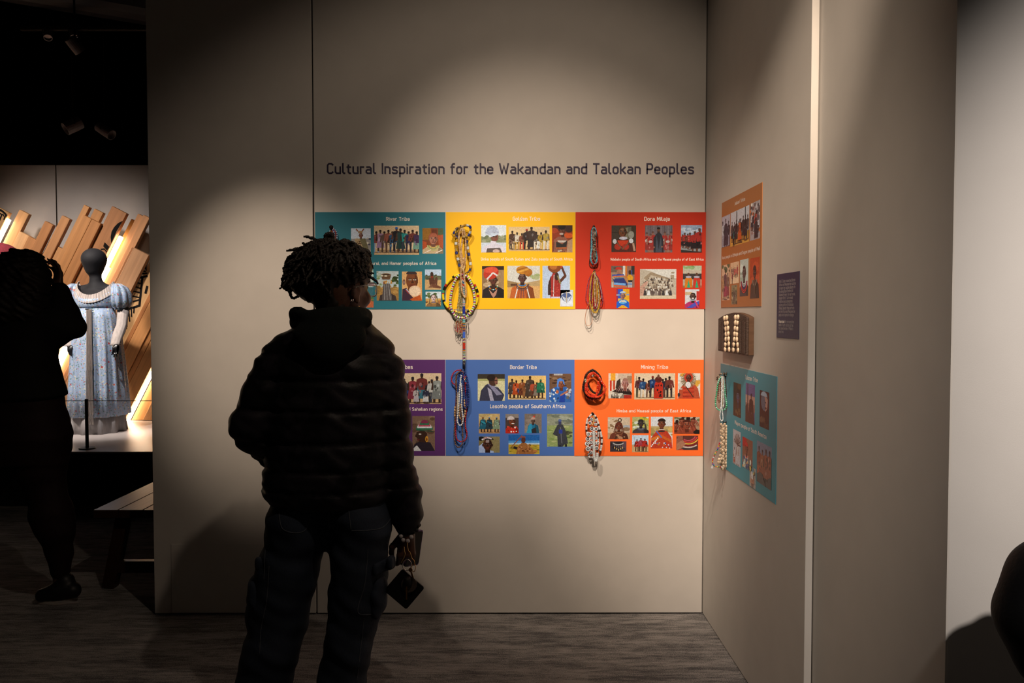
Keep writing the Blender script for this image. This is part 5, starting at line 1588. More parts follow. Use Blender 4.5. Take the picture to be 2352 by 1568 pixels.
strand(t, Ho.path([(225, 290), (246, 312), (270, 370), (310, 420), (352, 442), (385, 460)], .034), (.0052, .0020), BK, shape='tube', n=9)
mb = MB()
for i in range(9):
    a = rng.uniform(0, 6.28)
    mb.ball(Ho.pt(207 + 10 * math.cos(a), 265 + 18 * math.sin(a), .044), .0030, lc('a89878'))
mb.build('beige_tuft', M_THREAD, t, smooth=True, kind='stuff')
mb = MB()
for i, (X, Y) in enumerate(((296, 118), (314, 116), (304, 128), (312, 200), (318, 192))):
    mb.ball(Ho.pt(X, Y, .04), .0048, lc('1c1614' if i != 3 else 'a8a098'))
mb.build('knot', M_BEAD, t, smooth=True)
add_hook(Ho.pt(303, 718, 0), 'small black hook low on the orange board')
t = necklace('bone_disc_necklace', 'black and white bone disc necklace hanging over the orange board\'s lower edge', Ho.pt(303, 725, .03))
BW = ['d8cec0', 'd0c4b4', '2a2422', 'd8cec0', 'ccc0b0', 'd8cec0', '3a322e']
strand(t, Ho.path([(300, 728), (262, 768), (238, 800), (225, 870), (224, 950), (238, 1010), (250, 1100)], .022), (.0046, .0045), BW, shape='tube', m=M_BONE)
strand(t, Ho.path([(310, 728), (345, 760), (372, 808), (392, 880), (405, 940), (422, 990), (436, 1080), (431, 1160), (416, 1230), (392, 1250)], .024), (.0054, .0045), BW, shape='tube', m=M_BONE)
strand(t, Ho.path([(385, 900), (387, 1050), (380, 1160), (372, 1240)], .016), (.0046, .0040), BW, shape='tube', m=M_BONE)
strand(t, Ho.path([(324, 960), (326, 1080), (327, 1200), (330, 1310), (348, 1378), (372, 1345), (374, 1262)], .05), (.0062, .0026), ['dcd2c4', 'd0c6b6'], shape='tube', m=M_BONE, n=9)
strand(t, Ho.path([(250, 1270), (262, 1320), (290, 1335), (318, 1320)], .03), (.0050, .0030), ['c8bcac', '4a403a', 'd8cec0'], shape='tube', m=M_BONE)
for i, (X, Y, rr) in enumerate(((336, 815, 22), (294, 800, 24), (272, 850, 25), (300, 928, 31), (354, 935, 27), (252, 1006, 31), (242, 1072, 32), (231, 1140, 32), (246, 1208, 35), (283, 1118, 27), (364, 1196, 28), (380, 1124, 24), (285, 1258, 27), (296, 1000, 24), (345, 1000, 24), (290, 1060, 22), (352, 1060, 24), (300, 1180, 24), (350, 870, 22), (355, 1130, 22))):
    mb = MB()
    c = Ho.pt(X, Y, .036 + .004 * (i % 3))
    ax = Vector((rng.uniform(-.35, .35), -1, rng.uniform(-.2, .3)))
    r_ = rr / 6.03 * D / F
    mb.lathe(c, [(r_ * .93, -.003), (r_, -.001), (r_, .001), (r_ * .9, .003)], 18, lc('dcd2c6'), ax)
    ax.normalize()
    mb.lathe(c + ax * .0031, [(r_ * .62, 0), (r_ * .6, .0006)], 16, lc('241c1a'), ax)
    mb.lathe(c + ax * .0038, [(r_ * .27, 0), (r_ * .22, .0008)], 10, lc('e0d8cc'), ax)
    mb.build('bone_disc', M_BONE, t)
mb = MB()
mb.tube(Ho.path([(318, 745), (325, 790), (318, 850), (300, 880)], .05), .0035, 6, lc('c89a5a'))
mb.tube(Ho.path([(300, 715), (312, 720), (322, 735), (300, 745)], .04), .0045, 6, lc('1c1614'))
mb.build('tie_cord', M_THREAD, t)

# -- teal board behind the visitor's head
Hr = Hang(6.271, 720, 470)
add_hook(Hr.pt(262, 318, 0), 'small black hook high on the dark teal board')
t = necklace('multicolour_strand_bundle', 'strands of red, yellow, white and blue beads just above the visitor\'s hair', Hr.pt(262, 325, .02))
for i, c in enumerate((['d8d4d0', 'b8c0d0'], ['d8a824', 'c8881a'], ['c83a20', 'd85a30'], ['1c1a24', '2a2a50'], ['e0dcd8', '3a4a9a'], ['b82a24', 'c8481e'], ['2a2c6a', 'd8d4d0'])):
    xb = 232 + i * 17
    strand(t, Hr.path([(255 + i * 3, 325), (xb, 400), (xb + 4, 520), (xb + 2, 760), (xb + 20, 960), (xb + 36, 760), (270, 330)], .014 + .002 * i), .0024, c, n=5)
mb = MB()
mb.ball(Hr.pt(256, 325, .025), .010, lc('17120f'))
mb.build('knot', M_THREAD, t, smooth=True)

# -- right wall: two bundles that hang clear of the wall by its teal board
YT = 3.30
Ht = Hang(6.277, 1625, 840, YT)
add_hook(Vector((XW, YT, Ht.pt(215, 108, 0).z)), 'small black hook on the right wall at the teal green board\'s upper corner', 'side')
BB = ['4a3220', '6a4c34', '3a281a', '8a7458']
t = necklace('brown_stone_necklace', 'glossy brown stone bead necklace on the right wall', Ht.pt(215, 115, 0))
strand(t, Ht.path([(225, 108), (268, 118), (290, 170), (288, 280), (280, 390), (286, 490), (276, 560)], .0), .0042, BB, pattern=False)
strand(t, Ht.path([(230, 120), (258, 160), (270, 260), (268, 380), (274, 480)], -.012), .0042, BB, pattern=False)
strand(t, Ht.path([(215, 112), (170, 130), (142, 170), (142, 220)], .01), .0040, BB, pattern=False)
strand(t, Ht.path([(205, 150), (176, 220), (160, 310), (155, 400), (150, 480), (172, 522), (192, 440), (190, 330), (186, 240)], .012), .0038, ['7a4a34', '8a5a40', '6a3c2a'], pattern=False)
t = necklace('green_stone_necklace', 'pale green stone bead necklace on the right wall', Ht.pt(190, 160, 0))
GN = ['4a9a68', '6ab084', '3a8456', '8ac09a']
strand(t, Ht.path([(196, 160), (170, 195), (146, 280), (131, 400), (117, 500), (122, 585), (160, 634), (222, 640), (268, 600), (272, 530), (252, 400), (246, 290), (226, 180)], .016), .0040, GN, pattern=False)
t = necklace('white_seed_necklace', 'white seed bead necklace hanging below the green stones', Ht.pt(210, 140, 0))
WS = ['dccfc0', 'd0c2b2', 'e0d6c8']
strand(t, Ht.path([(206, 145), (204, 300), (200, 480), (194, 600), (181, 690), (182, 752), (205, 795), (224, 760), (212, 640), (207, 540), (214, 360), (216, 160)], .03), .0028, WS, n=6)
strand(t, Ht.path([(230, 155), (238, 260), (232, 400), (236, 520), (226, 600)], .026), .0028, WS, n=6)
strand(t, Ht.path([(222, 150), (222, 300), (216, 480), (214, 600)], .028), .0026, ['b88a4a', 'c89a5a'], n=6)
add_hook(Vector((XW, YT, Ht.pt(240, 812, 0).z)), 'small black hook on the right wall beside the cowrie bundle', 'side')
t = necklace('cowrie_shell_belt', 'bundle of beige cowrie shell strings hanging low on the right wall', Ht.pt(240, 820, 0))


def cowrie(c, axis, out, L, Wd, parent, m, name='cowrie_shell'):
    """egg shaped shell with a toothed slit; axis along its length, out = the way the slit faces"""
    axis, out = Vector(axis).normalized(), Vector(out).normalized()
    sd = axis.cross(out)
    mb = MB()
    nu, nv = 8, 12
    base = []
    for i in range(nu + 1):
        a = math.pi * i / nu
        for j in range(nv):
            b = 2 * math.pi * j / nv
            egg = 1 + .16 * math.cos(a)
            rx = math.sin(a) * Wd / 2 * egg
            ro = math.cos(b) * rx * .8
            if math.cos(b) > .95:
                ro -= .22 * rx
            base.append(Vector(c) + axis * (math.cos(a) * L / 2) + sd * (math.sin(b) * rx) + out * ro)
    fs = [(i * nv + j, i * nv + (j + 1) % nv, (i + 1) * nv + (j + 1) % nv, (i + 1) * nv + j) for i in range(nu) for j in range(nv)]
    mb.add(base, fs)
    return mb.build(name, m, parent, smooth=True)


M_COW = mat('cowrie_shell', 'b8a48c', .35, noise=(160, .25), spec=.5)
for col in range(4):
    for k in range(15):
        X = 196 + col * 25 + rng.uniform(-4, 4) + (8 if k % 2 else 0)
        Y = 850 + k * 44 + (22 if col % 2 else 0) + rng.uniform(-5, 5)
        if Y > 1490:
            continue
        cowrie(Ht.pt(X, Y, .01 * (col % 2)), (rng.uniform(-.3, .3), 0, 1), (rng.uniform(-.8, -.1), -1, .1), .0155, .0115, t, M_COW)
for X, Y in ((165, 1350), (185, 1300), (160, 1395), (182, 1385), (200, 1340)):
    cowrie(Ht.pt(X, Y, .02), (rng.uniform(-.6, .6), 0, 1), (-.4, -1, 0), .016, .012, t, M_COW)
MC = ['b02030', 'c8401e', 'd8a020', 'a03a80', '24408a', '3a8a5a', 'd8602a', 'd0b040', '4a7a3a', 'b82020', 'd8d0c0']
strand(t, Ht.path([(176, 1105), (150, 1190), (112, 1265), (82, 1330), (72, 1390), (94, 1438), (150, 1455), (220, 1460)], .02), .0032, MC)
strand(t, Ht.path([(284, 825), (290, 900), (288, 1000), (292, 1100), (284, 1180)], -.008), .0032, ['c8941e', 'b83020', '24508a', 'c8b058', 'c83a28', 'd0c0a0', 'b8942a'])
mb = MB()
mb.lathe(Ht.pt(66, 1452, .02), [(.001, .006), (.0055, -.006)], 6, lc('c8bcb0'))
mb.build('thread_tip', M_THREAD, t)

# ------------------------------------------------------------------ carved wooden block with cowries, right wall
M_WOODD = mat('carved_dark_wood', (.085, .052, .040), .62, noise=((60, 60, 260), .5, (.035, .022, .018)), bump=((90, 90, 420), .9), spec=.3)
M_WOODE = mat('wood_end_grain', (.115, .062, .036), .55, noise=((30, 200, 90), .35, (.07, .035, .018)), spec=.3)
XF = XW - .030
yA, yB = onx(1650, 760, XF).y, onx(1713.5, 770, XF).y
zB = onx(1653, 805, XF).z
zT0, zT1, zT2 = onx(1651, 733, XF).z, onx(1690, 720, XF).z, onx(1713, 729, XF).z
blk = empty('carved_wood_block', (XW, (yA + yB) / 2, zB), 'carved dark wooden block with arched top and rows of cowrie shells on the right wall', 'carving')


def arch_slab(x0, x1, y0, y1, zb, zs, name, m, parent):
    mb = MB()
    n = 16
    top = []
    for i in range(n + 1):
        f_ = i / n
        y = y0 + (y1 - y0) * f_
        z = zs[0] * (1 - f_) ** 2 + 2 * (2 * zs[1] - .5 * (zs[0] + zs[2])) * f_ * (1 - f_) + zs[2] * f_ * f_
        top.append((y, z))
    A = [Vector((x0, y, z)) for y, z in top] + [Vector((x0, y1, zb)), Vector((x0, y0, zb))]
    B = [Vector((x1, q.y, q.z)) for q in A]
    k = len(A)
    mb.add(A + B, [tuple(range(k)), tuple(range(2 * k - 1, k - 1, -1))] + [(i, (i + 1) % k, k + (i + 1) % k, k + i) for i in range(k)])
    return mb.build(name, m, parent, bevel=.0015)


arch_slab(XF, XW - .021, yA, yB, zB, (zT0, zT1, zT2), 'carved_face', M_WOODD, blk)
arch_slab(XW - .020, XW - .0005, yA + .012, yB + .002, zB - .001, (zT0 - .004, zT1 + .002, zT2 - .001), 'backing_slab', M_WOODE, blk)
for fy in (.02, .14, .76, .9):       # raised carved ribs
    mb = MB()
    y0 = yA + (yB - yA) * fy
    y1 = yA + (yB - yA) * (fy + .075)
    mb.box((XF - .0025, y1, zB + .004), (XF + .001, y0, zT0 - .008))
    mb.build('carved_rib', M_WOODD, blk, bevel=.001)
for fy in (.47, .60):
    mb = MB()
    y0 = yA + (yB - yA) * fy
    mb.box((XF - .0015, y0 - .004, zB + .006), (XF + .001, y0, zB + .07))
    mb.build('carved_groove', M_BLACK, blk)
M_COWW = mat('white_cowrie', 'd8c0a4', .35, noise=(120, .15), spec=.5)
sk = 1568 / 105
ROWS = [[(362, 240), (440, 220)], [(388, 412), (458, 410)], [(402, 600), (478, 585)], [(412, 785), (488, 770)], [(408, 960), (500, 950)], [(392, 1140), (508, 1120)], [(382, 1305), (520, 1310)],
        [(735, 210), (822, 205)], [(735, 395), (806, 405)], [(722, 585), (796, 610)], [(708, 780), (782, 790)], [(698, 965), (784, 970)], [(682, 1140), (812, 1150)], [(666, 1320), (828, 1340)]]
for row in ROWS:
    for X, Y in row:
        c = onx(1640 + X / sk, 715 + Y / sk, XF - .004)
        cowrie(c, (0, rng.uniform(-.15, .15), 1), (-1, rng.uniform(-.2, .2), 0), .0218, .0155, blk, M_COWW)

# ------------------------------------------------------------------ far display: slanted planks with light strips
M_PLANK = mat('oak_plank', attr=True, rough=.55, noise=((34, 34, 1.6), .22), spec=.3, col='808080', bump=((90, 90, 4), .25))
M_INK = mat('black_paint', (.006, .005, .005), .8, noise=(30, .2), spec=.1)
M_LED = mat('warm_light_strip', (.9, .8, .6), .5, emit=((1.0, .78, .54), 20.0))
M_LEDP = mat('pale_strip_box', (.75, .68, .58), .5, noise=(9, .04))
YP = 7.50
KP = (at(1670, 722, YP).x - at(1170, 722, YP).x) / 500
ORG = at(1170, 722, YP)
plk = empty('plank_installation', (at(180, 960, YP).x, YP, ZST), 'wall of slanted pale wooden planks with glowing strips behind the mannequin', 'installation')
CA, SA = .888, .46


def st_px(s_, t_):
    return CA * s_ + SA * t_, SA * s_ - CA * t_


def st_xz(s_, t_):
    u, v = st_px(s_, t_)
    return ORG.x + (u - 1170) * KP, ORG.z - (v - 722) * KP


def t_floor(s_):
    vf = 722 + (ORG.z - ZST - .004) / KP
    return (SA * s_ - vf) / CA


def plank(s0, s1, ttop, proud, col, th=.05, tbot=None, name='plank', m=None):
    """an upright board that leans to the right, cut square on top and level at the floor"""
    s1 -= .35
    sm = (s0 + s1) / 2
    tb0, tb1 = (t_floor(s0), t_floor(s1)) if tbot is None else (tbot, tbot)
    tm = (tb0 + tb1) / 2
    ang = math.atan2(SA, CA)
    y0, y1 = YP - proud, YP - proud + th
    A = [((s0 - sm) * KP, (ttop - tm) * KP), ((s1 - sm) * KP, (ttop - tm) * KP), ((s1 - sm) * KP, (tb1 - tm) * KP), ((s0 - sm) * KP, (tb0 - tm) * KP)]
    me = bpy.data.meshes.new(name)
    v = [(a, -th / 2, b) for a, b in A] + [(a, th / 2, b) for a, b in A]
    f = [(3, 2, 1, 0), (4, 5, 6, 7), (0, 1, 5, 4), (1, 2, 6, 5), (2, 3, 7, 6), (3, 0, 4, 7)]
    me.from_pydata(v, [], f)
    o = bpy.data.objects.new(name, me)
    link(o, plk)
    x, z = st_xz(sm, tm)
    o.location = Vector((x, (y0 + y1) / 2, z)) - WLOC[plk.name]
    o.rotation_euler = (0, ang, 0)
    if m is None:
        ca = me.color_attributes.new('Col', 'FLOAT_COLOR', 'CORNER')
        c = lin(col)
        ca.data.foreach_set('color', ([c[0], c[1], c[2], 1.0]) * len(me.loops))
    me.materials.append(m or M_PLANK)
    bv = o.modifiers.new('bevel', 'BEVEL')
    bv.width = .0025
    bv.segments = 1
    WLOC[o.name] = Vector((0, 0, 0))
    return o


def T(u, v):
    return SA * u - CA * v


OAK = ['a8744a', 'b07c50', 'a06c44', 'b8875c', '9c6a42']
t1 = T
for s0, s1, tt, pr, c in (
        (150, 178, T(-70, 470), .02, 'a8744a'), (178, 204, T(-40, 500), .05, 'b8875c'), (204, 230, T(-20, 470), .03, '9c6a42'),
        (230, 260, T(11, 478), .06, 'a88258'), (272, 296, T(57, 484), .02, 'c09062'), (295.5, 320.5, T(55, 532), .03, 'c89c70'), (321, 341.5, T(81, 545), .05, 'a8764c'),
        (343, 364, T(124, 512), .08, 'a06e46'), (364, 373, T(127, 551), .03, '8c5c38'), (373, 393, T(161, 498), .09, 'a87850'), (393, 406.5, T(148, 568), .07, 'b08054'),
        (406.5, 420, T(216, 477), .09, 'b07e50'), (420, 440, T(213, 498), .12, 'aa7648'), (440, 462.5, T(213, 498), .118, 'a47044'), (425, 447, T(229, 482), .04, 'a87648'),
        (463, 500, T(275, 478), .085, '9c6a44'), (515, 529, T(326, 493), .02, 'b07c52'), (529, 545, T(332, 492), .035, 'b8845a'), (545, 552, T(317, 570), .10, '9a6840'),
        (552, 590, T(324, 571), .12, 'a87e5c'), (590, 627, T(352, 560), .05, 'b08a5e'), (627, 636, T(352, 650), .10, '9a6236'), (636, 664, T(370, 640), .10, 'b07a48'), (664, 675, T(380, 650), .08, 'a8703e'),
        (675, 703, T(390, 650), .075, 'b07c4a'), (712, 736, T(410, 690), .02, 'c8965e'), (736, 760, T(420, 700), .035, 'd0a070'), (760, 800, T(440, 700), .06, 'b07638'), (800, 840, T(470, 700), .06, 'a87648'), (840, 880, T(500, 690), .08, 'b08050'), (880, 920, T(530, 690), .06, 'a06e44')):
    plank(s0, s1, tt, pr, c)
# glowing strips in the gaps
for s0, s1, ta, tb in ((261, 268.5, T(33, 505), None), (503.5, 512, T(294, 548), T(247, 620)), (502, 513, T(244, 609), None), (705, 711, T(368, 850), None)):
    plank(s0, s1, ta, .06, 'ffffff', .03, tb, 'light_strip', M_LED)
plank(503, 513.5, T(244, 609), -.005, 'ffffff', .02, None, 'strip_box', M_LEDP)
plank(501, 515, T(308, 505), -.03, 'c08848', .03, None, 'channel_board')


# black painted motifs on the planks
def motif(strokes, proud, wd=4.0):
    """strokes: polylines in pixels of the photograph, painted on a plank face"""
    for k, st_ in enumerate(strokes):
        mb = MB()
        w0 = st_[0]
        P = [Vector(((q[0] - 1170) * KP + ORG.x, ORG.z - (q[1] - 722) * KP)) for q in st_[1:]]
        y = YP - proud - .0025 - .0003 * (k % 5)
        if w0 == 0:
            mb.face([(p_.x, y, p_.y) for p_ in reversed(P)])
        else:
            stroke_faces(mb, [[tuple(p_) for p_ in P]], lambda a, b, kk, y=y: Vector((a, y, b)), w0 * KP)
        mb.build('painted_motif', M_INK, plk)


c7 = lambda X, Y: (X / 6.72, 470 + Y / 6.72)
motif([(0, c7(45, 95), c7(75, 80), c7(150, 100), c7(205, 145), c7(230, 185), c7(205, 225), c7(190, 175), c7(140, 130), c7(80, 115), c7(45, 120)), (3, c7(25, 150), c7(100, 150), c7(150, 175), c7(100, 290), c7(10, 370)),
       (2.5, c7(62, 160), c7(50, 220), c7(5, 262)), (2.5, c7(165, 170), c7(190, 215), c7(180, 250)), (2, c7(100, 400), c7(40, 430), c7(5, 480))], .06)
motif([(0, c7(1998, 275), c7(1930, 310), c7(1870, 370), c7(1830, 440), c7(1815, 520), c7(1822, 610), c7(1852, 545), c7(1905, 430), c7(1960, 340)), (0, c7(1722, 598), c7(1790, 665), c7(1755, 725), c7(1700, 660)),
       (0, c7(1665, 730), c7(1690, 740), c7(1692, 800), c7(1665, 825), c7(1638, 795), c7(1640, 750)), (2.5, c7(1670, 705), c7(1715, 700), c7(1750, 745)), (2, c7(1625, 885), c7(1655, 892))], .085)
c9 = lambda X, Y: (240 + X / 3.733, 560 + Y / 3.733)
motif([(5, c9(195, 570), c9(330, 530), c9(358, 300)), (4.5, c9(330, 295), c9(396, 280)), (3.5, c9(215, 512), c9(330, 480)), (3, c9(248, 445), c9(330, 460)), (3, c9(272, 405), c9(338, 420)), (3, c9(300, 370), c9(344, 385)), (3, c9(315, 335), c9(350, 345)),
       (4, c9(216, 570), c9(218, 705)), (3, c9(238, 560), c9(244, 660)), (3, c9(262, 552), c9(262, 620)), (3, c9(285, 545), c9(282, 590)), (3, c9(190, 610), c9(216, 600)), (3, c9(190, 645), c9(216, 638)), (3, c9(190, 685), c9(216, 670)), (3.5, c9(185, 745), c9(216, 718)),
       (0, c9(385, 190), c9(396, 175), c9(398, 240), c9(380, 215)), (3, c9(345, 262), c9(398, 255)), (3, c9(360, 235), c9(385, 240)), (5, c9(385, 420), c9(398, 370))], .05)
motif([(0, c9(372, 825), c9(360, 920), c9(320, 985), c9(272, 1010), c9(288, 980), c9(325, 945), c9(352, 890)), (0, c9(322, 905), c9(330, 915), c9(320, 922), c9(314, 914)), (0, c9(212, 1115), c9(214, 1160), c9(196, 1225), c9(184, 1240), c9(184, 1160)), (5.5, c9(262, 1040), c9(285, 1070)), (5.5, c9(236, 1062), c9(272, 1088)), (5.5, c9(228, 1105), c9(262, 1112)), (5, c9(288, 1035), c9(296, 1050)), (0, c9(392, 795), c9(400, 785), c9(402, 815), c9(394, 810))], .075)

# ------------------------------------------------------------------ mannequin in the blue dress
YM = 6.80
M_FELT = mat('charcoal_mannequin_cloth', (.013, .0125, .015), .75, noise=(240, .2), spec=.3)
M_GLOVE = mat('black_satin_gloves', (.010, .010, .012), .3, noise=(40, .2))
M_CREAM = mat('aged_muslin', (.46, .40, .37), .8, noise=((60, 60, 6), .16))
M_GREYC = mat('grey_linen_petticoat', (.30, .28, .28), .85, noise=((70, 70, 8), .2))


def floral():
    m = bpy.data.materials.new('blue_floral_silk')
    m.use_nodes = True
    nt = m.node_tree
    N, L = nt.nodes, nt.links
    b = N['Principled BSDF']
    b.inputs['Roughness'].default_value = .45
    b.inputs['Specular IOR Level'].default_value = .4
    tc = N.new('ShaderNodeTexCoord')
    last = None

    def mixc(fac, a, c):
        mx = N.new('ShaderNodeMix')
        mx.data_type = 'RGBA'
        L.new(fac, mx.inputs[0])
        if isinstance(a, tuple):
            mx.inputs[6].default_value = (*a, 1)
        else:
            L.new(a, mx.inputs[6])
        mx.inputs[7].default_value = (*c, 1)
        return mx.outputs[2]
    n = N.new('ShaderNodeTexNoise')
    n.inputs['Scale'].default_value = 7
    L.new(tc.outputs['Object'], n.inputs['Vector'])
    wn = N.new('ShaderNodeTexNoise')
    wn.inputs['Scale'].default_value = 130
    L.new(tc.outputs['Object'], wn.inputs['Vector'])
    sb_ = N.new('ShaderNodeVectorMath')
    sb_.operation = 'MULTIPLY_ADD'
    L.new(wn.outputs['Color'], sb_.inputs[0])
    sb_.inputs[1].default_value = (.020, .020, .020)
    L.new(tc.outputs['Object'], sb_.inputs[2])
    warp = sb_.outputs[0]
    last = mixc(n.outputs['Fac'], (.25, .35, .54), (.40, .48, .62))
    for sc, th, col in ((52, .30, (.13, .23, .22)), (44, .23, (.66, .60, .40)), (34, .15, (.45, .09, .07)), (38, .15, (.62, .28, .20)), (15, .125, (.42, .05, .05))):
        v = N.new('ShaderNodeTexVoronoi')
        v.inputs['Scale'].default_value = sc
        mp = N.new('ShaderNodeMapping')
        mp.inputs['Location'].default_value = (sc * .37, sc * .11, sc * .73)
        L.new(warp, mp.inputs['Vector'])
        L.new(mp.outputs[0], v.inputs['Vector'])
        lt = N.new('ShaderNodeMath')
        lt.operation = 'LESS_THAN'
        lt.inputs[1].default_value = th
        L.new(v.outputs['Distance'], lt.inputs[0])
        last = mixc(lt.outputs[0], last, col)
    L.new(last, b.inputs['Base Color'])
    return m


M_FLORAL = floral()


def P_at(Y0):
    return lambda u, v, dy=0.0: at(u, v, Y0 + dy)


def loft_mesh(name, rows, m, parent, fold=None, n=64, arc=(0, 360), solid=.004, p=2.0, top=None):
    """rows: (centre Vector, half width, half depth); fold(theta, i) scales the radius"""
    mb = MB()
    full = arc[1] - arc[0] >= 360
    cols_ = n if full else n + 1
    V = []
    for i, (c, hw, hd) in enumerate(rows):
        for k in range(cols_):
            th = R(arc[0] + (arc[1] - arc[0]) * k / n)
            q = 1 + (fold(th, i) if fold else 0)
            cx, sx = math.cos(th), math.sin(th)
            ex = 2 / p
            V.append((c.x + hw * q * math.copysign(abs(cx) ** ex, cx), c.y + hd * q * math.copysign(abs(sx) ** ex, sx), min(c.z, top(th)) if top else c.z))
    f = []
    for i in range(len(rows) - 1):
        for k in range(cols_ if full else n):
            k2 = (k + 1) % cols_
            f.append((i * cols_ + k, i * cols_ + k2, (i + 1) * cols_ + k2, (i + 1) * cols_ + k))
    mb.add(V, f)
    o = mb.build(name, m, parent, smooth=True)
    if solid:
        md = o.modifiers.new('thickness', 'SOLIDIFY')
        md.thickness = solid
    return o


def mannequin():
    pm = P_at(YM)
    K = (pm(300, 722) - pm(200, 722)).x / 100
    t = empty('dressed_mannequin', (pm(222, 722).x, YM, ZST), 'faceless black mannequin in a pale blue floral gown with puffed sleeves', 'mannequin')
    # body: head, neck, bust, arms and legs as one figure
    S_ = SDF((pm(140, 700).x, YM - .30, ZST + .002), (pm(305, 700).x, YM + .28, pm(200, 560).z), .009)
    hc = pm(216, 601)
    S_.ell(pm(216, 595), (26.5 * K, .112, 25 * K), .01)
    S_.ell(pm(216.5, 613, .01), (20 * K, .085, 23 * K), .03)
    S_.cap(pm(219, 630, .01), pm(222, 664, .02), .043, .062, .02)
    S_.chain([(pm(190, 668, .03), .05), (pm(225, 668, .03), .075), (pm(256, 668, .03), .05)], .03)
    S_.loft([(pm(222, v).z, pm(u, v).x, YM + .02, hw * K, hd) for v, u, hw, hd in ((665, 222, 34, .08), (690, 220, 38, .11), (710, 219, 32, .09), (760, 221, 34, .10), (800, 222, 40, .11), (830, 222, 36, .10))], .02)
    S_.chain([(pm(176, 672, .03), .045), (pm(163, 725, .0), .026), (pm(157, 778, -.09), .022), (pm(160, 795, -.12), .022)], .01)
    S_.chain([(pm(272, 672, .03), .045), (pm(284, 725, .0), .026), (pm(272, 770, -.10), .024), (pm(267, 792, -.15), .022)], .01)
    for q in (205, 240):
        S_.chain([(pm(q, 815, .02), .075), (pm(q, 890, .02), .05), (pm(q + 1, 985, .02), .035)], .02)
    S_.build('body', M_FELT, t)
    # hands
    for hx, hy, fx, name in ((161, 795, ((168, 822), (176, 830), (182, 834), (170, 812)), 'hand'), (266, 792, ((257, 814), (262, 819), (268, 818), (274, 812)), 'hand')):
        hz = -.06 if hx < 200 else -.09
        Hs = SDF((pm(hx - 18, 700).x, YM - .3, pm(0, 845).z), (pm(hx + 26, 700).x, YM + .05, pm(0, 780).z), .004)
        Hs.ell(pm(hx + (3 if hx < 200 else 1), hy + 10, hz - .085), (.028, .018, .045), .006)
        Hs.cap(pm(hx, hy, hz - .06), pm(hx + 1, hy + 8, hz - .08), .022, .024, .01)
        for i, (a, b) in enumerate(fx):
            base = pm(hx + (a - hx) * .45 + (i - 1.5) * .6, hy + 16, hz - .09)
            mid = pm((hx + a) / 2 + (a - hx) * .25, (hy + 16 + b) / 2, hz - .10)
            Hs.chain([(base, .0085), (mid, .008), (pm(a, b, hz - .095), .006)], .004)
        Hs.cap(pm(hx + (8 if hx < 200 else -6), hy + 6, hz - .10), pm(hx + (12 if hx < 200 else -8), hy + 18, hz - .115), .009, .007, .006)
        Hs.build(name, M_GLOVE, t)
    # gown
    fold = lambda amp, k, ph=0: (lambda th, i: amp * (.15 + i * .12) * math.sin(k * th + ph + .5 * math.sin(3 * th)))
    rows = [(pm(u, v), hw * K, hd) for v, u, hw, hd in ((660, 222, 42, .085), (672, 221, 46, .12), (688, 220, 45, .135), (700, 219, 42, .125), (710, 218.5, 40, .115))]
    loft_mesh('bodice', rows, M_FLORAL, t, None, 64, top=lambda th: pm(0, 656 + 31 * max(0, -math.sin(th)) ** 1.3).z)
    rows = [(pm(u, v), hw * K, hd) for v, u, hw, hd in ((708, 218.5, 40.5, .12), (730, 220, 44, .14), (770, 222, 49, .17), (830, 224.5, 52.5, .20), (890, 226, 55.5, .22), (952, 227.5, 58.5, .235))]
    loft_mesh('skirt', rows, M_FLORAL, t, lambda th, i: .012 * i * math.sin(13 * th + 1.0 + math.sin(2 * th)) + .006 * i * math.sin(29 * th), 144, p=2.3)
    rows = [(pm(u, v), hw * K, hd) for v, u, hw, hd in ((930, 225, 49, .19), (965, 225, 53, .20), (991, 225.5, 55, .215))]
    loft_mesh('petticoat', rows, M_GREYC, t, lambda th, i: .05 * (1 + .4 * i) * math.sin(11 * th) + .02 * math.sin(23 * th), 144, p=2.3)
    # gathered centre panel that hangs down the front
    mb = MB()
    n = 28
    for i in range(n):
        xa, xb = 198 + 13 * i / n, 198 + 13 * (i + 1) / n
        da, db = -.018 * abs(math.sin(i * .9)), -.018 * abs(math.sin((i + 1) * .9))
        prof = [(711, -.135, 0), (770, -.185, 0), (850, -.225, 3), (952, -.252, 6), (975, -.252, 7)]
        for (v0, y0, e0), (v1, y1, e1) in zip(prof[:-1], prof[1:]):
            k0, k1 = e0 / 13 * (i - n / 2) / n * 13, e1 / 13 * (i - n / 2) / n * 13
            mb.face([pm(xa + k0, v0, y0 + da), pm(xb + k0, v0, y0 + db), pm(xb + k1 + 2 * e1 / 7, v1, y1 + db), pm(xa + k1 + 2 * e1 / 7, v1, y1 + da)])
    mb.build('gathered_panel', M_CREAM, t)
    mb = MB()
    mb.tube([pm(196, 709.5, -.128), pm(204, 709, -.138), pm(212, 709.5, -.136)], .004, 6)
    mb.build('tie_ribbon', M_BLACK, t)
    # puffed sleeves
    for u0, sgn in ((165, -1), (276, 1)):
        rows = []
        for v, du, hw, hd in ((652, -8 * sgn, 7, .04), (660, -2 * sgn, 15, .085), (674, 1.5 * sgn, 19, .105), (692, 3 * sgn, 20, .11), (704, 2.5 * sgn, 16, .09), (708, 2 * sgn, 11.5, .062), (711, 2 * sgn, 12.5, .066)):
            rows.append((pm(u0 + du, v, .02), hw * K, hd))
        loft_mesh('puffed_sleeve', rows, M_FLORAL, t, lambda th, i: .09 * math.sin(9 * th) * (1 if 0 < i < 5 else .3), 72)
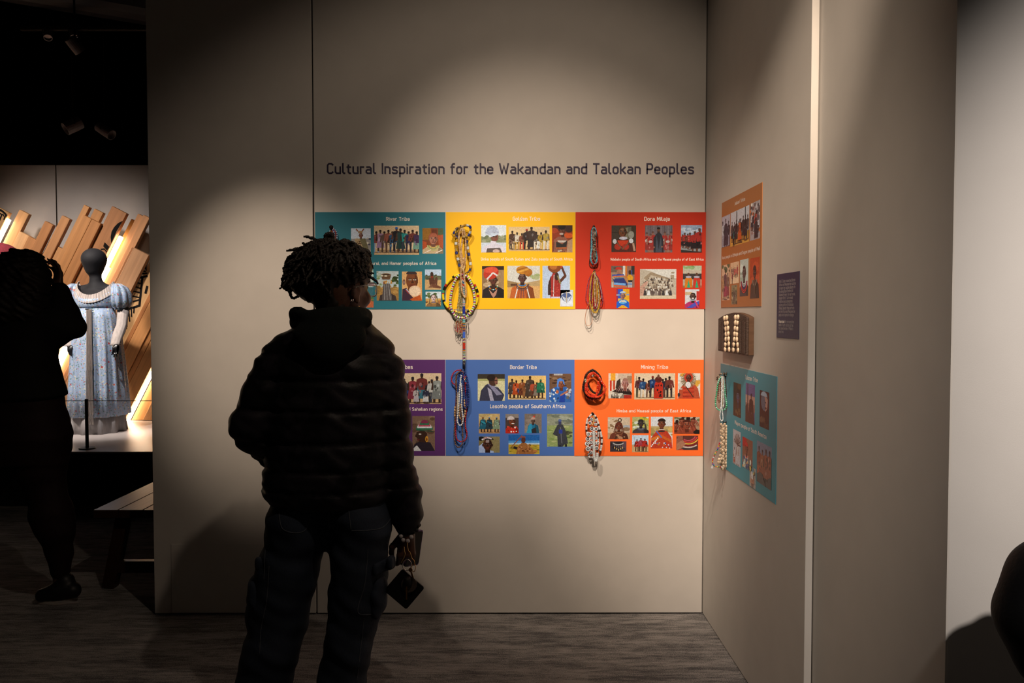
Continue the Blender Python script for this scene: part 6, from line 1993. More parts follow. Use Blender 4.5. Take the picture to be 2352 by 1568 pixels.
    # long muslin under-sleeves
    for pts in (((283, 706, .02, 11.5), (282, 725, .0, 10.5), (280, 745, -.04, 10.5), (274, 762, -.08, 11.5), (269, 777, -.115, 10), (266, 788, -.14, 9.5), (265.5, 793, -.145, 10.5)),
                ((165, 706, .02, 11), (163, 725, .0, 10), (160, 750, -.04, 10), (158, 775, -.085, 9), (158, 790, -.11, 9.5), (158, 795, -.115, 11))):
        rows = [(pm(u, v, dy), hw * K, hw * K * .95) for u, v, dy, hw in pts]
        loft_mesh('under_sleeve', rows, M_CREAM, t, lambda th, i: .05 * math.sin(5 * th + 2.2 * i) + .03 * math.sin(11 * th), 40)
    # ruffled neckline
    mb = MB()
    def edge(k, dv, grow):
        th = R(172 + 196 * k / 40)
        f_ = max(0, -math.sin(th)) ** 1.3
        v = 656 + 31 * f_ + dv
        hw, hd = 44 * grow, .125 * grow
        c_ = pm(221, v)
        return Vector((c_.x + hw * K * math.cos(th), c_.y + hd * math.sin(th), c_.z))
    A = [edge(k / 2, 9, 1.08) for k in range(81)]
    B = [edge(k / 2, -9.5, .90) for k in range(81)]
    for i in range(len(A) - 1):
        z0, z1 = (.004 * math.sin(i * 1.9) for i in (i, i + 1))
        q = Vector((0, -.006, 0))
        a_, b_, c_, d_ = A[i] + q * .6 + Vector((0, z0, 0)), A[i + 1] + q * .6 + Vector((0, z1, 0)), B[i + 1] + q + Vector((0, z1, abs(z1) * .5)), B[i] + q + Vector((0, z0, abs(z0) * .5))
        mb.face([a_, b_, c_, d_])
    o = mb.build('neck_ruffle', M_CREAM, t)
    md = o.modifiers.new('thickness', 'SOLIDIFY')
    md.thickness = .003
    # stand
    mb = MB()
    mb.tube([pm(236, 930, .02), Vector((pm(236, 930).x, YM + .02, ZST + .012))], .014, 10)
    mb.lathe((pm(222, 900).x, YM + .02, ZST + .001), [(.15, 0), (.15, .006), (.14, .010)], 28)
    mb.build('stand', mat('acrylic_stand', (.55, .5, .48), .25, noise=(8, .05)), t, smooth=False)
    return t


mannequin()

# second mannequin, only its red hat shows past the visitor at the left edge
YH = 6.9
ph_ = P_at(YH)
t = empty('hatted_mannequin', (ph_(-2, 722).x, YH, ZST), 'mannequin with a dark red felt hat behind the visitor at the far left', 'mannequin')
Sh = SDF((ph_(-75, 700).x, YH - .25, ZST + .002), (ph_(70, 700).x, YH + .25, ph_(0, 540).z), .012)
Sh.ell(ph_(-2, 612), (.085, .11, .11), .01)
Sh.cap(ph_(-2, 640, .01), ph_(-2, 672, .02), .045, .06, .02)
Sh.chain([(ph_(-38, 680, .02), .06), (ph_(-2, 678, .02), .085), (ph_(34, 680, .02), .06)], .03)
Sh.loft([(ph_(0, v).z, ph_(-2, v).x, YH + .02, hw, hd) for v, hw, hd in ((675, .17, .10), (720, .14, .11), (790, .17, .14), (880, .22, .2), (978, .27, .24))], .03)
Sh.chain([(ph_(-40, 685, .02), .05), (ph_(-52, 750, .02), .04), (ph_(-44, 810, -.1), .03)], .02)
Sh.chain([(ph_(36, 685, .02), .05), (ph_(48, 750, .02), .04), (ph_(40, 810, -.1), .03)], .02)
Sh.build('body', M_FELT, t)
Sc = SDF((ph_(-75, 700).x, YH - .25, ph_(0, 640).z), (ph_(60, 700).x, YH + .25, ph_(0, 540).z), .007)
Sc.ell(ph_(-6, 584), (44 * KP * .93, .15, 27 * KP * .92), .01)
Sc.ell(ph_(-4, 592), (46 * KP * .93, .165, 10 * KP), .02)
Sc.build('felt_hat', mat('dark_red_felt', (.26, .028, .045), .9, noise=(60, .25), bump=(160, .5)), t)

# ------------------------------------------------------------------ low barrier on the stage
YB = onz(198, 1030, ZST).y
pb = P_at(YB)
t = empty('barrier_post', (pb(198, 900).x, YB, ZST), 'low dark grey barrier post with round base on the stage edge', 'barrier')
M_POST = mat('dark_grey_powder_coat', (.035, .030, .030), .45, noise=(60, .15))
mb = MB()
mb.lathe((pb(198, 900).x, YB, ZST + .0005), [(.058, 0), (.058, .005), (.054, .008)], 28)
mb.build('base', M_POST, t)
mb = MB()
mb.lathe((pb(198, 900).x, YB, ZST + .008), [(.0118, 0), (.0118, pb(198, 916).z - ZST - .010), (.0105, pb(198, 916).z - ZST - .008)], 16)
mb.build('post', M_POST, t, smooth=False)
mb = MB()
zc = pb(198, 920).z
mb.tube([Vector((-6.5, YB - .004, zc)), Vector((-1.4, YB - .004, zc))], .0028, 8)
mb.build('barrier_cord', mat('grey_elastic_cord', (.10, .09, .09), .7, noise=(200, .2)), t)

# ------------------------------------------------------------------ trestle bench behind the end of the wall
y0b = onz(250, 1360, 0).y + .03
zb = at(214, 1171, y0b - .04).z
xl = at(213, 1171, y0b - .04).x
xr = xl + .50
ylen = 1.30
t = empty('trestle_bench', ((xl + xr) / 2, y0b + ylen / 2, 0), 'dark wooden trestle bench half hidden by the free end of the wall', 'bench')
M_BENCH = mat('dark_varnished_wood', (.055, .020, .009), .32, noise=((40, 3, 40), .45, (.022, .010, .006)), bump=((70, 6, 70), .25), spec=.16)
yb0 = y0b - .04
nb = 4
for i in range(nb):
    mb = MB()
    wd_ = (xr - xl) / nb
    mb.box((xl + i * wd_ + .0012, yb0, zb - .042), (xl + (i + 1) * wd_ - .0012, yb0 + ylen, zb))
    mb.build('top_board', M_BENCH, t, bevel=.003)
xm = (xl + xr) / 2
for yy in (y0b + .05, y0b + ylen - .15):
    for sg in (-1, 1):
        mb = MB()
        mb.bar((xm + sg * .135, yy, zb - .042), (xm + sg * .215, yy, .002), .062, .060, up=(0, 1, 0))
        mb.build('leg', M_BENCH, t, bevel=.004)
    mb = MB()
    zs = at(325, 1286, yy).z
    mb.box((xm - .165, yy - .022, zs - .06), (xm + .165, yy + .022, zs))
    mb.build('cross_rail', M_BENCH, t, bevel=.003)
mb = MB()
mb.box((xm - .045, y0b - .0, zs - .045), (xm + .045, y0b + ylen - .06, zs + .008))
mb.build('stretcher', mat('lit_stretcher_wood', (.20, .10, .045), .4, noise=((30, 4, 30), .3)), t, bevel=.003)  # stretcher coloured lighter than the bench for the warm strip light on it
for yy in (y0b + .015, y0b + ylen - .085):
    mb = MB()
    mb.box((xm - .012, yy - .009, zs - .09), (xm + .012, yy + .009, zs + .035))
    mb.build('wedge_peg', M_BENCH, t, bevel=.002)

# ------------------------------------------------------------------ track and lamps under the dark ceiling
YC = 7.2
pc_ = P_at(YC)
M_TRK = mat('dark_track_metal', (.07, .06, .05), .35, noise=(30, .2), metal=.6)
M_LAMP = mat('grey_lamp_housing', (.30, .25, .24), .4, noise=(30, .2), metal=.3)
tr = MB()
zt = pc_(200, 66).z
tr.box((pc_(48, 66).x, YC - .02, zt - .018), (pc_(520, 66).x, YC + .02, zt + .018))
trk = tr.build('light_track', M_TRK, None, loc=(pc_(200, 66).x, YC, zt), bevel=.004)
tag(trk, 'thin lighting track running along the dark ceiling at the upper left', 'light track')
rod = MB()
for u in (70, 400):
    p_ = pc_(u, 66)
    rod.tube([(p_.x, YC, zt + .015), (p_.x, YC, 4.905)], .006, 6)
rod.build('hanger_rod', M_TRK, trk)


def track_lamp(p, aim, label, r=.045, L=.13, track_z=None):
    t = empty('track_lamp', p, label, 'lamp', 'spot lamps under the dark ceiling')
    a = Vector(aim).normalized()
    mb = MB()
    mb.lathe(p, [(r * .6, -L * .5), (r * .95, -L * .45), (r, -L * .1), (r, L * .5), (r * .9, L * .5), (r * .85, L * .3)], 18, None, a)
    mb.build('housing', M_LAMP, t)
    mb = MB()
    up = Vector((0, 0, (track_z or 4.9) - p.z))
    sd = a.cross(Vector((0, 0, 1))).normalized() * (r + .006)
    mb.tube([p + sd, p + sd + Vector((0, 0, r * 1.3)), p - sd + Vector((0, 0, r * 1.3)), p - sd], .005, 6)
    mb.tube([p + Vector((0, 0, r * 1.3)), p + up], .008, 8)
    mb.build('yoke', M_TRK, t)
    return t


track_lamp(pc_(110, 79), (.3, -.5, -.8), 'leftmost small lamp on the ceiling track at the upper left', .035, .10, zt - .0185)
track_lamp(pc_(170, 79), (.35, -.5, -.8), 'second small lamp on the ceiling track, right of the leftmost one', .035, .10, zt - .0185)
track_lamp(at(168, 288, 7.5), (-.6, -.5, -.5), 'round lamp hanging lower than the track above the display wall', .06, .16)
track_lamp(at(241, 300, 7.6), (.8, -.2, -.5), 'tilted lamp hanging beside the round lamp above the display wall', .05, .18)
track_lamp(at(172, 103, 6.2), (.4, .6, -.7), 'lamp with a lit rim hanging just under the ceiling track', .045, .12)

# ------------------------------------------------------------------ people
M_SKIN = mat('brown_skin', (.095, .042, .026), .45, noise=(60, .12), spec=.4, bump=(300, .1))
M_HAIR = mat('black_hair', (.014, .010, .008), .6, noise=(90, .4), spec=.35)
M_CAMO = mat('black_camouflage_nylon', (.006, .006, .007), .5, noise=(13, .035, (.016, .014, .018)), spec=.2, bump=(160, .15))
M_HOOD = mat('dark_green_fleece', (.008, .011, .010), .9, noise=(200, .3), spec=.2, bump=(350, .4))
M_DENIM = mat('dark_blue_denim', (.020, .028, .046), .8, noise=(6, .3), spec=.25, bump=((420, 420, 120), .3))
M_BLKC = mat('black_knit', (.007, .006, .006), .85, noise=(120, .3), spec=.2)
M_BURG = mat('dark_burgundy_leggings', (.014, .006, .007), .75, noise=(90, .25), spec=.2)
M_SHOE = mat('black_trainer', (.008, .008, .009), .5, noise=(60, .3), spec=.4)
M_SOLE = mat('grey_rubber_sole', (.20, .17, .16), .7, noise=(60, .15))
wrinkle = lambda a, f, ph=0: (lambda X, Y, Z: a * np.sin(f * (Z + .35 * X) + ph + 1.7 * np.sin(f * .31 * X + .8 * ph)) * np.sin(f * .23 * Z + 2.1 * Y * f * .2 + ph))


def rowsof(p, rows, yo=0):
    out = []
    for v, l, r_, hd, dy in rows:
        a, b = p(l, v, dy), p(r_, v, dy)
        out.append((a.z, (a.x + b.x) / 2, a.y, (b.x - a.x) / 2, hd))
    return out


# -- the visitor who reads the boards
YV = 2.70
pv = P_at(YV)
KV = (pv(900, 722) - pv(800, 722)).x / 100
vis = empty('person', (pv(672, 722).x, YV, 0), 'person with short locs, camouflage puffer jacket and baggy jeans reading the boards', 'person')
Fd = Vector((.60, .80, 0))           # way the head faces
Rd = Vector((.80, -.60, 0))          # towards the right ear
hc = pv(783, 661)
B = SDF((pv(520, 700).x, YV - .24, 0.03), (pv(985, 700).x, YV + .42, pv(0, 560).z), .0048)
rot = math.atan2(Fd.y, Fd.x)
B.ell(hc + Vector((0, 0, .012)), (.097, .077, .108), .01, rot)
B.ell(hc + Fd * .030 + Vector((0, 0, -.058)), (.064, .056, .066), .02, rot)
B.cap(hc + Fd * .055 + Vector((0, 0, -.10)), hc + Fd * .068 + Vector((0, 0, -.098)), .024, .020, .015)
for q in (-1, 1):
    B.ell(hc + Fd * .062 + Rd * q * .040 + Vector((0, 0, -.035)), (.030, .026, .028), .012, rot)          # cheeks
    B.ell(hc + Fd * .083 + Rd * q * .033 + Vector((0, 0, .004)), (.016, .020, .012), .006, rot, True)     # eye hollows
    B.ell(hc + Fd * .076 + Rd * q * .033 + Vector((0, 0, .003)), (.012, .014, .011), .003, rot)
    B.ell(hc + Fd * .084 + Rd * q * .030 + Vector((0, 0, .024)), (.010, .026, .008), .008, rot)
    e = hc + Rd * q * .077 + Fd * -.004 + Vector((0, 0, -.012))
    B.ell(e, (.022, .008, .032), .006, rot)
    B.ell(e + Rd * q * .010 + Fd * .002, (.012, .006, .019), .004, rot, True)
    B.ell(e + Vector((0, 0, -.032)) + Rd * q * .002 + Fd * .006, (.008, .005, .010), .006, rot)
B.cap(hc + Fd * .092 + Vector((0, 0, .005)), hc + Fd * .108 + Vector((0, 0, -.030)), .009, .014, .010)
for q in (-1, 1):
    B.ell(hc + Fd * .098 + Rd * q * .013 + Vector((0, 0, -.034)), (.012, .010, .009), .006, rot)
B.ell(hc + Fd * .092 + Vector((0, 0, -.062)), (.012, .026, .007), .006, rot)
B.ell(hc + Fd * .090 + Vector((0, 0, -.073)), (.012, .023, .008), .006, rot)
B.cap(hc + Vector((-.012, -.012, -.06)), pv(768, 745, -.01), .058, .066, .02)
# trunk, arms and legs
B.loft(rowsof(pv, [(750, 690, 850, .08, 0), (790, 665, 865, .10, 0), (900, 665, 865, .11, 0), (1050, 665, 855, .11, .0), (1150, 660, 855, .11, 0), (1190, 680, 840, .09, 0)]), .03)
B.chain([(pv(845, 805), .045), (pv(893, 955, -.01), .042), (pv(912, 1080, .0), .038), (pv(935, 1180, .02), .034), (pv(935, 1222, .02), .027)], .02)
B.chain([(pv(675, 805), .045), (pv(600, 972, -.03), .045), (pv(630, 1035, .12), .04), (pv(690, 1060, .22), .028)], .02)
for pts in ([(pv(690, 1190), .075), (pv(645, 1420), .06), (pv(585, 1680), .042)], [(pv(822, 1190), .075), (pv(812, 1420), .06), (pv(770, 1680), .042)]):
    B.chain(pts, .03)


def hand(S_, wrist, down, across, back, size=1.0, curl=(.5, .6, .5, .4), thumb_side=1, k=.004):
    """palm, four fingers of unequal length and a thumb; down = finger direction, across = towards the little finger, back = back of the hand"""
    d, a, b = (Vector(q).normalized() for q in (down, across, back))
    W = Vector(wrist)
    S_.cap(W, W + d * .02 * size, .024 * size, .028 * size, .01)
    for q in (-.024, -.008, .008, .023):
        S_.cap(W + d * .018 * size + a * q * .7 * size, W + d * .082 * size + a * q * size, .015 * size, .0125 * size, .008)
    Ls = ((.042, .026, .02), (.047, .030, .022), (.043, .028, .021), (.033, .021, .018))
    for i, q in enumerate((-.028, -.009, .010, .028)):
        p0 = W + d * .084 * size + a * q * size
        ang = 0
        r_ = .0092 * size * (1, 1.02, .97, .86)[i]
        pts = [(p0, r_ * 1.08)]
        for j, L in enumerate(Ls[i]):
            ang += curl[i] * (1.0, 1.15, .8)[j]
            dv = d * math.cos(ang) - b * math.sin(ang) + a * q * .9
            p0 = p0 + dv.normalized() * L * size
            r_ *= .92
            pts.append((p0, r_))
        S_.chain(pts, k)
    t0 = W + d * .022 * size - a * .026 * size * thumb_side - b * .004
    t1 = t0 + (d * .75 - a * .62 * thumb_side - b * .35).normalized() * .042 * size
    t2 = t1 + (d * .9 - a * .05 * thumb_side - b * .55).normalized() * .032 * size
    t3 = t2 + (d * .85 + a * .25 * thumb_side - b * .5).normalized() * .026 * size
    S_.chain([(t0, .015 * size), (t1, .0115 * size), (t2, .0100 * size), (t3, .0078 * size)], .006)


wr_ = pv(934, 1223, .02)
hand(B, wr_, (-.02, .02, -1), (.93, .30, 0), (.25, -1, .05), .92, (.55, .62, .62, .7), 1)
wl = pv(690, 1060, .22)
hand(B, wl, (.75, .45, -.5), (-.3, .2, -.6), (-.3, -.4, .8), .92, (.4, .4, .45, .5), 1)
B.build('body', M_SKIN, vis)

# jacket
J = SDF((pv(515, 700).x, YV - .30, pv(0, 1235).z), (pv(985, 700).x, YV + .34, pv(0, 715).z), .0075)
J.loft(rowsof(pv, [(728, 705, 838, .085, -.01), (745, 690, 850, .10, -.01), (762, 664, 868, .115, 0), (790, 640, 888, .13, 0), (850, 625, 905, .15, 0), (950, 618, 906, .165, 0), (1050, 616, 901, .17, 0), (1085, 611, 898, .17, 0), (1118, 608, 899, .172, 0), (1136, 616, 893, .165, 0), (1150, 628, 885, .15, 0)]), .02, 2.3)
J.chain([(pv(858, 806), .060), (pv(884, 850, -.01), .060), (pv(897, 950, -.02), .062), (pv(903, 1045, -.01), .061), (pv(925, 1130, .01), .058), (pv(933, 1180, .02), .050), (pv(935, 1208, .02), .034)], .02)
J.chain([(pv(672, 808), .068), (pv(648, 840, -.01), .078), (pv(622, 900, -.02), .084), (pv(590, 978, -.03), .082), (pv(628, 1024, .08), .066), (pv(668, 1046, .17), .05), (pv(690, 1055, .21), .038)], .025)
seams = [pv(0, q).z for q in (812, 868, 935, 1005, 1066, 1112)]


def quilt(X, Y, Z):
    d = np.zeros((1, 1, Z.shape[2]))
    for z in seams:
        d = d + .008 * np.exp(-((Z - z) / .010) ** 2)
    return d - .004 + 0 * X + 0 * Y


J.disp(quilt)
J.disp(wrinkle(.0022, 75, .4))
J.disp(wrinkle(.0016, 120, 2.0))
jk = J.build('jacket', M_CAMO, vis)
mb = MB()
mb.tube([pv(642 + 245 * math.sin(q) * .5 + 118, 1143, -.165 * math.cos(q)) for q in [x_ / 12 * math.pi * 2 for x_ in range(25)]], .006, 6)
mb.build('hem_cord', M_BLKC, jk)
cuff = MB()
cuff.lathe(pv(935, 1214, .02), [(.030, -.014), (.033, -.006), (.033, .010), (.028, .018)], 18)
cuff.build('cuff', M_BLKC, jk, smooth=True)
# hood
Hd_ = SDF((pv(640, 700).x, YV - .30, pv(0, 860).z), (pv(880, 700).x, YV + .16, pv(0, 690).z), .006)
ring = []
for i in range(25):
    a = 2 * math.pi * i / 24
    u = 762 + 74 * math.cos(a)
    v = 733 - 6 * math.cos(a + .3) + 6 * math.sin(a)
    ring.append((pv(u, v, -.02 + .115 * math.sin(a)), .026))
Hd_.chain(ring, .012)
Hd_.chain([(pv(690, 716, -.10), .018), (pv(682, 722, -.07), .022), (pv(686, 740, -.03), .03)], .015)
Hd_.chain([(pv(686, 716, -.11), .015), (pv(735, 733, -.14), .017), (pv(790, 733, -.14), .017), (pv(842, 738, -.10), .018)], .01)
Hd_.ell(pv(758, 770, -.13), (80 * KV, .055, 44 * KV), .02)
Hd_.ell(pv(756, 800, -.145), (54 * KV, .045, 44 * KV), .02)
Hd_.cap(pv(772, 700, -.01), pv(772, 742, -.01), .062, .068, .01, 1, True)
Hd_.disp(wrinkle(.002, 60, 1.0))
Hd_.build('hood', M_HOOD, jk)

# jeans
Jn = SDF((pv(480, 700).x, YV - .26, .012), (pv(925, 700).x, YV + .24, pv(0, 1125).z), .0075)
LL = [(1128, 640, 765, .13, 0), (1170, 620, 765, .145, 0), (1215, 613, 756, .145, 0), (1245, 610, 747, .14, 0), (1290, 598, 736, .135, 0), (1350, 578, 722, .13, 0), (1400, 569, 712, .125, 0), (1440, 574, 702, .125, 0), (1500, 558, 687, .125, 0), (1568, 540, 670, .125, 0), (1650, 522, 652, .13, 0), (1695, 512, 646, .135, 0)]
RL = [(1128, 752, 884, .13, 0), (1170, 752, 897, .145, 0), (1215, 760, 902, .145, 0), (1245, 765, 891, .14, 0), (1290, 762, 889, .135, 0), (1350, 758, 886, .13, 0), (1400, 757, 880, .125, 0), (1440, 752, 864, .12, 0), (1500, 742, 852, .12, 0), (1568, 731, 840, .12, 0), (1650, 714, 834, .13, 0), (1695, 704, 834, .135, 0)]
Jn.loft(rowsof(pv, LL), .006, 2.2)
Jn.loft(rowsof(pv, RL), .006, 2.2)
Jn.cap(pv(745, 1150), pv(757, 1200), .11, .08, .03)
Jn.cap(pv(770, 1150), pv(760, 1200), .11, .08, .03)
Jn.disp(wrinkle(.0045, 34, .3))
Jn.disp(wrinkle(.002, 80, 1.2))
jn = Jn.build('jeans', M_DENIM, vis)
for nm, cells in (('cargo_pocket', [(((604, 1362, -.03), (34, .085, 54))), (((868, 1358, -.03), (21, .085, 60)))]),):
    for c, r_ in cells:
        q = SDF((pv(c[0] - 60, 700).x, YV - .25, pv(0, 1450).z), (pv(c[0] + 60, 700).x, YV + .2, pv(0, 1260).z), .007)
        q.ell(pv(c[0], c[1], c[2]), (r_[0] * KV, r_[1], r_[2] * KV), .01)
        q.disp(wrinkle(.003, 70, c[0]))
        q.build(nm, M_DENIM, jn)
for pts in (((594, 1286, -.09), (601, 1282, -.02), (640, 1308, -.115)), ((900, 1282, -.02), (895, 1286, -.09), (861, 1300, -.115))):
    a, b, c = (pv(*q) for q in pts)
    q = SDF((min(a.x, b.x, c.x) - .05, YV - .22, c.z - .06), (max(a.x, b.x, c.x) + .05, YV + .1, a.z + .06), .006)
    for dz in (0, -.012, -.024):
        o_ = Vector((0, 0, dz))
        q.chain([(b + o_, .010), (a + o_, .0095), (c + o_, .008)], .010)
    q.build('pocket_flap', M_DENIM, jn)
from mathutils.bvhtree import BVHTree


def snap(obj, pix, lift):
    """the points of obj's surface that the photograph shows at these pixels"""
    L = WLOC[obj.name]
    tree = BVHTree.FromPolygons([v_.co + L for v_ in obj.data.vertices], [tuple(p_.vertices) for p_ in obj.data.polygons])
    out = []
    for u, v in pix:
        h = tree.ray_cast(Vector((0, 0, CAMZ)), ray(u, v).normalized())
        if h[0] is not None:
            out.append(h[0] - ray(u, v).normalized() * lift)
    return out


def dense(pts, n=8):
    return [(q.x, q.y) for q in spline([Vector((a, b, 0)) for a, b in pts], n)]


for pts in ([(618, 1300), (612, 1380), (600, 1440), (596, 1500)], [(845, 1260), (838, 1340), (822, 1405), (858, 1410)], [(808, 1218), (850, 1217), (880, 1210), (898, 1190)], [(757, 1150), (756, 1190), (757, 1216)],
            [(655, 1180), (690, 1174), (720, 1150)], [(640, 1165), (650, 1215), (700, 1218), (716, 1160)], [(800, 1165), (806, 1215)], [(610, 1250), (606, 1330)], [(836, 1420), (820, 1560)]):
    P = snap(jn, dense(pts), .0006)
    if len(P) > 2:
        mb = MB()
        mb.tube(P, .0014, 5)
        mb.build('stitched_seam', mat('faded_denim_seam', (.06, .068, .085), .9, noise=(90, .3)), jn)
for u, s_ in ((590, -1), (775, 1)):
    q = SDF((pv(u - 80, 700).x, YV - .2, .0), (pv(u + 80, 700).x, YV + .3, .14), .007)
    f0 = Vector((pv(u, 1690).x, YV, 0))
    q.chain([(f0 + Vector((0, -.06, .045)), .040), (f0 + Vector((.01 * s_, .05, .04)), .042), (f0 + Vector((.02 * s_, .15, .032)), .036)], .02)
    q.cap(f0 + Vector((0, -.03, .06)), f0 + Vector((0, -.02, .12)), .044, .042, .02)
    q.op(lambda X, Y, Z: .006 - Z + 0 * X + 0 * Y, (-9, -9, -1), (9, 9, .02), .004, True)
    q.build('shoe', M_SHOE, vis)

# hair: locs
Hs = SDF((pv(640, 700).x, YV - .2, pv(0, 735).z), (pv(880, 700).x, YV + .2, pv(0, 520).z), .0065)
Hs.ell(pv(762, 612), (80 * KV, .115, 58 * KV), .02)
Hs.ell(pv(712, 640, -.02), (44 * KV, .09, 50 * KV), .03)
Hs.ell(pv(815, 620, .0), (34 * KV, .09, 48 * KV), .03)
Hs.cap(pv(757, 660, -.02), pv(776, 722, -.02), .075, .052, .03)
Hs.cap(pv(757, 560), pv(758, 543), .020, .016, .02)
Hs.ell(hc + Fd * .11 + Vector((0, 0, -.05)), (.075, .09, .095), .02, rot, True)
Hs.ell(hc + Rd * .085 + Fd * .01 + Vector((0, 0, -.03)), (.03, .03, .045), .015, rot, True)
Hs.disp(lambda X, Y, Z: .004 * np.sin(X * 210 + 2 * np.sin(Z * 90)) * np.sin(Z * 150 + 60 * Y))
hair = Hs.build('hair', M_HAIR, vis)
rl = random.Random(11)
lm = MB()


def loc_(pts, r=.0062, tip=.45):
    P = spline(pts, 5)
    n = len(P)
    P = [p + Vector((rl.uniform(-1, 1), rl.uniform(-1, 1), rl.uniform(-1, 1))) * .0012 for p in P]
    lm.tube(P, [r * (1 - (1 - tip) * (i / n) ** 2) * (1 + .16 * math.sin(i * 1.7)) for i in range(n)], 6)


cc = pv(765, 612)
for i in range(430):
    az = rl.uniform(0, 2 * math.pi)
    el = math.asin(rl.uniform(-.1, 1))
    d = Vector((math.cos(el) * math.cos(az), math.cos(el) * math.sin(az), math.sin(el)))
    if d.dot(Fd) > .62 and d.z < .55:
        continue
    p = cc + Vector((d.x * 84 * KV, d.y * .118, d.z * 60 * KV))
    left = i % 3 == 0
    if left:
        p = pv(714, 632, -.02) + Vector((d.x * 50 * KV, d.y * .10, d.z * 46 * KV))
    v_ = Vector((d.x, d.y, d.z * .5)) * .5 + Vector((rl.uniform(-.9, .6), rl.uniform(-.8, .8), rl.uniform(-.4, .7)))
    pts = [p - d * .012]
    L = rl.randint(3, 8)
    for j in range(L):
        v_ = v_ * .62 + Vector((d.x * .16 - .06, d.y * .16, -.30)) + Vector((rl.uniform(-.45, .45), rl.uniform(-.45, .45), rl.uniform(-.30, .30)))
        q = pts[-1] + v_.normalized() * .013
        e = Vector(((q.x - cc.x) / (87 * KV), (q.y - cc.y) / .122, (q.z - cc.z) / (63 * KV)))
        if e.length < 1:
            e = e.normalized()
            q = cc + Vector((e.x * 87 * KV, e.y * .122, e.z * 63 * KV))
        u_lim = pv(850, 700).x if q.z > pv(0, 640).z else pv(828, 700).x
        if q.x > u_lim:
            q.x = u_lim - rl.uniform(0, .008)
        if q.x < pv(664, 700).x:
            q.x = pv(664, 700).x + rl.uniform(0, .012)
        if q.z < pv(0, 690).z and q.x > pv(735, 700).x:
            break
        if q.z < pv(0, 678).z:
            break
        pts.append(q)
    if len(pts) > 3:
        loc_(pts, rl.uniform(.0050, .0068))
c4 = lambda X, Y, dy=0: pv(640 + X / 7.838, 530 + Y / 7.84, dy)
for pts in ([(700, 260, -.02), (640, 150, -.03), (560, 118, -.04), (450, 100, -.05)], [(420, 380, 0), (340, 320, 0), (250, 345, -.01), (140, 355, -.02)], [(560, 290, 0), (480, 250, 0), (425, 213, 0)], [(640, 240, 0), (600, 210, 0), (590, 190, .01)],
            [(300, 450), (230, 560), (190, 680), (172, 830), (140, 900), (152, 990), (205, 1065)], [(330, 600), (250, 760), (215, 900), (170, 960), (180, 1010)], [(380, 700), (260, 900), (230, 1050), (205, 1100), (215, 1160), (255, 1210), (330, 1190), (400, 1120)],
            [(420, 800), (300, 980), (290, 1080), (340, 1130), (370, 1160), (320, 1190), (258, 1215)], [(450, 850), (360, 1020), (380, 1130), (440, 1130), (462, 1185)], [(480, 900), (430, 1050), (470, 1120), (440, 1180)], [(350, 850), (260, 1000), (215, 1060), (222, 1140)],
            [(1180, 180), (1280, 240), (1400, 330), (1480, 420), (1520, 490), (1553, 545)], [(1220, 240), (1330, 330), (1400, 430), (1500, 500)], [(1300, 420), (1440, 520), (1540, 610), (1590, 690)], [(1400, 640), (1520, 715), (1620, 745), (1710, 765)],
            [(1400, 680), (1560, 750), (1660, 840), (1740, 890), (1790, 955)], [(1380, 560), (1500, 640), (1580, 720), (1580, 800)], [(1250, 620), (1380, 740), (1440, 840), (1430, 990)], [(1200, 700), (1250, 850), (1240, 940), (1320, 1060), (1350, 1120)],
            [(860, 170), (840, 90), (880, 50), (930, 30)], [(960, 170), (970, 90), (940, 40), (900, 36)], [(830, 160), (850, 80), (910, 50), (960, 110)], [(900, 200), (860, 120), (920, 60), (950, 60)], [(1350, 860), (1440, 930), (1470, 1000), (1440, 1060)], [(1300, 900), (1310, 1010), (1370, 1080)]):
    loc_([c4(q[0], q[1], (q[2] if len(q) > 2 else -.03)) for q in pts], .0062)
lo = lm.build('locs', M_HAIR, hair, smooth=True)
lo['kind'] = 'stuff'

# glasses with clear frame, earrings
M_CLEAR = mat('clear_acetate', (.80, .78, .72), .15, trans=.75, noise=(30, .03), spec=.5)
M_LENS = mat('lens_glass', (.96, .97, .96), .02, trans=1.0, noise=(5, .01))
M_SILV = mat('silver', (.75, .72, .70), .2, metal=1, noise=(80, .05))
M_GOLD = mat('gold', (.75, .48, .20), .22, metal=1, noise=(80, .08))
gl = None
mbs = []
for q in (-1, 1):
    cq = hc + Fd * .108 + Rd * q * .036 + Vector((0, 0, -.004))
    pts = []
    for i in range(24):
        a = 2 * math.pi * i / 24
        ca_, sa_ = math.cos(a), math.sin(a)
        k_ = (abs(ca_) ** 4 + abs(sa_) ** 4) ** -.25
        pts.append(cq + Rd * q * ca_ * k_ * .029 + Vector((0, 0, sa_ * k_ * .023)) - Fd * .006 * (1 + ca_) * .5)
    mbs.append(pts)
mb = MB()
for pts in mbs:
    mb.tube(pts, .0028, 8, None, True)
mb.tube([hc + Fd * .110 - Rd * .008, hc + Fd * .114, hc + Fd * .110 + Rd * .008], .0025, 6)
gl = mb.build('glasses', M_CLEAR, vis, smooth=True)
tag(gl, 'clear framed glasses')
for q, pts in zip((-1, 1), mbs):
    mb = MB()
    mb.face(pts)
    ln_ = mb.build('lens', M_LENS, gl)
    md = ln_.modifiers.new('thickness', 'SOLIDIFY')
    md.thickness = .0015
    mb = MB()
    mb.tube([hc + Fd * .100 + Rd * q * .066 + Vector((0, 0, .008)), hc + Fd * .06 + Rd * q * .080 + Vector((0, 0, .010)), hc + Fd * .0 + Rd * q * .083 + Vector((0, 0, .004)), hc - Fd * .022 + Rd * q * .080 + Vector((0, 0, -.008))], .0022, 6)
    mb.build('temple', M_CLEAR, gl, smooth=True)
ea = hc + Rd * .083 + Vector((0, 0, -.012))
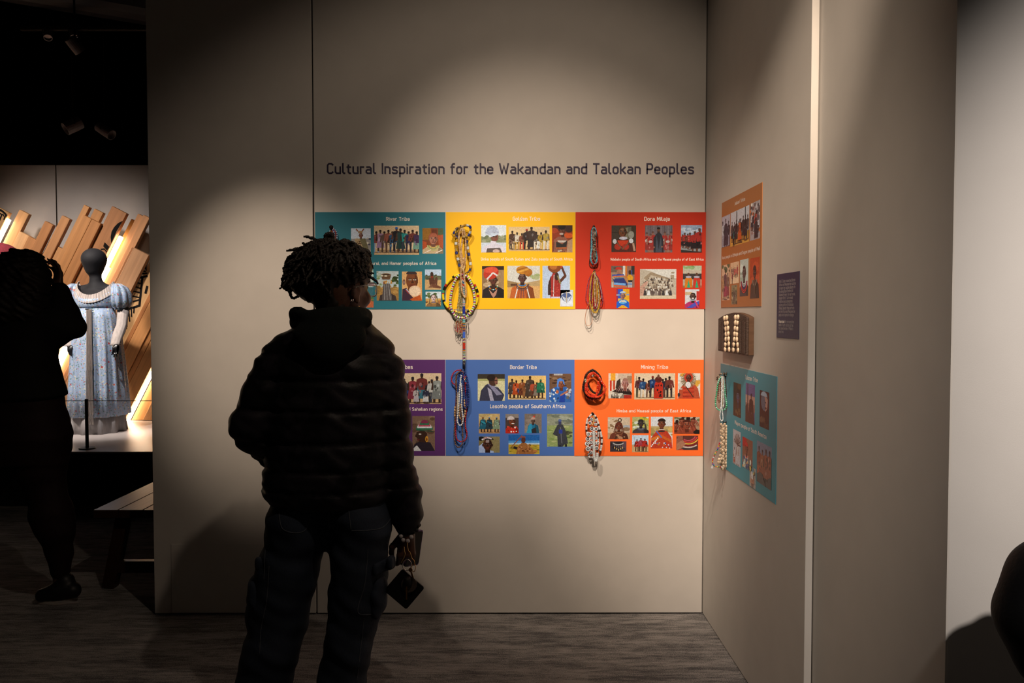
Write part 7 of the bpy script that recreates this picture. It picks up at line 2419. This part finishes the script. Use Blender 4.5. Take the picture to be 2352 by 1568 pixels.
mb = MB()
for dz in (0, .0055):
    cpt = pv(812, 691, -.02)
    cpt.y = ea.y - .012
    mb.tube([cpt + Vector((dz + .0025 * math.sin(a_), .006 * math.cos(a_), .007 * math.sin(a_ + .5))) for a_ in [2 * math.pi * i / 12 for i in range(12)]], .0014, 6, None, True)
tag(mb.build('ear_cuff', M_SILV, vis, smooth=True), 'small double silver ear ring')
mb = MB()
cpt = pv(829, 708, 0)
cpt.y = ea.y - .01
for i in range(4):
    mb.ball(cpt + Vector((-.004 + .003 * i, -.003, -.004 + .0035 * (i % 2) + .002 * i)), .0032)
mb.build('earring', M_GOLD, vis, smooth=True)

# bracelets on the right wrist
wd_ = Vector((-.02, .02, -1)).normalized()
cbr = pv(942, 1204, .02)
for i in range(13):
    a = 2 * math.pi * i / 13
    mb = MB()
    mb.ball(pv(939, 1203, .02) + Vector((.036 * math.cos(a), .032 * math.sin(a), .006 * math.sin(a) - .004 * math.cos(a))), .0062, None, None, 10, 6)
    mb.build('dark_bead', mat('black_lava_bead', (.010, .010, .011), .7, noise=(200, .3)), vis, smooth=True)
for u, v in ((953, 1193), (955, 1203), (952, 1214)):
    mb = MB()
    mb.ball(pv(u + 5, v + 3, .0), .0072, None, None, 10, 6)
    mb.build('dark_bead', mat('black_lava_bead'), vis, smooth=True)

# -- held things: phone, wristlet key chain
ph = empty('phone', pv(955, 1262, .055), 'phone in a purple marbled case held in the visitor\'s right hand', 'phone')
M_CASE = mat('purple_marbled_case', (.24, .14, .30), .35, noise=(55, .06, (.012, .008, .014)), spec=.5)
ax_u = Vector((.14, .05, 1)).normalized()
ax_w = Vector((.62, .78, -.12))
ax_w = (ax_w - ax_u * ax_w.dot(ax_u)).normalized()
ax_n = ax_u.cross(ax_w)
pc0 = pv(949, 1258, .045)


def rbox(c, ux, wy, nz, hu, hw, hn, rad, seg=5):
    """rounded slab: half sizes along ux, wy, thickness nz"""
    mb = MB()
    ring = []
    for sx_, sy_, a0 in ((1, 1, 0), (-1, 1, 90), (-1, -1, 180), (1, -1, 270)):
        for i in range(seg + 1):
            a = R(a0 + 90 * i / seg)
            ring.append(((hu - rad) * sx_ + rad * math.cos(a), (hw - rad) * sy_ + rad * math.sin(a)))
    A = [c + ux * a + wy * b + nz * hn for a, b in ring]
    Bq = [c + ux * a + wy * b - nz * hn for a, b in ring]
    n = len(ring)
    mb.add(A + Bq, [tuple(range(n)), tuple(range(2 * n - 1, n - 1, -1))] + [(i, n + i, n + (i + 1) % n, (i + 1) % n) for i in range(n)])
    return mb


rbox(pc0, ax_u, ax_w, ax_n, .062, .034, .0055, .009).build('case', M_CASE, ph, bevel=.0012)
rbox(pc0 - ax_n * .006, ax_u, ax_w, ax_n, .058, .030, .0008, .007).build('screen', mat('black_glass', (.006, .006, .007), .08, noise=(9, .1)), ph)

kr = empty('wristlet_key_chain', pv(932, 1242, -.02), 'white bead wristlet with keys and a black square card holder hanging from the hand', 'key chain')
M_PEARL = mat('white_silicone_bead', (.50, .46, .47), .45, noise=(60, .06))
wc = pv(934, 1226, .02)
vis_b = [(921, 1231), (926, 1240), (937, 1242), (944.5, 1233)]
for u, v in vis_b:
    mb = MB()
    mb.ball(pv(u, v, -.012), .0074, None, None, 14, 9)
    mb.build('bead', M_PEARL, kr, smooth=True)
for i in range(8):
    a = math.pi * (.16 + .68 * i / 7)
    mb = MB()
    mb.ball(wc + Vector((.030 * math.cos(a), .016 + .030 * math.sin(a), -.004)), .0074, None, None, 12, 7)
    mb.build('bead', M_PEARL, kr, smooth=True)
c5 = lambda X, Y, dy=-.02: pv(860 + X / 6.27, 1160 + Y / 6.27, dy)
mb = MB()
mb.tube(spline([c5(470, 540), c5(472, 580), c5(480, 630), c5(500, 690), c5(512, 740)]), .0020, 6)
mb.tube(spline([c5(425, 600), c5(430, 660), c5(436, 710), c5(410, 770), c5(380, 825)]), .0022, 6)
mb.tube(spline([c5(500, 660), c5(520, 710), c5(535, 760), c5(568, 800), c5(578, 850)]), .0022, 6)
mb.build('clasp', M_GOLD, kr, smooth=True)
mb = MB()
cR = c5(468, 860)
mb.tube([cR + Vector((.0165 * math.cos(a_) * .9, .004 * math.sin(a_), .0175 * math.sin(a_))) for a_ in [2 * math.pi * i / 24 for i in range(24)]], .0014, 6, None, True)
mb.build('split_ring', M_SILV, kr, smooth=True)
mb = MB()
cR2 = c5(565, 900)
mb.tube([cR2 + Vector((.0065 * math.cos(a_), .005 * math.sin(a_), .012 * math.sin(a_))) for a_ in [2 * math.pi * i / 18 for i in range(18)]], .0012, 6, None, True)
mb.build('small_ring', M_GOLD, kr, smooth=True)
ch = c5(432, 1205, -.02)
du = Vector((.64, 0, .77))
dv_ = Vector((-.77, 0, .64))
dn = Vector((0, -1, 0))
rbox(ch, Vector((.655, .1, .755)).normalized(), Vector((-.755, .0, .655)).normalized(), dn, .0475, .050, .0035, .008).build('card_holder', mat('black_leather', (.004, .004, .004), .5, noise=(120, .3), bump=(300, .2), spec=.3), kr, bevel=.001)
mb = MB()
mb.lathe(c5(498, 1140, -.030), [(.0265, -.001), (.0265, .001)], 28, None, (0, -1, .1))
mb.build('round_tag', mat('smoky_tag', (.06, .045, .035), .4, noise=(40, .15)), kr)
mb = MB()
mb.box(c5(452, 1355, -.034), c5(472, 1150, -.0365))
mb.lathe(c5(462, 1120, -.035), [(.009, -.0012), (.009, .0012)], 16, None, (0, -1, 0))
mb.build('key', M_GOLD, kr)
mb = MB()
mb.bar(c5(530, 960, -.033), c5(558, 1050, -.034), .006, .0022, up=(0, 1, 0))
mb.lathe(c5(520, 930, -.033), [(.007, -.0012), (.007, .0012)], 14, None, (0, -1, 0))
mb.build('key', M_GOLD, kr)
mb = MB()
mb.lathe(c5(475, 1130, -.031), [(.010, .022), (.013, .014), (.0165, 0), (.015, -.004)], 16)
mb.build('leather_fob', M_BLACK, kr, smooth=True)

# -- visitor in black at the far left, arms raised towards the display
YW = onz(130, 1388, 0).y
pw = P_at(YW)
KW = (pw(200, 722) - pw(100, 722)).x / 100
wo = empty('person', (pw(60, 722).x, YW, 0), 'person in black with raised hands looking at the dressed mannequin', 'person')
Bw = SDF((pw(-130, 700).x, YW - .34, .012), (pw(200, 700).x, YW + .55, pw(0, 560).z), .0075)
hw_ = pw(42, 632)
Bw.ell(hw_ + Vector((0, 0, .01)), (.080, .100, .115), .01, .2)
Bw.ell(hw_ + Vector((.008, .035, -.06)), (.056, .06, .06), .02)
Bw.cap(hw_ + Vector((.01, .105, .0)), hw_ + Vector((.012, .118, -.028)), .009, .014, .01)
for q in (-1, 1):
    Bw.ell(hw_ + Vector((q * .08, .0, -.015)), (.008, .02, .03), .006)
    Bw.ell(hw_ + Vector((q * .033 + .008, .098, .006)), (.018, .012, .010), .005, 0, True)
    Bw.ell(hw_ + Vector((q * .033 + .008, .086, .005)), (.011, .011, .010), .004)
Bw.ell(hw_ + Vector((.012, .096, -.072)), (.022, .010, .008), .005)
Bw.cap(hw_ + Vector((0, .0, -.06)), pw(42, 712), .055, .065, .02)
Bw.loft(rowsof(pw, [(712, -5, 88, .07, 0), (760, -20, 98, .10, 0), (850, -18, 98, .11, 0), (920, -15, 105, .11, 0), (1000, -25, 115, .11, 0), (1040, -15, 105, .10, 0)]), .03)
Bw.chain([(pw(80, 740), .05), (pw(165, 752, .05), .032), (pw(148, 700, .08), .034), (pw(134, 662, .09), .027)], .02)
Bw.chain([(pw(-12, 735), .058), (pw(-78, 790, .12), .045), (pw(-30, 715, .30), .038), (pw(8, 662, .36), .027)], .02)
hand(Bw, pw(133, 662, .09), (-.10, .25, .95), (-.75, .5, 0), (.75, .55, -.05), .92, (.32, .5, .3, .55), -1, .006)
hand(Bw, pw(8, 662, .36), (.25, .1, .95), (.8, .5, 0), (-.5, .85, .0), .92, (.5, .6, .6, .6), 1, .006)
Bw.chain([(pw(86, 1015), .085), (pw(108, 1130, .0), .056), (pw(120, 1185, -.01), .056), (pw(137, 1300, .03), .034), (pw(139, 1345, .03), .030)], .02)
Bw.chain([(pw(2, 1010), .085), (pw(-40, 1130, .04), .056), (pw(-52, 1190, .05), .056), (pw(-70, 1300, .08), .034), (pw(-72, 1345, .08), .030)], .02)
Bw.build('body', M_SKIN, wo)
Jw = SDF((pw(-130, 700).x, YW - .3, pw(0, 930).z), (pw(205, 700).x, YW + .5, pw(0, 640).z), .009)
Jw.loft(rowsof(pw, [(690, 15, 75, .07, 0), (712, -22, 104, .10, 0), (760, -40, 118, .14, 0), (800, -36, 122, .15, 0), (850, -34, 124, .155, 0), (885, -38, 138, .165, 0), (908, -40, 143, .165, 0), (916, -36, 132, .15, 0)]), .02)
Jw.chain([(pw(85, 735), .085), (pw(135, 748, .03), .080), (pw(176, 752, .05), .034), (pw(150, 715, .08), .052), (pw(140, 684, .09), .040), (pw(137, 666, .09), .040)], .04)
Jw.cap(pw(120, 765, .02), pw(172, 756, .05), .07, .034, .03)
Jw.chain([(pw(-6, 735), .085), (pw(-78, 790, .12), .065), (pw(-30, 715, .30), .055), (pw(2, 678, .35), .042)], .03)
Jw.disp(wrinkle(.004, 50, .8))
Jw.build('sweatshirt', M_BLKC, wo)
Lw = SDF((pw(-130, 700).x, YW - .3, .06), (pw(190, 700).x, YW + .3, pw(0, 900).z), .008)
Lw.loft(rowsof(pw, [(905, -38, 133, .15, 0), (940, -42, 141, .155, 0), (1000, -50, 157, .165, -.01), (1035, -50, 153, .16, 0), (1060, -48, 146, .15, 0)]), .02)
Lw.chain([(pw(84, 1020), .118), (pw(92, 1070), .112), (pw(108, 1130, .0), .080), (pw(118, 1180, -.01), .092), (pw(128, 1215, -.01), .080), (pw(137, 1270, .02), .055), (pw(139, 1312, .03), .043)], .03)
Lw.chain([(pw(4, 1010), .112), (pw(-18, 1070, .02), .105), (pw(-40, 1130, .04), .078), (pw(-52, 1190, .05), .080), (pw(-66, 1270, .07), .055), (pw(-72, 1312, .08), .044)], .03)
Lw.disp(wrinkle(.002, 60, .2))
Lw.build('leggings', M_BURG, wo)
for (u, yo), nm in (((132, .03), 'shoe'), ((-78, .08), 'shoe')):
    q = SDF((pw(u - 90, 700).x, YW - .2, .018), (pw(u + 90, 700).x, YW + .35, .17), .006)
    h0 = Vector((pw(u, 1380).x, YW + yo, 0))
    q.chain([(h0 + Vector((.062, -.01, .062)), .040), (h0 + Vector((-.01, -.012, .058)), .042), (h0 + Vector((-.075, -.02, .042)), .034)], .02)
    q.cap(h0 + Vector((.02, 0, .07)), h0 + Vector((.022, 0, .105)), .044, .042, .02)
    sh = q.build(nm, M_SHOE, wo)
    q = SDF((pw(u - 90, 700).x, YW - .2, .0), (pw(u + 90, 700).x, YW + .35, .06), .005)
    q.chain([(h0 + Vector((.078, -.01, .032)), .034), (h0 + Vector((.0, -.012, .024)), .038), (h0 + Vector((-.10, -.022, .026)), .026)], .015, 1.15)
    q.op(lambda X, Y, Z: .004 - Z + 0 * X + 0 * Y, (-9, -9, -1), (9, 9, .02), .003, True)
    q.build('sole', M_SOLE, sh)
Hw = SDF((pw(-60, 700).x, YW - .24, pw(0, 760).z), (pw(135, 700).x, YW + .2, pw(0, 555).z), .008)
Hw.ell(pw(50, 622, -.02), (48 * KW, .13, 50 * KW), .02)
Hw.ell(pw(5, 650, -.02), (44 * KW, .12, 52 * KW), .04)
Hw.ell(pw(70, 640, -.02), (36 * KW, .11, 46 * KW), .03)
Hw.ell(pw(30, 690, -.06), (62 * KW, .11, 62 * KW), .04)
Hw.ell(pw(84, 670, -.05), (26 * KW, .09, 44 * KW), .03)
Hw.ell(hw_ + Vector((.01, .14, -.04)), (.085, .08, .11), .02, 0, True)
Hw.disp(lambda X, Y, Z: .008 * np.sin(X * 75 + 3 * np.sin(Z * 40)) * np.sin(Z * 85 + 30 * Y + 1) + .004 * np.sin(X * 170 + Z * 140))
Hw.build('hair', M_HAIR, wo)

# -- person in a black puffer at the right edge, only the bent arm is in view
YQ = 1.40
pq = P_at(YQ)
cx = 1.37
pe = empty('person', (cx, 1.12, 0), 'person in a black puffer coat, only the bent arm showing at the right edge', 'person')
Bq = SDF((cx - .5, .72, .02), (cx + .42, 1.56, 1.52), .011)
hq = Vector((cx, 1.10, 1.38))
Bq.ell(hq, (.075, .095, .11), .01)
Bq.ell(hq + Vector((0, -.03, -.06)), (.055, .06, .055), .02)
Bq.cap(hq + Vector((0, -.1, 0)), hq + Vector((0, -.112, -.028)), .009, .014, .01)
for q in (-1, 1):
    Bq.ell(hq + Vector((q * .077, 0, -.01)), (.01, .02, .03), .006)
    Bq.ell(hq + Vector((q * .032, -.098, .006)), (.016, .014, .012), .006, 0, True)
Bq.cap(hq + Vector((0, .01, -.07)), Vector((cx, 1.12, 1.22)), .05, .06, .02)
Bq.loft([(1.22, cx, 1.12, .12, .08), (1.16, cx, 1.12, .17, .10), (.95, cx, 1.12, .14, .10), (.72, cx, 1.12, .15, .11), (.66, cx, 1.12, .13, .10)], .03)
elb = pq(2424, 1408)
Bq.chain([(Vector((cx - .17, 1.14, 1.15)), .05), (elb, .04), (Vector((cx - .10, 1.22, .80)), .03)], .02)
Bq.chain([(Vector((cx + .17, 1.14, 1.15)), .05), (Vector((cx + .25, 1.10, .92)), .04), (Vector((cx + .22, 1.0, .72)), .03)], .02)
hand(Bq, Vector((cx - .10, 1.22, .80)), (.9, -.3, -.2), (0, .3, -.9), (-.1, .9, .3), .85, (.5, .5, .5, .5), 1, .008)
hand(Bq, Vector((cx + .22, 1.0, .72)), (-.05, -.1, -1), (0, -.9, 0), (1, 0, 0), .85, (.4, .4, .4, .4), 1, .008)
for q in (-1, 1):
    Bq.chain([(Vector((cx + q * .08, 1.12, .68)), .085), (Vector((cx + q * .09, 1.11, .38)), .055), (Vector((cx + q * .10, 1.13, .08)), .04), ], .03)
    Bq.chain([(Vector((cx + q * .10, 1.15, .05)), .04), (Vector((cx + q * .11, 1.0, .045)), .035)], .02)
Bq.build('body', M_SKIN, pe)
M_PUFF = mat('black_puffer_nylon', (.004, .004, .0045), .6, noise=(20, .2), spec=.12, bump=(120, .2))
Cq = SDF((cx - .56, .78, .56), (cx + .5, 1.572, 1.32), .0065)
Cq.loft([(1.26, cx, 1.12, .09, .08), (1.20, cx, 1.12, .17, .12), (1.05, cx, 1.12, .20, .15), (.80, cx, 1.12, .21, .16), (.62, cx, 1.12, .22, .17), (.59, cx, 1.12, .19, .15)], .03)
Cq.chain([(Vector((cx - .16, 1.14, 1.15)), .085), (elb.lerp(Vector((cx - .16, 1.14, 1.15)), .45), .080), (elb, .070), (elb.lerp(Vector((cx - .10, 1.22, .80)), .5), .078), (Vector((cx - .12, 1.22, .80)), .055)], .03)
Cq.ell(elb + Vector((.020, -.01, .006)), (.118, .09, .158), .05)
Cq.chain([(Vector((cx + .16, 1.14, 1.15)), .085), (Vector((cx + .25, 1.10, .92)), .085), (Vector((cx + .22, 1.0, .74)), .05)], .03)
Cq.disp(lambda X, Y, Z: 0.002 * np.cos(Z * 2 * np.pi / .10) + .0015 * np.sin(X * 60 + Z * 45))
Cq.build('puffer_coat', M_PUFF, pe)
Tq = SDF((cx - .3, .9, .06), (cx + .3, 1.36, .72), .010)
for q in (-1, 1):
    Tq.chain([(Vector((cx + q * .08, 1.12, .66)), .10), (Vector((cx + q * .09, 1.11, .38)), .07), (Vector((cx + q * .10, 1.13, .10)), .055)], .02)
Tq.build('trousers', M_BLKC, pe)
for q in (-1, 1):
    Sq = SDF((cx + q * .11 - .08, .9, 0), (cx + q * .11 + .08, 1.3, .14), .008)
    Sq.chain([(Vector((cx + q * .10, 1.17, .045)), .042), (Vector((cx + q * .11, 1.05, .042)), .044), (Vector((cx + q * .12, .98, .035)), .036)], .02)
    Sq.op(lambda X, Y, Z: .005 - Z + 0 * X + 0 * Y, (-9, -9, -1), (9, 9, .02), .004, True)
    Sq.build('shoe', M_SHOE, pe)
hqr = SDF(tuple(hq - Vector((.13, .1, .14))), tuple(hq + Vector((.13, .18, .16))), .008)
hqr.ell(hq + Vector((0, .02, .025)), (.088, .10, .105), .01)
hqr.ell(hq + Vector((0, -.1, -.04)), (.09, .08, .10), .02, 0, True)
hqr.build('hair', M_HAIR, pe)
